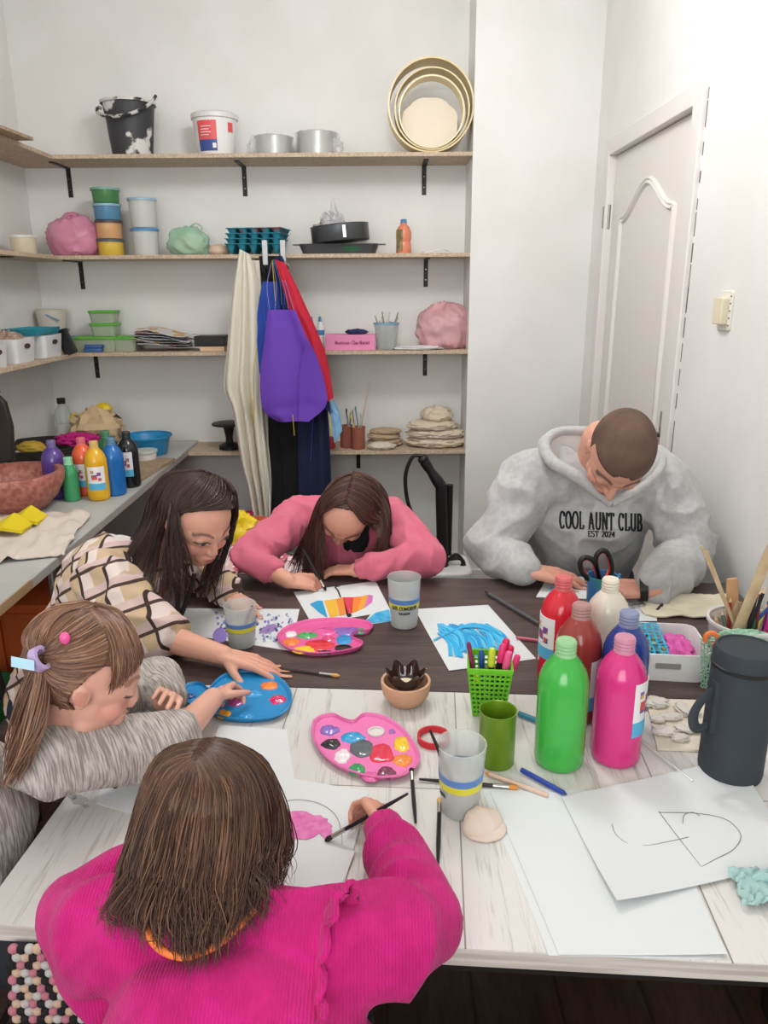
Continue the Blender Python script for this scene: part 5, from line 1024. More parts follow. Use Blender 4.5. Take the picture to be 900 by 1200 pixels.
one('net_contents', 'dark small parts under the turquoise net', 'parts', [blob(corner(-.02, 0, .004), (.075, .058, .03), .2, 3, 3, 40)], mat('dark_parts', '#2f5f78', .5, var='#c8b84a', vscale=60, vsharp=(.5, .6)))
one('net_bag', 'pink net bag beside the turquoise one in the white basket', 'net', [xf(blob((0, 0, 0), (.03, .058, .033), .25, 3, 6, 40), Matrix.Translation(corner(.062, -.005, .006)))], mat('pink_net', '#dd5fae', .6, bump=.9, bscale=160))
# scissors and pens in a pot behind the cream bottle
b = T(706, 715, .0006) + Vector((0, .012, 0)); b.x = PY(705, 690, b.y).x
one('pen_pot', 'small green and blue pot with the scissors behind the cream bottle', 'pot', at([vessel([(.032, 0), (.034, .002), (.038, .09)], .003, 32)], b), mat('pot_plastic', '#3f9a5a', .4, var='#3d78b8', vscale=12))
t = thing('scissors', 'scissors with black and red handles standing in the pen pot', 'scissors', tuple(b))
Yq = b.y - .005
def sc(x, y, d=0): return PY(x, y, Yq + d)
part('blade', t, [tube([b + Vector((.006, 0, .01)), sc(704, 684)], [.002, .006], 8, .3)], M_fer); part('blade', t, [tube([b + Vector((-.006, .004, .01)), sc(698, 684, .004)], [.002, .006], 8, .3)], M_fer)
L1 = [(704, 686), (700, 670), (698, 655), (703, 646), (710, 646), (715, 655), (717, 668), (712, 680)]; L2 = [(702, 686), (692, 680), (682, 670), (680, 658), (687, 653), (696, 658), (700, 670), (702, 680)]
for L in (L1, L2):
    P = spline([sc(*q) for q in L + [L[0]]], 40); part('handle', t, [(tube(P, .0065, 10), 0), (tube([P[0].lerp(p, 1) + ((sum(P, Vector()) / 41) - p).normalized() * .0042 for p in P[8:36]], .0042, 8), 1)], [M_black, mat('red_grip', '#c43038', .4)])
for k, (px, py, c, lab) in enumerate(((717, 672, '#ee7a3c', 'orange marker beside the scissors in the pen pot'), (691, 690, '#4ab050', 'green marker in the pen pot left of the scissors'), (727, 680, '#3f7fc0', 'blue marker in the pen pot right of the scissors'), (689, 684, '#c42a4a', 'crimson marker at the left of the pen pot'))):
    pencil(lab, b + Vector((.008 * (k - 1.5), .01 - .006 * k, .006)), sc(px, py - 8, .008), c, 'marker', .006, c, 'marker')
# board with plaster scraps
c4 = [T(770, 880), T(832, 882), T(826, 824), T(757, 822)]
v = [(p.x, p.y, TT + z) for z in (.0008, .005) for p in c4]; one('plaster_board', 'thin wooden board covered with plaster scraps before the thermos case', 'board', [(v, [(3, 2, 1, 0), (4, 5, 6, 7)] + [(i, (i + 1) % 4, 4 + (i + 1) % 4, 4 + i) for i in range(4)])], mat('thin_ply', '#dfd5c2', .7), smooth=False)
for k, (px, py, a_, b_c) in enumerate(((768, 828, 16, 9), (785, 845, 14, 5), (806, 858, 16, 8), (800, 836, 8, 12), (778, 862, 14, 7), (796, 870, 10, 5), (770, 848, 8, 5), (812, 840, 8, 6))):
    q = T(px, py); one('plaster_scrap', ['plaster scrap at the back left corner of the thin board', 'thin plaster scrap left of centre on the board', 'large plaster scrap at the right edge of the board', 'upright plaster scrap at the back right of the board', 'plaster scrap at the front left of the board', 'plaster scrap at the front middle of the board', 'small plaster scrap at the left edge of the board', 'small plaster scrap at the right back of the board'][k], 'plaster scrap', [blob((q.x, q.y, TT + .0055), (a_ / 640, b_c / 500, .006), .35, 1.8, k, 22)], mat('plaster', '#d6d0c6', .85), 'plaster scraps')
# black thermos case
b = T(862, 925, .0006) + Vector((.012, .05, 0)); H = .228; r = .05
t = thing('thermos_case', 'dark charcoal insulated bottle case with zip and strap at the right edge', 'bottle case', b); M_char = mat('charcoal_fabric', '#343a40', .75, bump=.3, bscale=220)
part('case_body', t, at([lathe([(r * .98, 0), (r * 1.01, .008), (r, H * .5), (r * .98, H - .03)], 44)], b), M_char); part('case_lid', t, at([lathe([(r * .98, H - .029), (r * .99, H - .008), (r * .93, H), (r * .86, H + .001), (r * .84, H - .002), (.001, H - .002)], 44)], b), M_char)
part('zip', t, at([lathe([(r * .985, H - .033), (r * 1.015, H - .031), (r * 1.015, H - .027), (r * .985, H - .026), (r * .985, H - .033)], 44, False, False)], b), M_black)
part('strap', t, at([tube(spline([(-r * .9, -.012, .16), (-r * 1.35, -.02, .15), (-r * 1.62, -.02, .12), (-r * 1.5, -.02, .095), (-r * 1.0, -.012, .092)], 24), .009, 8, .3, (0, 1, 0)), box(-r * 1.05, -r * .85, -.022, -.004, .085, .175)], b), M_char)
# clear pot crammed with pencils and wooden tools
b = T(868, 790, .0006) + Vector((.012, .035, 0)); r = .072; H = .105
t = thing('pencil_pot', 'large clear plastic pot crammed with pencils and wooden tools', 'pot', b); part('pot_body', t, at([vessel([(r * .86, 0), (r * .88, .003), (r, H)], .002, 44)], b), mat('pot_clear', '#d9d6d2', .2, alpha=.5)); part('rim', t, at([lathe([(r - .002, H - .002), (r + .004, H - .002), (r + .004, H + .004), (r - .002, H + .004), (r - .002, H - .002)], 44, False, False)], b), mat('pot_rim', '#e4e2de', .3, alpha=.8))
def stick(lab, px, py, dy, bx_, by_, rr, m, flat=1.0, name='wooden_tool', cat='tool', tip=None):
    s_ = b + Vector((bx_, by_, .008)); e = PY(px, py, b.y + dy)
    vs = [(tube([s_, s_.lerp(e, .95), e], [rr, rr, rr * (.3 if tip else .9)], 10, flat, (0, 1, 0)), 0)]
    return one(name, lab, cat, vs, m, 'tools and pencils in the clear pot')
M_wt = mat('tool_wood', '#cdb491', .6, var='#bda27c', vscale=20); M_wt2 = mat('tool_wood_warm', '#c79b70', .6)
stick('long flat wooden stick leaning far right out of the clear pot', 905, 640, -.01, -.045, -.02, .012, M_wt, .25)
stick('thin wooden stick leaning left out of the clear pot, front one', 822, 640, .0, .02, -.01, .003, M_wt, .8)
stick('thin wooden stick leaning left out of the clear pot, back one', 828, 646, .012, .022, 0, .003, M_wt, .8)
stick('rounded warm wooden spatula in the clear pot', 858, 678, .03, 0, .03, .013, M_wt2, .35)
stick('short pale wooden stick behind the long flat one', 866, 705, .02, -.03, .02, .008, M_wt, .3); stick('short pale wooden slat in front in the clear pot', 872, 712, .0, -.01, -.03, .008, M_wt, .3)
pc = [(856, 700, '#a03a34', 'brick red'), (880, 700, '#6b4a3a', 'brown'), (884, 702, '#2f8a50', 'green'), (888, 692, '#2a2226', 'black'), (892, 690, '#7a2a34', 'dark red'), (897, 688, '#1f1f24', 'second black'), (902, 700, '#8a2f86', 'purple'), (906, 712, '#c83a8a', 'magenta'), (890, 716, '#d04a7a', 'rose'), (899, 708, '#c9c44a', 'yellow green'), (912, 700, '#3a5aa0', 'blue'), (914, 718, '#dd5a3c', 'orange'), (846, 716, '#5a6a5c', 'grey green'), (838, 722, '#c7a47c', 'plain wood'), (918, 706, '#4a3a34', 'dark brown')]
random.seed(21)
for k, (px, py, c, nm) in enumerate(pc):
    s_ = b + Vector((random.uniform(-.035, .045), random.uniform(-.03, .03), .006)); dy = random.uniform(-.035, .045); e = PY(px, py, b.y + dy)
    t = thing('pencil', nm + ' pencil among those in the clear pot', 'pencil', tuple(s_), 'tools and pencils in the clear pot')
    part('barrel', t, [tube([s_, s_.lerp(e, .93)], .0038, 6)], mat('pcl' + c, c, .4)); part('tip', t, [tube([s_.lerp(e, .93), e], [.0038, .0006], 6)], mat('tip#d9b78c', '#d9b78c', .6))
# mint lace hanging over the pot, orange clip
q = [PY(822, 748, b.y - .085), PY(852, 752, b.y - .085), PY(845, 812, b.y - .09), PY(822, 806, b.y - .09)]
one('mint_lace', 'mint green lace netting hanging before the clear pot', 'lace', net([q[3], q[2], q[1], q[0]], None, 0, seed=3), mat('mint_lace', '#9cc7ac', .7))
one('mint_lace', 'mint green lace crumpled over the top of the clear pot', 'lace', [blob(PY(868, 756, b.y - .06), (.05, .02, .018), .4, 4, 5, 40)], mat('mint_lace', '#9cc7ac', .7))
P = spline([PY(x, y, b.y - .1) for x, y in ((826, 752), (828, 744), (836, 742), (842, 750), (836, 757), (846, 752), (851, 745))], 30)
one('orange_clip', 'orange curled plastic cutter before the mint lace', 'clip', [tube(P, .0045, 10)], mat('orange_plastic', '#ee7f34', .4))
pencil('black and lime marker lying over the rim of the clear pot', PY(915, 742, b.y - .03), PY(886, 762, b.y - .05), '#2a2a2c', 'marker', .008, '#c8d63a', 'marker')
# ------------------------------------------------------------------ people: helpers
def cyl(a, b, ra, rb, n=20):
    a = Vector(a); b = Vector(b); L = (b - a).length; q = (b - a).normalized().to_track_quat('Z', 'Y').to_matrix()
    v, f = lathe([(ra, 0), (rb, L)], n); return [tuple(q @ Vector(p) + a) for p in v], f
def union(parts, voxel, smooth=2, fac=.5):
    """one continuous closed surface grown around all the given solids -> (verts array, faces)"""
    b = MB()
    for p in parts: b.add(p)
    me = bpy.data.meshes.new('tmp'); me.from_pydata(b.v, [], b.f); o = bpy.data.objects.new('tmp', me); COL.objects.link(o)
    r = o.modifiers.new('r', 'REMESH'); r.mode = 'VOXEL'; r.voxel_size = voxel
    s = o.modifiers.new('s', 'SMOOTH'); s.factor = fac; s.iterations = smooth
    dg = bpy.context.evaluated_depsgraph_get(); e = bpy.data.meshes.new_from_object(o.evaluated_get(dg))
    n = len(e.vertices); co = np.empty(n * 3, 'f'); e.vertices.foreach_get('co', co); co = co.reshape(-1, 3)
    no = np.empty(n * 3, 'f'); e.vertices.foreach_get('normal', no); no = no.reshape(-1, 3); co = ontable(co)
    fs = [tuple(p.vertices) for p in e.polygons]
    bpy.data.objects.remove(o); bpy.data.meshes.remove(me); bpy.data.meshes.remove(e)
    return co, no, fs
def ontable(co):
    a = radians(4.1); x, y = co[:, 0] - A.x, co[:, 1] - A.y; u = x * cos(a) - y * sin(a); v = x * sin(a) + y * cos(a)
    m = (u > UL - .012) & (u < UR + .012) & (v > -.012) & (v < vb + .012) & (co[:, 2] < TT + .003) & (co[:, 2] > TT - .06); co = co.copy(); co[m, 2] = TT + .003 + (TT - co[m, 2]) * -.005; return co
def npmesh(name, parent, co, fs, m, col=None, label=None):
    loc = np.array(parent['_loc']) if parent is not None else np.zeros(3)
    me = bpy.data.meshes.new(name); me.from_pydata((co - loc).tolist(), [], fs); me.materials.append(m)
    me.polygons.foreach_set('use_smooth', [True] * len(me.polygons))
    if col is not None:
        a = me.color_attributes.new('Col', 'FLOAT_COLOR', 'POINT'); a.data.foreach_set('color', np.hstack([col, np.ones((len(col), 1))]).astype('f').ravel())
    me.update(); o = bpy.data.objects.new(name, me); COL.objects.link(o); o.parent = parent; o['_loc'] = tuple(loc)
    if label: o['label'] = label
    return o
def wrinkle(co, no, amp, freq, seed=0, fine=.0, ffreq=60, aniso=(1, 1, 1)):
    out = np.empty(len(co))
    for i, p in enumerate(co):
        q = Vector((p[0] * freq * aniso[0] + seed, p[1] * freq * aniso[1], p[2] * freq * aniso[2]))
        w = noise.noise_vector(q * .6); h = 1 - abs(noise.noise(q + w * .8)) * 2.6
        out[i] = amp * (h - .4) + (fine * noise.noise(Vector(p) * ffreq) if fine else 0)
    return co + no * out[:, None]
def frame(fwd, up=(0, 0, 1)):
    y = Vector(fwd).normalized(); z = Vector(up); z = (z - y * z.dot(y)).normalized(); x = y.cross(z)
    return Matrix((x, y, z)).transposed()
HEAD = {}
def head_parts(c, Fm, H, child=True, open_eyes=False):
    c = Vector(c); g = lambda x, y, z: c + Fm @ (Vector((x, y, z)) * H)
    E_ = lambda x, y, z, a, b, d, n=24: ell(g(x, y, z), (a * H, b * H, d * H), n, Fm)
    K = lambda a, b, r, s: caps(g(*a), g(*b), r * H, s * H)
    P_ = [E_(0, -.05, .12, .335, .415, .36, 36), E_(0, .09, -.14, .265, .27, .30, 28), E_(0, .10, .02, .30, .285, .25, 28), E_(0, .21, -.37, .12, .11, .10), K((-.15, .08, -.30), (0, .22, -.38), .10, .09), K((.15, .08, -.30), (0, .22, -.38), .10, .09)]
    for s in (-1, 1):
        P_ += [E_(s * .165, .20, -.15, .105, .12, .11), E_(s * .145, .295, -.005, .072, .07, .062), K((s * .05, .34, .075), (s * .21, .27, .07), .045, .03),
               E_(s * .325, -.02, -.03, .03, .06, .10), E_(s * .345, -.045, .0, .020, .055, .078), K((s * .03, .385, -.165), (s * .045, .36, -.16), .032, .03)]
    P_ += [K((0, .34, .03), (0, .40 if child else .44, -.135), .028, .036 if child else .044), E_(0, .29, -.28, .125, .09, .09), K((-.055, .355, -.252), (.055, .355, -.252), .018, .018), K((-.045, .352, -.292), (.045, .352, -.292), .024, .024), K((0, .37, -.25), (0, .36, -.255), .022, .02)]
    return P_
def paint_head(co, col, c, Fm, H, brow='#4a342a', lip='#b8635c', eyes='closed', blush=.35, browt=1.0):
    L_ = (co - np.array(c)) @ np.array(Fm) / H; x, y, z = L_[:, 0], L_[:, 1], L_[:, 2]
    fr = y > .12; near = (np.abs(x) < .5) & (np.abs(y) < .6) & (np.abs(z) < .6)
    def mixc(mask, c2, k): col[mask] = col[mask] * (1 - k) + np.array(C(c2)[:3]) * k
    def soft(cx, cz, rx, rz, c2, k):
        d = ((x - cx) / rx) ** 2 + ((z - cz) / rz) ** 2; w = np.where(fr & near, np.clip(1.35 - d, 0, 1) * k, 0)[:, None]; col[:] = col * (1 - w) + np.array(C(c2)[:3]) * w
    for s in (-1, 1):
        soft(s * .18, -.15, .12, .10, '#d98a7c', blush); 
        xx = np.abs(x * s - .15) / .095; zc = .105 - .03 * xx ** 2; d = np.abs(z - zc) / .016 / browt; w = np.where(fr & near & (xx < 1) & (x * s > 0), np.clip(1.5 - d, 0, 1) * .8, 0)[:, None]; col[:] = col * (1 - w) + np.array(C(brow)[:3]) * w
        soft(s * .145, .025, .085, .03, '#b98a74', .35)
        if eyes == 'closed':
            xx = (x * s - .145) / .075; zc = -.035 + .012 * xx ** 2; d = np.abs(z - zc) / .012; w = np.where(fr & near & (np.abs(xx) < 1), np.clip(1.5 - d, 0, 1), 0)[:, None]; col[:] = col * (1 - w) + np.array(C('#2e1f1a')[:3]) * w
        else:
            soft(s * .145, -.012, .068, .024, '#d8cfc8', .9); soft(s * .15, -.014, .034, .027, '#2a1a14', 1)
            xx = (x * s - .145) / .08; zc = .014 - .03 * xx ** 2; d = np.abs(z - zc) / .011; w = np.where(fr & near & (np.abs(xx) < 1), np.clip(1.5 - d, 0, 1), 0)[:, None]; col[:] = col * (1 - w) + np.array(C('#2a1c18')[:3]) * w
        soft(s * .035, -.185, .018, .012, '#7c4436', .8)
        e = near & (np.abs(x - s * .36) < .045) & (np.abs(y + .03) < .045) & (np.abs(z + .03) < .06); mixc(e, '#c0705e', .45)
    m = np.where(y > .3, 1, 0) > 0
    soft(0, -.262, .085, .016, lip, .85); soft(0, -.293, .07, .022, lip, .8); soft(0, -.275, .08, .006, '#6e3230', .8)
def hand_parts(w, d, pn, thumb, s=1.0, curl=(.5, .5, .5, .5), bend=.3, thumb_curl=.3, spread=.08, tdir=None, thin=1.0):
    """w wrist, d direction to the knuckles, pn direction the palm faces, thumb = +-1 side"""
    w = Vector(w); d = Vector(d).normalized(); pn = Vector(pn); pn = (pn - d * pn.dot(d)).normalized(); l = d.cross(pn).normalized() * thumb; P_ = []
    k = .0088 * s * thin
    kn = [w + d * .088 * s + l * .027 * s, w + d * .09 * s + l * .009 * s, w + d * .086 * s - l * .009 * s, w + d * .078 * s - l * .026 * s]
    for i, q in enumerate(kn): P_.append(caps(w + l * (.014 - .009 * i) * s, q, .0145 * s, .0105 * s, 12))
    P_.append(caps(w + d * .03 * s + l * .012 * s, w + d * .06 * s - l * .012 * s, .014 * s, .014 * s, 12))
    lens = [(.043, .026, .021), (.048, .029, .022), (.045, .027, .021), (.035, .021, .018)]
    for i, q in enumerate(kn):
        fd = (d + l * (spread * (1.5 - i))).normalized(); an = 0; p = q; ax = fd.cross(pn).normalized(); r = k * (1, 1.02, .98, .88)[i]
        for j, Ls in enumerate(lens[i]):
            an += curl[i] * (bend if j == 0 else 1.0) * (1.0, 1.0, .7)[j]
            dd = fd * cos(an) + pn * sin(an); e = p + dd * Ls * s; P_.append(caps(p, e, r, r * .92, 12)); r *= .93; p = e
    t0 = w + d * .02 * s + l * .018 * s + pn * .006 * s; td = (d * .75 + l * .75 + pn * .35).normalized() if tdir is None else Vector(tdir).normalized()
    t1 = t0 + td * .04 * s; P_.append(caps(t0, t1, .014 * s, .011 * s, 12)); td2 = (td + d * thumb_curl + pn * thumb_curl * .5).normalized(); t2 = t1 + td2 * .031 * s; P_.append(caps(t1, t2, .0105 * s, .0095 * s, 12))
    td3 = (td2 + d * thumb_curl * .6 - l * thumb_curl * .6).normalized(); P_.append(caps(t2, t2 + td3 * .024 * s, .0098 * s, .0085 * s, 12)); return P_
SKIN = '#d9a18a'
M_skin = mat('skin', SKIN, .48, attr='Col', sss=.12, bump=.06, bscale=260)
def person(label, loc): return thing('person', label, 'person', loc)
def body(par, parts, heads, voxel=.0034, skin=SKIN, smooth=2, pink=()):
    co, no, fs = union(parts, voxel, smooth); col = np.tile(np.array(C(skin)[:3]), (len(co), 1))
    for c, r in pink:
        d = np.linalg.norm(co - np.array(c), axis=1) / r; w = np.clip(1 - d, 0, 1)[:, None] * .5; col = col * (1 - w) + np.array(C('#cf8674')[:3]) * w
    for h in heads: paint_head(co, col, *h[0], **h[1])
    return npmesh('body', par, co, fs, M_skin, col)
def garment(par, name, parts, m, voxel=.0055, smooth=4, amp=.004, freq=9, seed=0, fine=0, aniso=(1, 1, 1), keep=None, label=None, ffreq=60):
    co, no, fs = union(parts, voxel, smooth); co = ontable(wrinkle(co, no, amp, freq, seed, fine, ffreq, aniso)); return npmesh(name, par, co, fs, m, label=label), co, fs
# hair: guides are picture points; on the head they are laid on the skull, below it they carry their own distance
def skull(c, Fm, H, infl=1.08):
    r = Vector((.335, .415, .36)) * H * infl; cc = Vector(c) + Fm @ (Vector((0, -.05, .12)) * H); return cc, Fm, r
def onskull(px, py, sk, off=0):
    cc, Fm, r = sk; d = _ray(px, py).normalized(); Ft = Fm.transposed(); o = Ft @ (C0 - cc); dd = Ft @ d
    o = Vector((o.x / (r.x + off), o.y / (r.y + off), o.z / (r.z + off))); q = Vector((dd.x / (r.x + off), dd.y / (r.y + off), dd.z / (r.z + off)))
    a = q.dot(q); b = o.dot(q); c = o.dot(o) - 1; D = b * b - a * c; t = (-b - sqrt(D)) / a if D > 0 else -b / a
    return C0 + d * t
def G(sk, *pts, n=22): return spline([onskull(p[0], p[1], sk) if len(p) == 2 else PY(*p) for p in pts], n)
def pushout(p, sk, k=1.0):
    cc, Fm, r = sk; q = Fm.transposed() @ (p - cc); e = Vector((q.x / r.x, q.y / r.y, q.z / r.z)); L_ = e.length
    return cc + Fm @ (q * (k / L_)) if L_ < k and L_ > 1e-6 else p
def hair(par, guides, sk, m, cols, n=60, r=.0022, seed=0, jit=.006, lift=.006, name='hair', extra=None, cap=None, push=True, curlr=0.0, n_seg=22, tipr=.3, label=None, capcol=None, endmin=.75, wave=0.0):
    rnd = random.Random(seed); V = []; F_ = []; CL = []
    for gi in range(len(guides) - 1):
        g0, g1 = guides[gi], guides[gi + 1]; cnt = n[gi] if isinstance(n, (list, tuple)) else n
        for k in range(cnt):
            u = (k + rnd.random()) / cnt; ph = int(u * 8 + gi * 3) * 2.3 + rnd.uniform(0, .9); lf = rnd.uniform(0, lift); jx, jy, jz = (rnd.uniform(-1, 1) * jit for _ in range(3)); end = rnd.uniform(endmin, 1.0)
            base = Vector(cols[rnd.randrange(len(cols))]) * rnd.uniform(.8, 1.16); pts = []; cr = rnd.uniform(.3, 1) * curlr; s1 = rnd.uniform(.6, 1.4)
            for i in range(n_seg + 1):
                t = i / n_seg * end; j = t * (len(g0) - 1); a = int(min(j, len(g0) - 2)); fr_ = j - a
                p = g0[a].lerp(g0[a + 1], fr_).lerp(g1[a].lerp(g1[a + 1], fr_), u)
                w = t * t; p = p + Vector((jx, jy, jz)) * (.25 + w) + Vector((sin(t * 7 * s1 + ph), cos(t * 6 * s1 + ph), 0)) * (.0015 + jit * .5 * t + wave * t * t)
                if cr and t > .6: kx = (t - .6) / .4; p = p + Vector((cos(ph) * sin(kx * 3), sin(ph) * sin(kx * 3), (1 - cos(kx * 2.2)) * .8)) * cr
                if push: p = pushout(p, sk, 1.0 + lf * 6)
                pts.append(p)
            rr = r * rnd.uniform(.6, 1.3); rad = [rr * (1 - (1 - tipr) * (i / n_seg) ** 2) for i in range(n_seg + 1)]; rad[-1] = rr * .1
            v, f = tube(pts, rad, 4, .7); o = len(V); V += v; F_ += [tuple(q + o for q in z) for z in f]; CL += [tuple(base)] * len(v)
    if cap:
        o = len(V); v, f = cap; V += v; F_ += [tuple(q + o for q in z) for z in f]; CL += [tuple(capcol or cols[0])] * len(v)
    return npmesh(name, par, ontable(np.array(V)), F_, m, np.array(CL), label)
def skullcap(sk, hair_mask, infl=.985, n=120):
    """closed shell over the skull where hair_mask(local unit vector) holds"""
    cc, Fm, r = sk; m = n // 2; V = []; idx = {}; F_ = []
    def P_(j, k, s): ph = pi * j / m; a = 2 * pi * (k % n) / n; d = Vector((sin(ph) * cos(a), sin(ph) * sin(a), cos(ph))); return d, cc + Fm @ Vector((d.x * r.x * s, d.y * r.y * s, d.z * r.z * s))
    def vid(j, k, s):
        key = (j, k % n if 0 < j < m else 0, s)
        if key not in idx: idx[key] = len(V); V.append(tuple(P_(j, k, infl if s else infl - .06)[1]))
        return idx[key]
    cells = set()
    for j in range(m):
        for k in range(n):
            d = (P_(j, k, 1)[0] + P_(j + 1, k + 1, 1)[0] + P_(j, k + 1, 1)[0] + P_(j + 1, k, 1)[0]) / 4
            if hair_mask(d): cells.add((j, k))
    for j, k in cells:
        q = [(j, k), (j + 1, k), (j + 1, k + 1), (j, k + 1)]
        for s in (1, 0):
            ids = []; [ids.append(vid(a, b, s)) for a, b in q if vid(a, b, s) not in ids]
            if len(ids) > 2: F_.append(tuple(ids) if s else tuple(ids[::-1]))
        for (dj, dk), (a, b) in (((0, -1), (q[0], q[1])), ((1, 0), (q[1], q[2])), ((0, 1), (q[2], q[3])), ((-1, 0), (q[3], q[0]))):
            if (j + dj, (k + dk) % n) not in cells and 0 <= j + dj < m:
                ids = [vid(*a, 1), vid(*a, 0), vid(*b, 0), vid(*b, 1)]
                if len(set(ids)) == 4: F_.append(tuple(ids))
    return V, F_
def hmat(n, rough=.38): return mat(n, '#553a2e', rough, attr='Col', spec=.35)
def legs(hip, knee, foot, r=(.075, .055, .038), dx=.1, toe=(0, -.12)):
    """two legs from hip over knee to foot; returns parts"""
    out = []
    hip, knee, foot = Vector(hip), Vector(knee), Vector(foot); side = Vector((-(knee - hip).y, (knee - hip).x, 0)).normalized() * dx
    for s in (-1, 1):
        o = side * s; out += chain([hip + o * .8, knee + o, foot + o * .9], r); out.append(caps(foot + o * .9, foot + o * .9 + Vector((toe[0], toe[1], -.0)), r[2] * .95, r[2] * .7))
    return out
V3 = Vector
# ------------------------------------------------------------------ chairs people sit on (simple stools, mostly hidden)
def stool(lab, x, y, h, rz=0, back=0.0, m=None):
    t = thing('wooden_chair', lab, 'chair', (x, y, 0), 'chairs of the people at the tables'); M_ = tr(x, y, 0, rz)
    part('seat', t, [xf(roundbox(-.19, .19, -.18, .18, h - .03, h, .04), M_)], m or M_dark, bevel=.004)
    for a in (-1, 1):
        for b in (-1, 1): part('leg', t, [xf(tube([(a * .16, b * .15, 0), (a * .15, b * .14, h - .03)], .017, 10), M_)], M_frame)
    if back:
        for a in (-1, 1): part('back_post', t, [xf(tube([(a * .16, .17, h - .03), (a * .16, .22, h + back)], .013, 10), M_)], M_frame)
        part('backrest', t, [xf(roundbox(-.18, .18, .195, .225, h + back - .16, h + back, .012), M_)], m or M_dark, bevel=.004)
    return t
# ================================================================== man in the grey hoodie
stool('dark chair carrying the man in the grey hoodie', .62, 2.44, .42, 0, .38)
pm = person('man with cropped brown hair in grey hooded sweatshirt, bent over the table', (.60, 2.3, 0))
Fm = frame((-.19, -.50, -.84), (.07, -.7, .5)); hc = PY(725, 533, 1.86); H = .236
elL, elR = V3((.31, 2.06, .79)), V3((.865, 2.0, .79)); shL, shR = V3((.425, 2.10, .985)), V3((.785, 2.10, .985)); wL, wR = V3(T(614, 668, .045)), V3(T(768, 690, .04))
chest = V3((.605, 2.15, .90)); neck = V3((.605, 2.07, 1.02)); hipm = V3((.62, 2.38, .62))
bp = head_parts(hc, Fm, H, False)
bp += [caps(neck + V3((0, .03, -.04)), hc + Fm @ V3((0, -.09, -.15)) * 1, .062, .058)]
bp += [ell(chest, (.16, .10, .15)), caps(chest, hipm, .13, .13), caps(shL, shR, .055, .055)] + chain([shL, elL, wL], (.05, .042, .028)) + chain([shR, elR, wR], (.05, .042, .028))
bp += legs(hipm, (.62, 1.98, .50), (.62, 2.02, .07), (.08, .06, .045), .11)
hLd = (V3(T(660, 676, .03)) - wL); hRd = V3(T(738, 690, .035)) - wR
bp += hand_parts(wL, hLd, (.15, .1, -1), -1 if False else 1, 1.05, (.35, .3, .35, .4), .6, .4)
bp += hand_parts(wR, hRd, (-.1, .35, -1), -1, 1.0, (.8, .85, .9, .95), .5, .5)
body(pm, bp, [((hc, Fm, H), dict(eyes='closed', brow='#3f2c24', browt=1.4))], pink=[(tuple(wL + hLd), .1), (tuple(wR + hRd), .1)])
M_hood = mat('grey_fleece', '#b9b9b9', .95, bump=.35, bscale=240, var='#b0b0b0', vscale=60, vsharp=(.42, .58), sheen=.2)
gp = [ell(chest + V3((0, -.005, -.01)), (.205, .135, .17), 32), caps(chest + V3((0, 0, -.06)), hipm + V3((0, -.02, .0)), .175, .185, 28), caps(shL + V3((.03, 0, -.01)), shR + V3((-.03, 0, -.01)), .085, .085, 24), cyl(hipm + V3((0, 0, .0)), hipm + V3((0, .01, -.07)), .17, .16)]
for sh, el, w in ((shL, elL, wL), (shR, elR, wR)):
    d = (w - el).normalized(); gp += chain([sh, sh.lerp(el, .55) + V3((0, -.01, 0)), el], (.088, .082, .078)); hh = (hLd if w is wL else hRd).normalized(); gp += [caps(el, w - d * .05, .074, .060, 20), caps(w - d * .05, w - d * .01, .054, .05), cyl(w - d * .02 - hh * .02, w + hh * .018, .050, .042, 24)]
# hood lying on the shoulders and its rim round the neck
def loop_parts(pts, r): return [caps(pts[i], pts[(i + 1) % len(pts)], r[i % len(r)], r[(i + 1) % len(r)], 12) for i in range(len(pts))]
gp += [ell(neck + V3((-.03, .10, -.015)), (.15, .085, .07), 24), ell(neck + V3((-.10, .06, .0)), (.075, .075, .07), 20), caps(neck + V3((.03, .05, -.01)), neck + V3((.12, .02, -.04)), .06, .05)]
go, gco, gfs = garment(pm, 'hoodie', gp, M_hood, .006, 4, .013, 8.5, 3)
# hood edge rolls: a thick folded rim from the left of the neck down to the chest and round the back
rimL = spline([PY(688, 505, 2.11), PY(655, 506, 2.10), PY(638, 520, 2.04), PY(646, 540, 1.99), PY(672, 556, 1.945), PY(700, 578, 1.915), PY(716, 590, 1.905)], 40)
rimR = spline([PY(716, 590, 1.905), PY(750, 572, 1.95), PY(772, 552, 2.0), PY(775, 535, 2.07), PY(755, 525, 2.12), PY(720, 515, 2.15), PY(688, 505, 2.11)], 40)
part('hood_rim', pm, [tube(rimL, [.014] * 12 + [.017] * 17 + [.012] * 12, 12, 1.0), tube(rimR, .011, 12)], M_hood)
hs = []   # inner hood cloth between rim and neck
for i in range(41):
    p = rimL[i]; q = neck + V3((-.05, .0, .0)); hs.append([tuple(p.lerp(q, k / 8) - V3((0, 0, .03 * sin(pi * k / 8)))) for k in range(9)])
part('hood_lining', pm, [sheet(hs, .006)], mat('fleece_lining', '#cfcecd', .95, bump=.3, bscale=200), angle=80)
M_print = mat('black_embroidery', '#18181a', .8)
bv = BVHTree.FromPolygons([tuple(p) for p in gco], gfs)
def onchest(px, py):
    d = _ray(px, py).normalized(); hit = bv.ray_cast(C0, d); return (hit[0], hit[1]) if hit[0] is not None else (PY(px, py, 2.0), V3((0, -1, 0)))
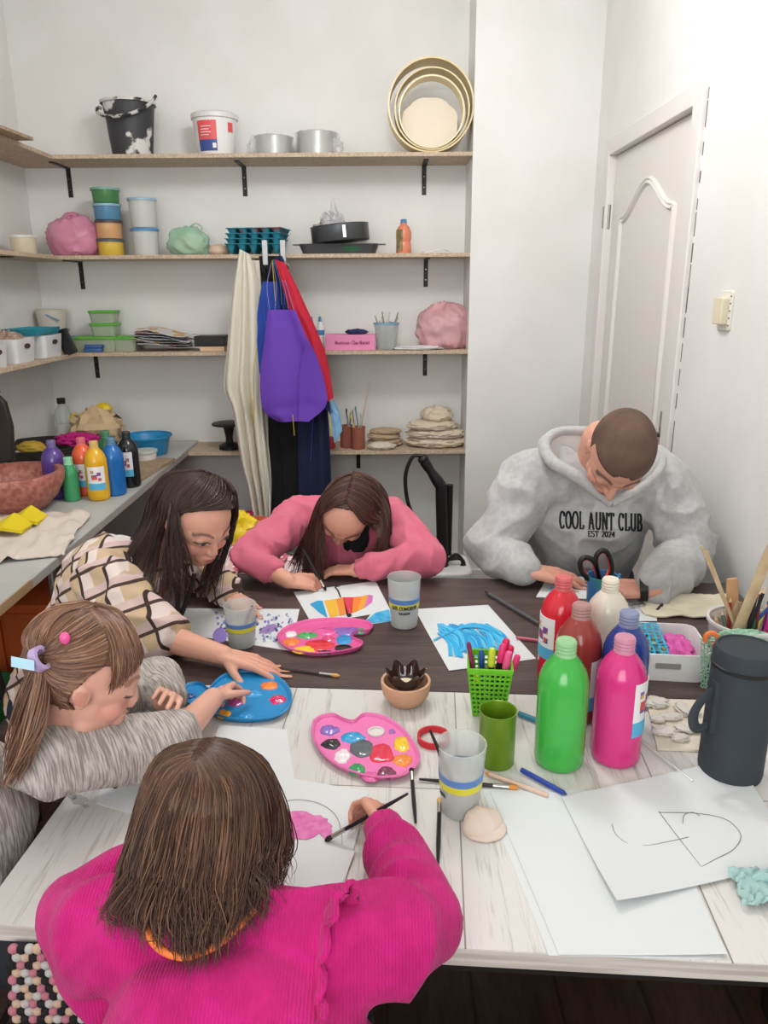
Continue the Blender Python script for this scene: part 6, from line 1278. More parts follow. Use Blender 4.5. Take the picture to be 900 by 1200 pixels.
def chesttext(s_, px0, py0, wpx, hpx, skew, parent, curve=0, thick=.17, thin=.06):
    ls, w = stroketext(s_, FONT, 1.0, lambda u, v, d: (0, 0, 0), thick, thin); k = wpx / w
    # lettering plane is anchored on the chest: two corner points give the frame, the cloth gives the height
    def pl(u, v, d): 
        p, n_ = onchest(px0 + u * k, py0 + skew * u * k - v * hpx + curve * (u / w - .5) ** 2 * 4); return tuple(p + V3(n_) * (.0007 + d))
    ls, w = stroketext(s_, FONT, 1.0, pl, thick, thin, dz=.0012); part('lettering', parent, ls, M_print, smooth=False)
chesttext('COOL AUNT CLUB', 656, 619, 97, 20, .035, pm, 0, .20, .085); chesttext('EST 2024', 689, 629, 32, 7, .02, pm, 0, .2, .1)
garment(pm, 'trousers', legs(hipm, (.62, 1.98, .50), (.62, 2.02, .12), (.10, .085, .065), .11) + [ell(hipm, (.18, .15, .11))], mat('dark_jeans', '#2b3140', .9), .009, 3, .004, 9, 4)
sk = skull(hc, Fm, H, 1.015)
def man_mask(d): return (d.z > .26 and d.y < .92) or (d.y < .12 and d.z > -.12) or (d.y < -.35 and d.z > -.62)
cv, cf = skullcap(sk, man_mask, 1.0, 96)
npmesh('hair', pm, np.array(cv), cf, mat('cropped_hair', '#5a4238', .85, bump=.9, bscale=900, var='#725a4c', vscale=14, vsharp=(.35, .65)))
wb = wR + hRd.normalized() * .030; part('wristband', pm, [tube([wb - hRd.normalized() * .010, wb + hRd.normalized() * .010], .032, 20)], M_black)
pencil('black marker held by the man in his hand over the table', PY(748, 684, 1.80), T(735, 702, .004), '#222226', 'marker', .006, '#222226', 'marker')
# ================================================================== girl in the rose sweater
stool('dark chair carrying the girl in the rose sweater', -.12, 2.40, .36, 0, .3)
pg = person('girl with long brown hair in rose pink sweater, drawing behind the dark table', (-.12, 2.3, 0))
Fm = frame((-.22, -.50, -.84), (.12, -.75, .5)); hc = PY(405, 600, 2.03); H = .213
shL, shR = V3((-.255, 2.16, .855)), V3((.01, 2.16, .855)); elL, elR = V3((-.375, 1.965, .795)), V3((.115, 1.96, .79)); wL, wR = V3(T(338, 681, .035)), V3(T(417, 668, .032))
chest = V3((-.12, 2.2, .76)); neck = V3((-.12, 2.15, .88)); hipg = V3((-.12, 2.38, .50))
bp = head_parts(hc, Fm, H) + [caps(neck + V3((0, .03, -.02)), hc + Fm @ V3((0, -.02, -.05)), .042, .045), ell(chest, (.11, .075, .12)), caps(chest, hipg, .095, .1), caps(shL, shR, .035, .035)] + chain([shL, elL, wL], (.036, .03, .021)) + chain([shR, elR, wR], (.036, .03, .021))
bp += legs(hipg, (-.12, 2.02, .46), (-.12, 2.04, .05), (.06, .045, .035), .08)
hd = V3(T(378, 682, .02)) - wL; bp += hand_parts(wL, hd, (.3, .5, -.8), 1, .78, (1.15, 1.15, 1.2, 1.25), .7, .6)
hd2 = V3(T(388, 668, .022)) - wR; bp += hand_parts(wR, hd2, (0, .1, -1), -1, .74, (.5, .5, .55, .6), .5, .3)
body(pg, bp, [((hc, Fm, H), dict(eyes='closed', brow='#4a3228', browt=1.5))], voxel=.0031, pink=[(tuple(wL + hd), .09)])
M_rose = mat('rose_jersey', '#cf6a80', .95, bump=.2, bscale=180, sheen=.08)
gp = [ell(chest + V3((0, -.01, .02)), (.145, .10, .14), 28), caps(chest, hipg, .125, .13, 24), caps(shL, shR, .058, .058, 20), cyl(hipg, hipg + V3((0, .01, -.05)), .12, .115)]
for sh, el, w, k in ((shL, elL, wL, .062), (shR, elR, wR, .02)):
    d = (w - el).normalized(); gp += chain([sh, sh.lerp(el, .6), el], (.06, .058, .054)); gp += [caps(el, w - d * (k + .03), .052, .04, 20), cyl(w - d * (k + .04), w - d * (k - .02), .034, .031, 24)]
garment(pg, 'sweater', gp, M_rose, .0055, 4, .011, 13, 11)
part('dark_vest', pg, [blob(V3((-.085, 2.09, .77)), (.04, .03, .09), .2, 2, 5, 26)], M_blk)
garment(pg, 'trousers', legs(hipg, (-.12, 2.02, .46), (-.12, 2.04, .09), (.075, .062, .05), .08) + [ell(hipg, (.13, .12, .09))], mat('dark_jeans', '#2b3140', .9), .009, 3, .003, 9, 4)
sk = skull(hc, Fm, H, 1.07); hb = [C(c)[:3] for c in ('#4a2f28', '#3a2420', '#5c3d32', '#432b26', '#6a483a')]
cap = skullcap(sk, lambda d: (d.z > .5 and d.y < .30) or (d.y < -.05 and d.z > -.55), .99)
gl = [G(sk, (411, 563), (395, 568), (378, 580), (368, 600), (360, 630, 2.03), (356, 665, 2.02), (352, 685, 1.99)),
      G(sk, (409, 572), (396, 576), (382, 588), (372, 605), (366, 635, 2.00), (362, 668, 1.99), (358, 700, 1.95)),
      G(sk, (407, 582), (395, 586), (384, 594), (376, 606), (374, 635, 1.98), (375, 665, 1.965), (374, 690, 1.95)),
      G(sk, (405, 590), (396, 592), (386, 597), (377, 604), (377, 620, 1.99), (381, 640, 1.97), (384, 662, 1.96))]
gr = [G(sk, (405, 588), (414, 600), (424, 612), (436, 618), (444, 628, 1.96), (442, 642, 1.97), (432, 652, 1.97)),
      G(sk, (406, 583), (420, 594), (434, 606), (446, 612), (446, 632, 1.97), (440, 650, 1.97), (424, 662, 1.965)),
      G(sk, (408, 573), (428, 582), (444, 597), (452, 610), (450, 635, 1.99), (446, 655, 1.975), (428, 668, 1.96)),
      G(sk, (411, 563), (432, 571), (449, 590), (455, 608), (454, 632, 2.01), (450, 655, 1.985), (440, 672, 1.965)),
      G(sk, (414, 556), (436, 566), (451, 585), (457, 606), (457, 632, 2.03), (455, 655, 2.0), (452, 668, 1.98))]
gb = [G(sk, (414, 556), (436, 564), (453, 585), (458, 610, 2.08), (460, 640, 2.1), (466, 650, 2.08), (478, 655, 2.05)), G(sk, (414, 552), (430, 556), (446, 568), (455, 590, 2.12), (455, 640, 2.16), (452, 660, 2.15), (450, 670, 2.13))]
gb2 = [G(sk, (411, 556), (394, 564), (380, 580), (372, 598, 2.04), (360, 630, 2.04), (354, 660, 2.03), (350, 684, 2.00)), G(sk, (411, 556), (396, 562), (382, 576), (372, 596, 2.08), (356, 630, 2.08), (344, 652, 2.08), (334, 668, 2.06))]
Hm = hmat('hair_strands')
vh = []
def hairset(par, sets, sk, cols, cap, **k):
    """all strands of one head in one mesh"""
    Vt, Ft, Ct = [], [], []
    objs = [hair(par, g, sk, Hm, cols, cap=cap if i == 0 else None, seed=i + 5, **{**k, **kw}) for i, (g, kw) in enumerate(sets)]
    for o in objs:
        n0 = len(Vt); Vt += [tuple(v.co) for v in o.data.vertices]; Ft += [tuple(x + n0 for x in p.vertices) for p in o.data.polygons]; Ct += [tuple(d.color)[:3] for d in o.data.color_attributes['Col'].data]
    loc = np.array(par['_loc']); m = objs[0].data.materials[0]
    for o in objs: me = o.data; bpy.data.objects.remove(o); bpy.data.meshes.remove(me)
    return npmesh('hair', par, np.array(Vt) + loc, Ft, m, np.array(Ct))
hairset(pg, [(gl, dict(n=130)), (gr, dict(n=120)), (gb, dict(n=110)), (gb2, dict(n=110))], sk, hb, cap, r=.0018, jit=.004, lift=.004)
part('hair_clip', pg, [tube(spline([onskull(444, 600, sk, .006), onskull(446, 606, sk, .006)], 6), .004, 8)], mat('pink_clip', '#e48bb4', .3), 'pink hair clip')
brush('black brush held by the girl in the rose sweater', PY(355, 643, 1.90), T(382, 692, .003), '#19181b', r=.0034, grp='brushes held in hands')
# ================================================================== girl in the plaid shirt
stool('dark chair carrying the girl in the plaid shirt', -.89, 1.72, .36, pi / 2, .3)
pp = person('girl with long dark hair in beige plaid shirt reaching across to the blue palette', (-.80, 1.72, 0))
Fm = frame((.64, -.58, -.46), (.10, -.05, 1)); hc = PY(231, 610, 1.70); H = .215
shN, shF = V3((-.635, 1.58, .885)), V3((-.60, 1.86, .84)); el, w = V3((-.50, 1.50, .785)), V3(T(262, 768, .035)); elF, wF = V3((-.47, 1.9, .775)), V3((-.40, 1.78, .77))
chest = V3((-.68, 1.72, .78)); neck = V3((-.575, 1.725, .90)); hipp = V3((-.84, 1.73, .50))
bp = head_parts(hc, Fm, H) + [caps(neck + V3((-.02, 0, -.02)), hc + Fm @ V3((0, -.03, -.06)), .042, .045), ell(chest, (.09, .12, .13)), caps(chest, hipp, .1, .105), caps(shN, shF, .036, .036)] + chain([shN, el, w], (.038, .033, .0215)) + chain([shF, elF, wF], (.037, .031, .021))
bp += legs(hipp, (-.48, 1.72, .46), (-.5, 1.72, .05), (.065, .048, .035), .08, (.12, 0))
hd = V3(T(300, 777, .022)) - w; bp += hand_parts(w, hd, (.1, -.05, -1), -1, .84, (.22, .2, .24, .3), .8, .3, .10)
bp += hand_parts(wF, (.3, -.4, -.1), (0, 0, -1), 1, .8, (.4, .4, .4, .4), .5)
body(pp, bp, [((hc, Fm, H), dict(eyes='open', brow='#4a342a'))], voxel=.003, pink=[(tuple(w + hd * 1.6), .08)])
def plaid():
    m = mat('plaid_flannel', '#c2a583', .95, bump=.25, bscale=200); nt = m.node_tree; N = nt.nodes; L = nt.links; b = N['Principled BSDF']; tc = N.new('ShaderNodeTexCoord'); last = None
    def stripe(axis, scale, lo, hi, colr, prev, rot=(0, 0, 0), off=0):
        mp = N.new('ShaderNodeMapping'); mp.inputs['Rotation'].default_value = rot; mp.inputs['Location'].default_value = (off, off, off); L.new(tc.outputs['Object'], mp.inputs[0]); w_ = N.new('ShaderNodeTexWave'); w_.wave_profile = 'SIN'; w_.bands_direction = axis; w_.inputs['Scale'].default_value = scale; w_.inputs['Distortion'].default_value = .6; L.new(mp.outputs[0], w_.inputs[0])
        r = N.new('ShaderNodeValToRGB'); r.color_ramp.elements[0].position = lo; r.color_ramp.elements[1].position = hi; L.new(w_.outputs['Fac'], r.inputs[0])
        mx = N.new('ShaderNodeMix'); mx.data_type = 'RGBA'; mx.inputs[7].default_value = C(colr); L.new(r.outputs[0], mx.inputs[0])
        if prev: L.new(prev, mx.inputs[6])
        else: mx.inputs[6].default_value = C('#c6ac8c')
        return mx.outputs[2]
    R_ = (.5, .4, .3)
    o = stripe('X', 5.2, .55, .62, '#dccbc4', None, R_); o = stripe('Z', 5.2, .60, .66, '#cdb3ae', o, R_, .02); o = stripe('X', 5.2, .955, .975, '#3a2c28', o, R_, .013); o = stripe('Z', 5.2, .95, .97, '#4a3630', o, R_, .03)
    L.new(o, b.inputs['Base Color']); return m
M_plaid = plaid()
gp = [ell(chest + V3((.0, 0, .01)), (.115, .15, .15), 28), caps(chest, hipp, .12, .13, 24), caps(shN + V3((-.01, .01, 0)), shF, .06, .058, 20), ell(shN.lerp(shF, .4) + V3((-.06, 0, .0)), (.07, .10, .06)), cyl(hipp, hipp + V3((0, 0, -.05)), .125, .12)]
d = (w - el).normalized(); gp += chain([shN, shN.lerp(el, .5) + V3((0, -.01, .01)), el], (.066, .068, .062)); gp += [cyl(el - d * .0, el + d * .05, .058, .052, 24)]
gp += chain([shF, elF], (.06, .055)) + [caps(elF, wF, .05, .04)]
garment(pp, 'plaid_shirt', gp, M_plaid, .0055, 4, .012, 11, 21)
part('white_hood', pp, [blob(PY(135, 655, 1.72) + V3((-.02, .0, -.07)), (.085, .11, .07), .10, 1.6, 6, 36)], mat('white_fleece', '#d9d4cc', .95, bump=.3, bscale=150), 'white lining hanging at the back')
part('apron_strap', pp, [tube(spline([PY(197, 665, 1.66), PY(206, 690, 1.60), PY(208, 715, 1.57), PY(196, 735, 1.56)], 20), .022, 10, .25, (1, 0, 0)), tube(spline([PY(228, 672, 1.70), PY(222, 695, 1.68), PY(212, 722, 1.64)], 16), .016, 10, .25, (1, 0, 0))], M_blk, 'black apron strap')
garment(pp, 'trousers', legs(hipp, (-.48, 1.72, .46), (-.5, 1.72, .09), (.08, .065, .05), .08, (.12, 0)) + [ell(hipp, (.13, .14, .09))], mat('dark_jeans', '#2b3140', .9), .009, 3, .003, 9, 4)
sk = skull(hc, Fm, H, 1.07); hb = [C(c)[:3] for c in ('#33221f', '#281a19', '#3d2925', '#2e1f1d', '#4a322b')]
cap = skullcap(sk, lambda d: (d.z > .42 and d.y < .36) or (d.y < -.15 and d.z > -.5) or (d.y < -.0 and d.z > .1), .99)
ga = [G(sk, (243, 555), (215, 562), (200, 580), (196, 604), (188, 640, 1.66), (182, 680, 1.56), (172, 715, 1.50)),
      G(sk, (243, 555), (206, 560), (190, 585), (184, 612), (166, 650, 1.64), (148, 690, 1.54), (142, 722, 1.5)),
      G(sk, (240, 552), (200, 556), (180, 580), (172, 612, 1.70), (150, 650, 1.66), (126, 680, 1.62), (112, 708, 1.58)),
      G(sk, (236, 551), (196, 554), (176, 580), (166, 612, 1.78), (148, 640, 1.78), (125, 660, 1.74), (108, 690, 1.70))]
gf = [G(sk, (244, 556), (228, 566), (212, 585), (209, 610), (214, 640, 1.60), (224, 670, 1.60), (228, 712, 1.60)),
      G(sk, (243, 555), (222, 562), (205, 582), (203, 612), (204, 645, 1.60), (208, 680, 1.57), (206, 720, 1.55)),
      G(sk, (243, 555), (218, 560), (200, 582), (198, 610), (192, 650, 1.62), (186, 690, 1.55), (180, 722, 1.51))]
gt = [G(sk, (244, 556), (228, 566), (214, 582), (209, 596), (207, 606), (206, 612), (207, 618)),
      G(sk, (248, 556), (240, 570), (226, 588), (214, 598), (210, 603), (208, 606), (207, 610)),
      G(sk, (256, 558), (256, 572), (244, 588), (226, 596), (214, 600), (210, 604), (208, 608)),
      G(sk, (262, 562), (268, 575), (262, 588), (246, 594), (228, 598), (216, 600), (210, 603)),
      G(sk, (262, 562), (272, 574), (276, 586), (275, 592), (272, 596), (262, 594), (250, 594))]
gk = [G(sk, (250, 556), (264, 562), (275, 580), (276, 596, 1.78), (272, 630, 1.78), (262, 660, 1.76), (256, 700, 1.74)), G(sk, (262, 562), (276, 575), (278, 590, 1.74), (276, 610, 1.80), (262, 650, 1.76), (250, 680, 1.72), (240, 712, 1.70)), G(sk, (244, 553), (236, 575, 1.82), (244, 610, 1.82), (244, 650, 1.74), (236, 680, 1.70), (228, 710, 1.66))]
hairset(pp, [(ga, dict(n=130)), (gf, dict(n=100)), (gt, dict(n=110, lift=.002, jit=.0015)), (gk, dict(n=80))], sk, hb, cap, r=.0018, jit=.005, lift=.004)
hairset_strand = part('loose_strand', pp, [tube(spline([onskull(209, 600, sk, .003), PY(213, 625, 1.60), PY(222, 650, 1.60), PY(226, 670, 1.60)], 16), .0025, 6), tube(spline([onskull(200, 590, sk, .003), PY(197, 612, 1.60), PY(196, 640, 1.60)], 10), .0025, 6)], mat('dark_strand', '#2e1f1d', .4))
# ================================================================== small girl with the ponytail
stool('dark chair carrying the small girl with the ponytail', -.78, .95, .43, pi / 2)
pn = person('small girl with light brown ponytail in grey striped top, dipping into the blue palette', (-.68, .95, 0))
Fm = frame((.80, .30, -.36), (.25, .1, 1)); hc = PY(101, 790, 1.02); H = .20
shN, shF = V3((-.495, .955, .845)), V3((-.56, 1.12, .83)); el, w = V3((-.355, 1.085, .79)), V3(T(250, 818, .05)); elF, wF = V3((-.44, 1.30, .785)), V3((-.40, 1.20, .80))
chest = V3((-.655, .965, .73)); neck = V3((-.53, 1.03, .865)); hipn = V3((-.76, .95, .56))
bp = head_parts(hc, Fm, H) + [caps(neck + V3((-.02, -.01, -.02)), hc + Fm @ V3((0, -.02, -.05)), .038, .042), ell(chest, (.08, .09, .12)), caps(chest, hipn, .085, .09), caps(shN, shF, .032, .032)] + chain([shN, el, w], (.034, .030, .020)) + chain([shF, elF, wF], (.034, .029, .02))
bp += legs(hipn, (-.42, 1.03, .50), (-.42, 1.03, .06), (.055, .042, .032), .06, (.1, 0))
hd = V3(T(270, 800, .035)) - w; bp += hand_parts(w, hd, (.35, .1, -.8), -1, .66, (1.0, 1.05, 1.15, 1.2), .7, .6, .02)
bp += hand_parts(wF, (.2, -.3, .3), (0, -1, 0), 1, .64, (.6, .6, .6, .6), .5)
body(pn, bp, [((hc, Fm, H), dict(eyes='closed', brow='#8a6248', blush=.5))], voxel=.0028, skin='#dca894', pink=[(tuple(w + hd), .07)])
M_mel = mat('striated_jersey', '#b4aca6', .95, var='#6f6864', vscale=22, vstretch=(1.2, 1.2, 9), vsharp=(.42, .66), bump=.2, bscale=150)
def mel(name, stretch, rot):
    m = mat(name, '#bdb6b0', .95, bump=.2, bscale=160); nt = m.node_tree; N = nt.nodes; L = nt.links; tc = N.new('ShaderNodeTexCoord'); mp = N.new('ShaderNodeMapping'); mp.inputs['Scale'].default_value = stretch; m0 = N.new('ShaderNodeMapping'); m0.inputs['Rotation'].default_value = rot
    L.new(tc.outputs['Object'], m0.inputs[0]); L.new(m0.outputs[0], mp.inputs[0]); nz = N.new('ShaderNodeTexNoise'); nz.inputs['Scale'].default_value = 26; nz.inputs['Detail'].default_value = 4; L.new(mp.outputs[0], nz.inputs[0])
    r = N.new('ShaderNodeValToRGB'); r.color_ramp.elements[0].position = .38; r.color_ramp.elements[1].position = .62; r.color_ramp.elements[0].color = C('#8a827d'); r.color_ramp.elements[1].color = C('#c6bfb9'); L.new(nz.outputs[0], r.inputs[0]); L.new(r.outputs[0], N['Principled BSDF'].inputs['Base Color']); return m
d = (w - el).normalized()
gp = [ell(chest + V3((0, -.0, .0)), (.105, .115, .145), 28), caps(chest, hipn, .112, .12, 24), caps(shN + V3((-.01, 0, 0)), shF, .052, .05, 20), cyl(hipn, hipn + V3((-.01, 0, -.04)), .115, .11)]
gp += chain([shN, shN.lerp(el, .5), el], (.054, .053, .052)) + [cyl(el - d * .01, el + d * .035, .05, .044, 24)] + chain([shF, elF], (.05, .046)) + [caps(elF, wF - V3((0, -.02, 0)), .045, .038)]
garment(pn, 'striped_top', gp, mel('striated_jersey_fabric', (15, 1.3, 1.3), (0, 0, radians(-43))), .005, 4, .006, 12, 31)
garment(pn, 'trousers', legs(hipn, (-.42, 1.03, .50), (-.42, 1.03, .09), (.07, .058, .045), .06, (.1, 0)) + [ell(hipn, (.11, .12, .08))], mat('dark_leggings', '#2a2a30', .9), .009, 3, .003, 9, 4)
sk = skull(hc, Fm, H, 1.05); hb = [C(c)[:3] for c in ('#7d5a48', '#6a4a3b', '#8c6752', '#5d4135', '#a07c62')]
cap = skullcap(sk, lambda d: (d.z > .30 and not (d.y > .72 and d.z < .62)) or (d.y < .0 and d.z > -.15) or (d.y < -.3 and d.z > -.55), .99)
tie = (44, 772)
gs = [G(sk, (108, 708), (88, 718), (62, 742), (50, 765), n=18), G(sk, (122, 728), (100, 742), (72, 757), (50, 768), n=18), G(sk, (128, 755), (105, 765), (76, 770), (50, 771), n=18), G(sk, (122, 780), (105, 782), (78, 783), (50, 774), n=18), G(sk, (104, 792), (88, 796), (68, 792), (49, 777), n=18), G(sk, (84, 812), (74, 808), (60, 798), (48, 779), n=18), G(sk, (70, 836), (60, 825), (52, 805), (46, 780), n=18), G(sk, (96, 835), (80, 825), (62, 800), (48, 778), n=18)]
gs2 = [G(sk, (110, 708), (84, 715), (58, 738), (48, 766), n=18), G(sk, (104, 705), (70, 712), (46, 738), (44, 767), n=18), G(sk, (98, 704), (60, 712), (36, 738), (38, 768), n=18), G(sk, (90, 706), (50, 718), (28, 745), (34, 772), n=18)]
gbang = [G(sk, (110, 706), (136, 714), (156, 736), (166, 762), (166, 778), n=18), G(sk, (108, 709), (132, 720), (150, 745), (158, 770), (156, 790), n=18), G(sk, (106, 713), (128, 730), (142, 758), (146, 785), (140, 806), n=18), G(sk, (104, 718), (120, 740), (130, 765), (132, 792), (126, 815), n=18)]
gpt = [G(sk, (50, 768), (38, 780, .97), (26, 810, .955), (14, 860, .94), (4, 930, .92), n=22), G(sk, (46, 772), (46, 800, .94), (36, 850, .91), (26, 890, .90), (12, 925, .89), n=22), G(sk, (48, 774), (54, 800, .95), (52, 840, .92), (40, 870, .90), (20, 905, .88), n=22)]
hairset(pn, [(gs, dict(n=130, lift=.001, jit=.0012)), (gs2, dict(n=130, lift=.001, jit=.0012)), (gbang, dict(n=130, lift=.002, jit=.002)), (gpt, dict(n=200, jit=.006, push=False))], sk, hb, cap, r=.0015, lift=.002, capcol=C('#6a4a3c')[:3])
tp_ = onskull(47, 772, sk, .008); part('hair_tie', pn, [xf(lathe([(.012, -.006), (.018, -.006), (.018, .006), (.012, .006), (.012, -.006)], 20, False, False), Matrix.Translation(tp_) @ Matrix.Rotation(1.1, 4, 'Y'))], mat('lilac_tie', '#b9a2cc', .5), 'lilac hair tie')
part('hair_bow', pn, [sheet([[onskull(44 - i * 3, 770 + j * 4 - i * 1.5, sk, .02) - V3((0, .01 + .002 * i, 0)) for j in range(4)] for i in range(8)], .002)], mat('pale_blue_bow', '#a9cfe0', .5), 'pale blue ribbon')
bp_ = onskull(76, 748, sk, .006); part('hair_bead', pn, [ell(bp_, (.0075, .006, .0095), 14)], mat('pink_bead', '#ef5fa0', .25), 'hot pink hair bead')
# ================================================================== girl in hot pink, seen from behind
stool('dark chair carrying the girl in the hot pink sweater', -.16, .46, .33, pi)
pk = person('girl with long brown hair in hot pink knit sweater, seen from behind, painting', (-.16, .50, 0))
Fm = frame((.16, .80, -.55), (.02, .5, .85)); hc = PY(243, 972, .775); H = .212
shL, shR = V3((-.275, .685, .80)), V3((-.045, .665, .80)); elL, elR = V3((-.372, .73, .785)), V3((.036, .72, .78)); wL, wR = V3((-.24, .88, .77)), V3(T(452, 968, .045))
chest = V3((-.165, .625, .70)); neck = V3((-.185, .70, .83)); hipk = V3((-.16, .50, .50))
bp = head_parts(hc, Fm, H) + [caps(neck, hc + Fm @ V3((0, -.03, -.06)), .042, .045), ell(chest, (.10, .08, .12)), caps(chest, hipk, .09, .1), caps(shL, shR, .034, .034)] + chain([shL, elL, wL], (.036, .030, .02)) + chain([shR, elR, wR], (.036, .030, .02))
bp += legs(hipk, (-.16, .86, .46), (-.16, .84, .05), (.06, .046, .034), .08, (0, .1))
hd = V3(T(436, 940, .04)) - wR; bp += hand_parts(wR, hd, (-.6, -.1, -.8), -1, .68, (.95, 1.0, 1.05, 1.1), .7, .6)
bp += hand_parts(wL, (.3, .3, -.05), (0, 0, -1), 1, .68, (.4, .4, .4, .4), .5)
body(pk, bp, [((hc, Fm, H), dict(eyes='closed'))], voxel=.0028, pink=[(tuple(wR + hd), .07)])
def knit(name, c, c2):
    m = mat(name, c, .95, sheen=.08, var=c2, vscale=30); nt = m.node_tree; N = nt.nodes; L = nt.links; tc = N.new('ShaderNodeTexCoord'); b = N['Principled BSDF']
    w1 = N.new('ShaderNodeTexWave'); w1.bands_direction = 'X'; w1.inputs['Scale'].default_value = 85; w1.inputs['Distortion'].default_value = 2.5; w1.inputs['Detail Scale'].default_value = 2; L.new(tc.outputs['Object'], w1.inputs[0])
    n2 = N.new('ShaderNodeTexNoise'); n2.inputs['Scale'].default_value = 300; L.new(tc.outputs['Object'], n2.inputs[0]); ad = N.new('ShaderNodeMath'); ad.operation = 'ADD'; L.new(w1.outputs['Fac'], ad.inputs[0]); L.new(n2.outputs[0], ad.inputs[1])
    bp = N.new('ShaderNodeBump'); bp.inputs['Strength'].default_value = .45; bp.inputs['Distance'].default_value = .002; L.new(ad.outputs[0], bp.inputs['Height']); L.new(bp.outputs[0], b.inputs['Normal']); return m
M_knit = knit('hot_pink_knit', '#c61476', '#b8106a'); d = (wR - elR).normalized(); dl = (wL - elL).normalized()
gp = [ell(chest + V3((0, -.018, .01)), (.155, .100, .145), 32), caps(chest, hipk, .135, .15, 28), caps(shL + V3((.01, 0, -.005)), shR + V3((-.01, 0, -.005)), .068, .068, 24), ell(neck + V3((0, -.035, -.035)), (.07, .05, .05)), cyl(hipk, hipk + V3((0, -.01, -.06)), .14, .13)]
gp += chain([shR, shR.lerp(elR, .6) + V3((0, -.01, .005)), elR], (.064, .062, .055)) + [caps(elR, wR - d * .05, .053, .038, 22), cyl(wR - d * .055, wR - d * .0, .036, .031, 26)]
gp += chain([shL, shL.lerp(elL, .6) + V3((0, -.01, .005)), elL], (.068, .066, .056)) + [caps(elL, elL + V3((.05, -.03, -.05)), .055, .055), caps(elL, wL - dl * .05, .054, .042, 22), cyl(wL - dl * .055, wL, .036, .031, 26)]
_, kco, kfs = garment(pk, 'knit_sweater', gp, M_knit, .005, 4, .010, 9, 41); bk_ = BVHTree.FromPolygons([tuple(p) for p in kco], kfs)
# ruffle on the right shoulder
ra, rb_ = PY(392, 1050, .70), PY(372, 1095, .62); rows = []
hits = []
for q in ((372, 1198), (371, 1165), (372, 1130), (375, 1095), (380, 1070), (388, 1056), (400, 1052), (412, 1060)):
    h_ = bk_.ray_cast(C0, _ray(*q).normalized()); hits.append(h_[0] if h_[0] is not None else PY(q[0], q[1], .68))
rb_ = spline(hits, 48)
for i in range(49):
    u = i / 48; base = rb_[i]; out = V3((.55, -.25, .75)).normalized() * (.010 + .022 * min(1, max(0, (u - .3) / .35))) * (1 if u < .9 else (1 - u) / .1 * .8 + .2)
    rows.append([tuple(base + out * (k / 6) + V3((.003 * sin(u * 40), .006 * sin(u * 34), 0)) * (k / 6) - V3((0, 0, .006 * (1 - k / 6)))) for k in range(7)])
part('shoulder_ruffle', pk, [sheet(rows, .007)], M_knit, angle=80)
part('orange_cord', pk, [tube(spline([PY(167, 1058, .655), PY(172, 1090, .622), PY(188, 1112, .608), (PY(215, 1121, .602)), PY(245, 1112, .609), PY(268, 1096, .622), PY(298, 1066, .65)], 40), .0042, 10)], mat('orange_cord', '#ee7c3a', .6), 'orange cord round the neck')
garment(pk, 'trousers', legs(hipk, (-.16, .86, .46), (-.16, .84, .09), (.075, .062, .048), .08, (0, .1)) + [ell(hipk, (.13, .12, .08))], mat('dark_leggings', '#2a2a30', .9), .009, 3, .003, 9, 4)
sk = skull(hc, Fm, H, 1.10); hb = [C(c)[:3] for c in ('#563d31', '#4a342b', '#5f4437', '#422e27', '#73543f', '#4f382f')]
cap = skullcap(sk, lambda d: d.y < .35 and d.z > -.75 or d.z > .55 and d.y < .75, .99)
cr = (228, 888)
def g7(*p): return G(sk, *p, n=26)
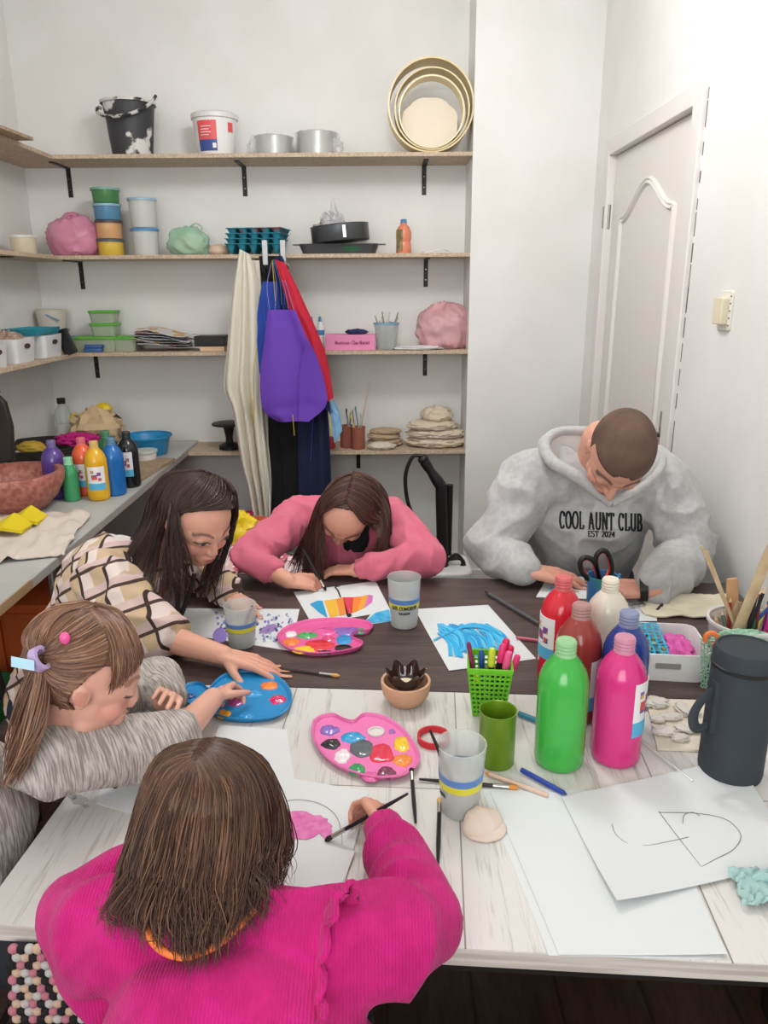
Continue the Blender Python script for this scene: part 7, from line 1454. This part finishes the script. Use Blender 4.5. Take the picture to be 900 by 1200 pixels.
gk = [g7((240, 868), (190, 880), (170, 915), (160, 960, .76), (148, 1005, .73), (135, 1050, .70), (140, 1085, .665), (150, 1108, .655)),
      g7(cr, (195, 900), (178, 940), (166, 985, .70), (158, 1030, .675), (150, 1065, .655), (158, 1100, .638)),
      g7(cr, (208, 915), (193, 955), (186, 1000, .675), (180, 1040, .65), (182, 1080, .635), (185, 1108, .62)),
      g7(cr, (222, 920), (214, 960), (211, 1005, .665), (210, 1045, .64), (222, 1090, .620), (236, 1136, .606)),
      g7(cr, (240, 925), (240, 962), (238, 1008, .66), (238, 1050, .636), (240, 1095, .620), (244, 1142, .604)),
      g7((232, 880), (262, 920), (266, 962), (264, 1008, .67), (262, 1050, .643), (258, 1085, .625), (256, 1130, .608)),
      g7((236, 875), (280, 905), (292, 950), (291, 995, .70), (284, 1035, .665), (280, 1070, .64), (286, 1108, .628)),
      g7((240, 870), (292, 895), (312, 935), (316, 980), (304, 1020, .71), (300, 1055, .67), (322, 1102, .645)),
      g7((245, 867), (300, 888), (322, 930), (330, 975, .78), (325, 1010, .765), (318, 1045, .74), (326, 1062, .72)),
      g7((252, 866), (306, 886), (328, 930, .80), (338, 975, .81), (336, 1005, .80), (322, 1030, .78), (318, 1050, .76))]
gt_ = [g7((300, 866), (270, 867), (240, 868), (215, 880), (200, 900), (190, 930), (184, 960)), g7((310, 890), (280, 874), (250, 872), (226, 888), (214, 910), (208, 940), (206, 970))]
hairset(pk, [(gk, dict(n=[260, 290, 290, 290, 290, 290, 260, 150, 80], curlr=.016))], sk, hb, cap, r=.0011, jit=.008, lift=.003, endmin=.80, wave=.007)
brush('black brush held by the girl in hot pink over the pink painting', PZ(478, 930, TT + .085), T(381, 985, .003), '#3a3034', r=.003, grp='brushes held in hands')
# crochet bag / patterned thing under the table at lower left
random.seed(17); cl = [(sheet([[tuple(PY(12 + 80 * i / 10, 1108 + 88 * j / 8, .765)) for i in range(11)] for j in range(9)], .006), 0)]
for j in range(10):
    for i in range(9):
        cl.append((ell(PY(16 + i * 9.5 + (j % 2) * 4.7, 1112 + j * 9, .757), (.0075, .006, .007), 10), [2, 0, 1, 3, 0, 2, 0, 3, 1][(i + 2 * j + (j // 3)) % 9]))
t = one('crochet_blanket', 'black, white and pink crochet blanket hanging under the table at lower left', 'blanket', cl, [mat('crochet_black', '#1c191c', .9), mat('crochet_white', '#b9b4b0', .9), mat('crochet_pink', '#b5707e', .9), mat('crochet_cream', '#c4a58e', .9)])
one('chair_cushion_support', 'dark chair backrest behind the crochet blanket', 'chair', [box(-.50, -.36, .775, .79, 0, .66)], M_frame, smooth=False)
# dark basket and things left of the ponytail girl
for o in bpy.data.objects:
    if '_loc' in o: del o['_loc']
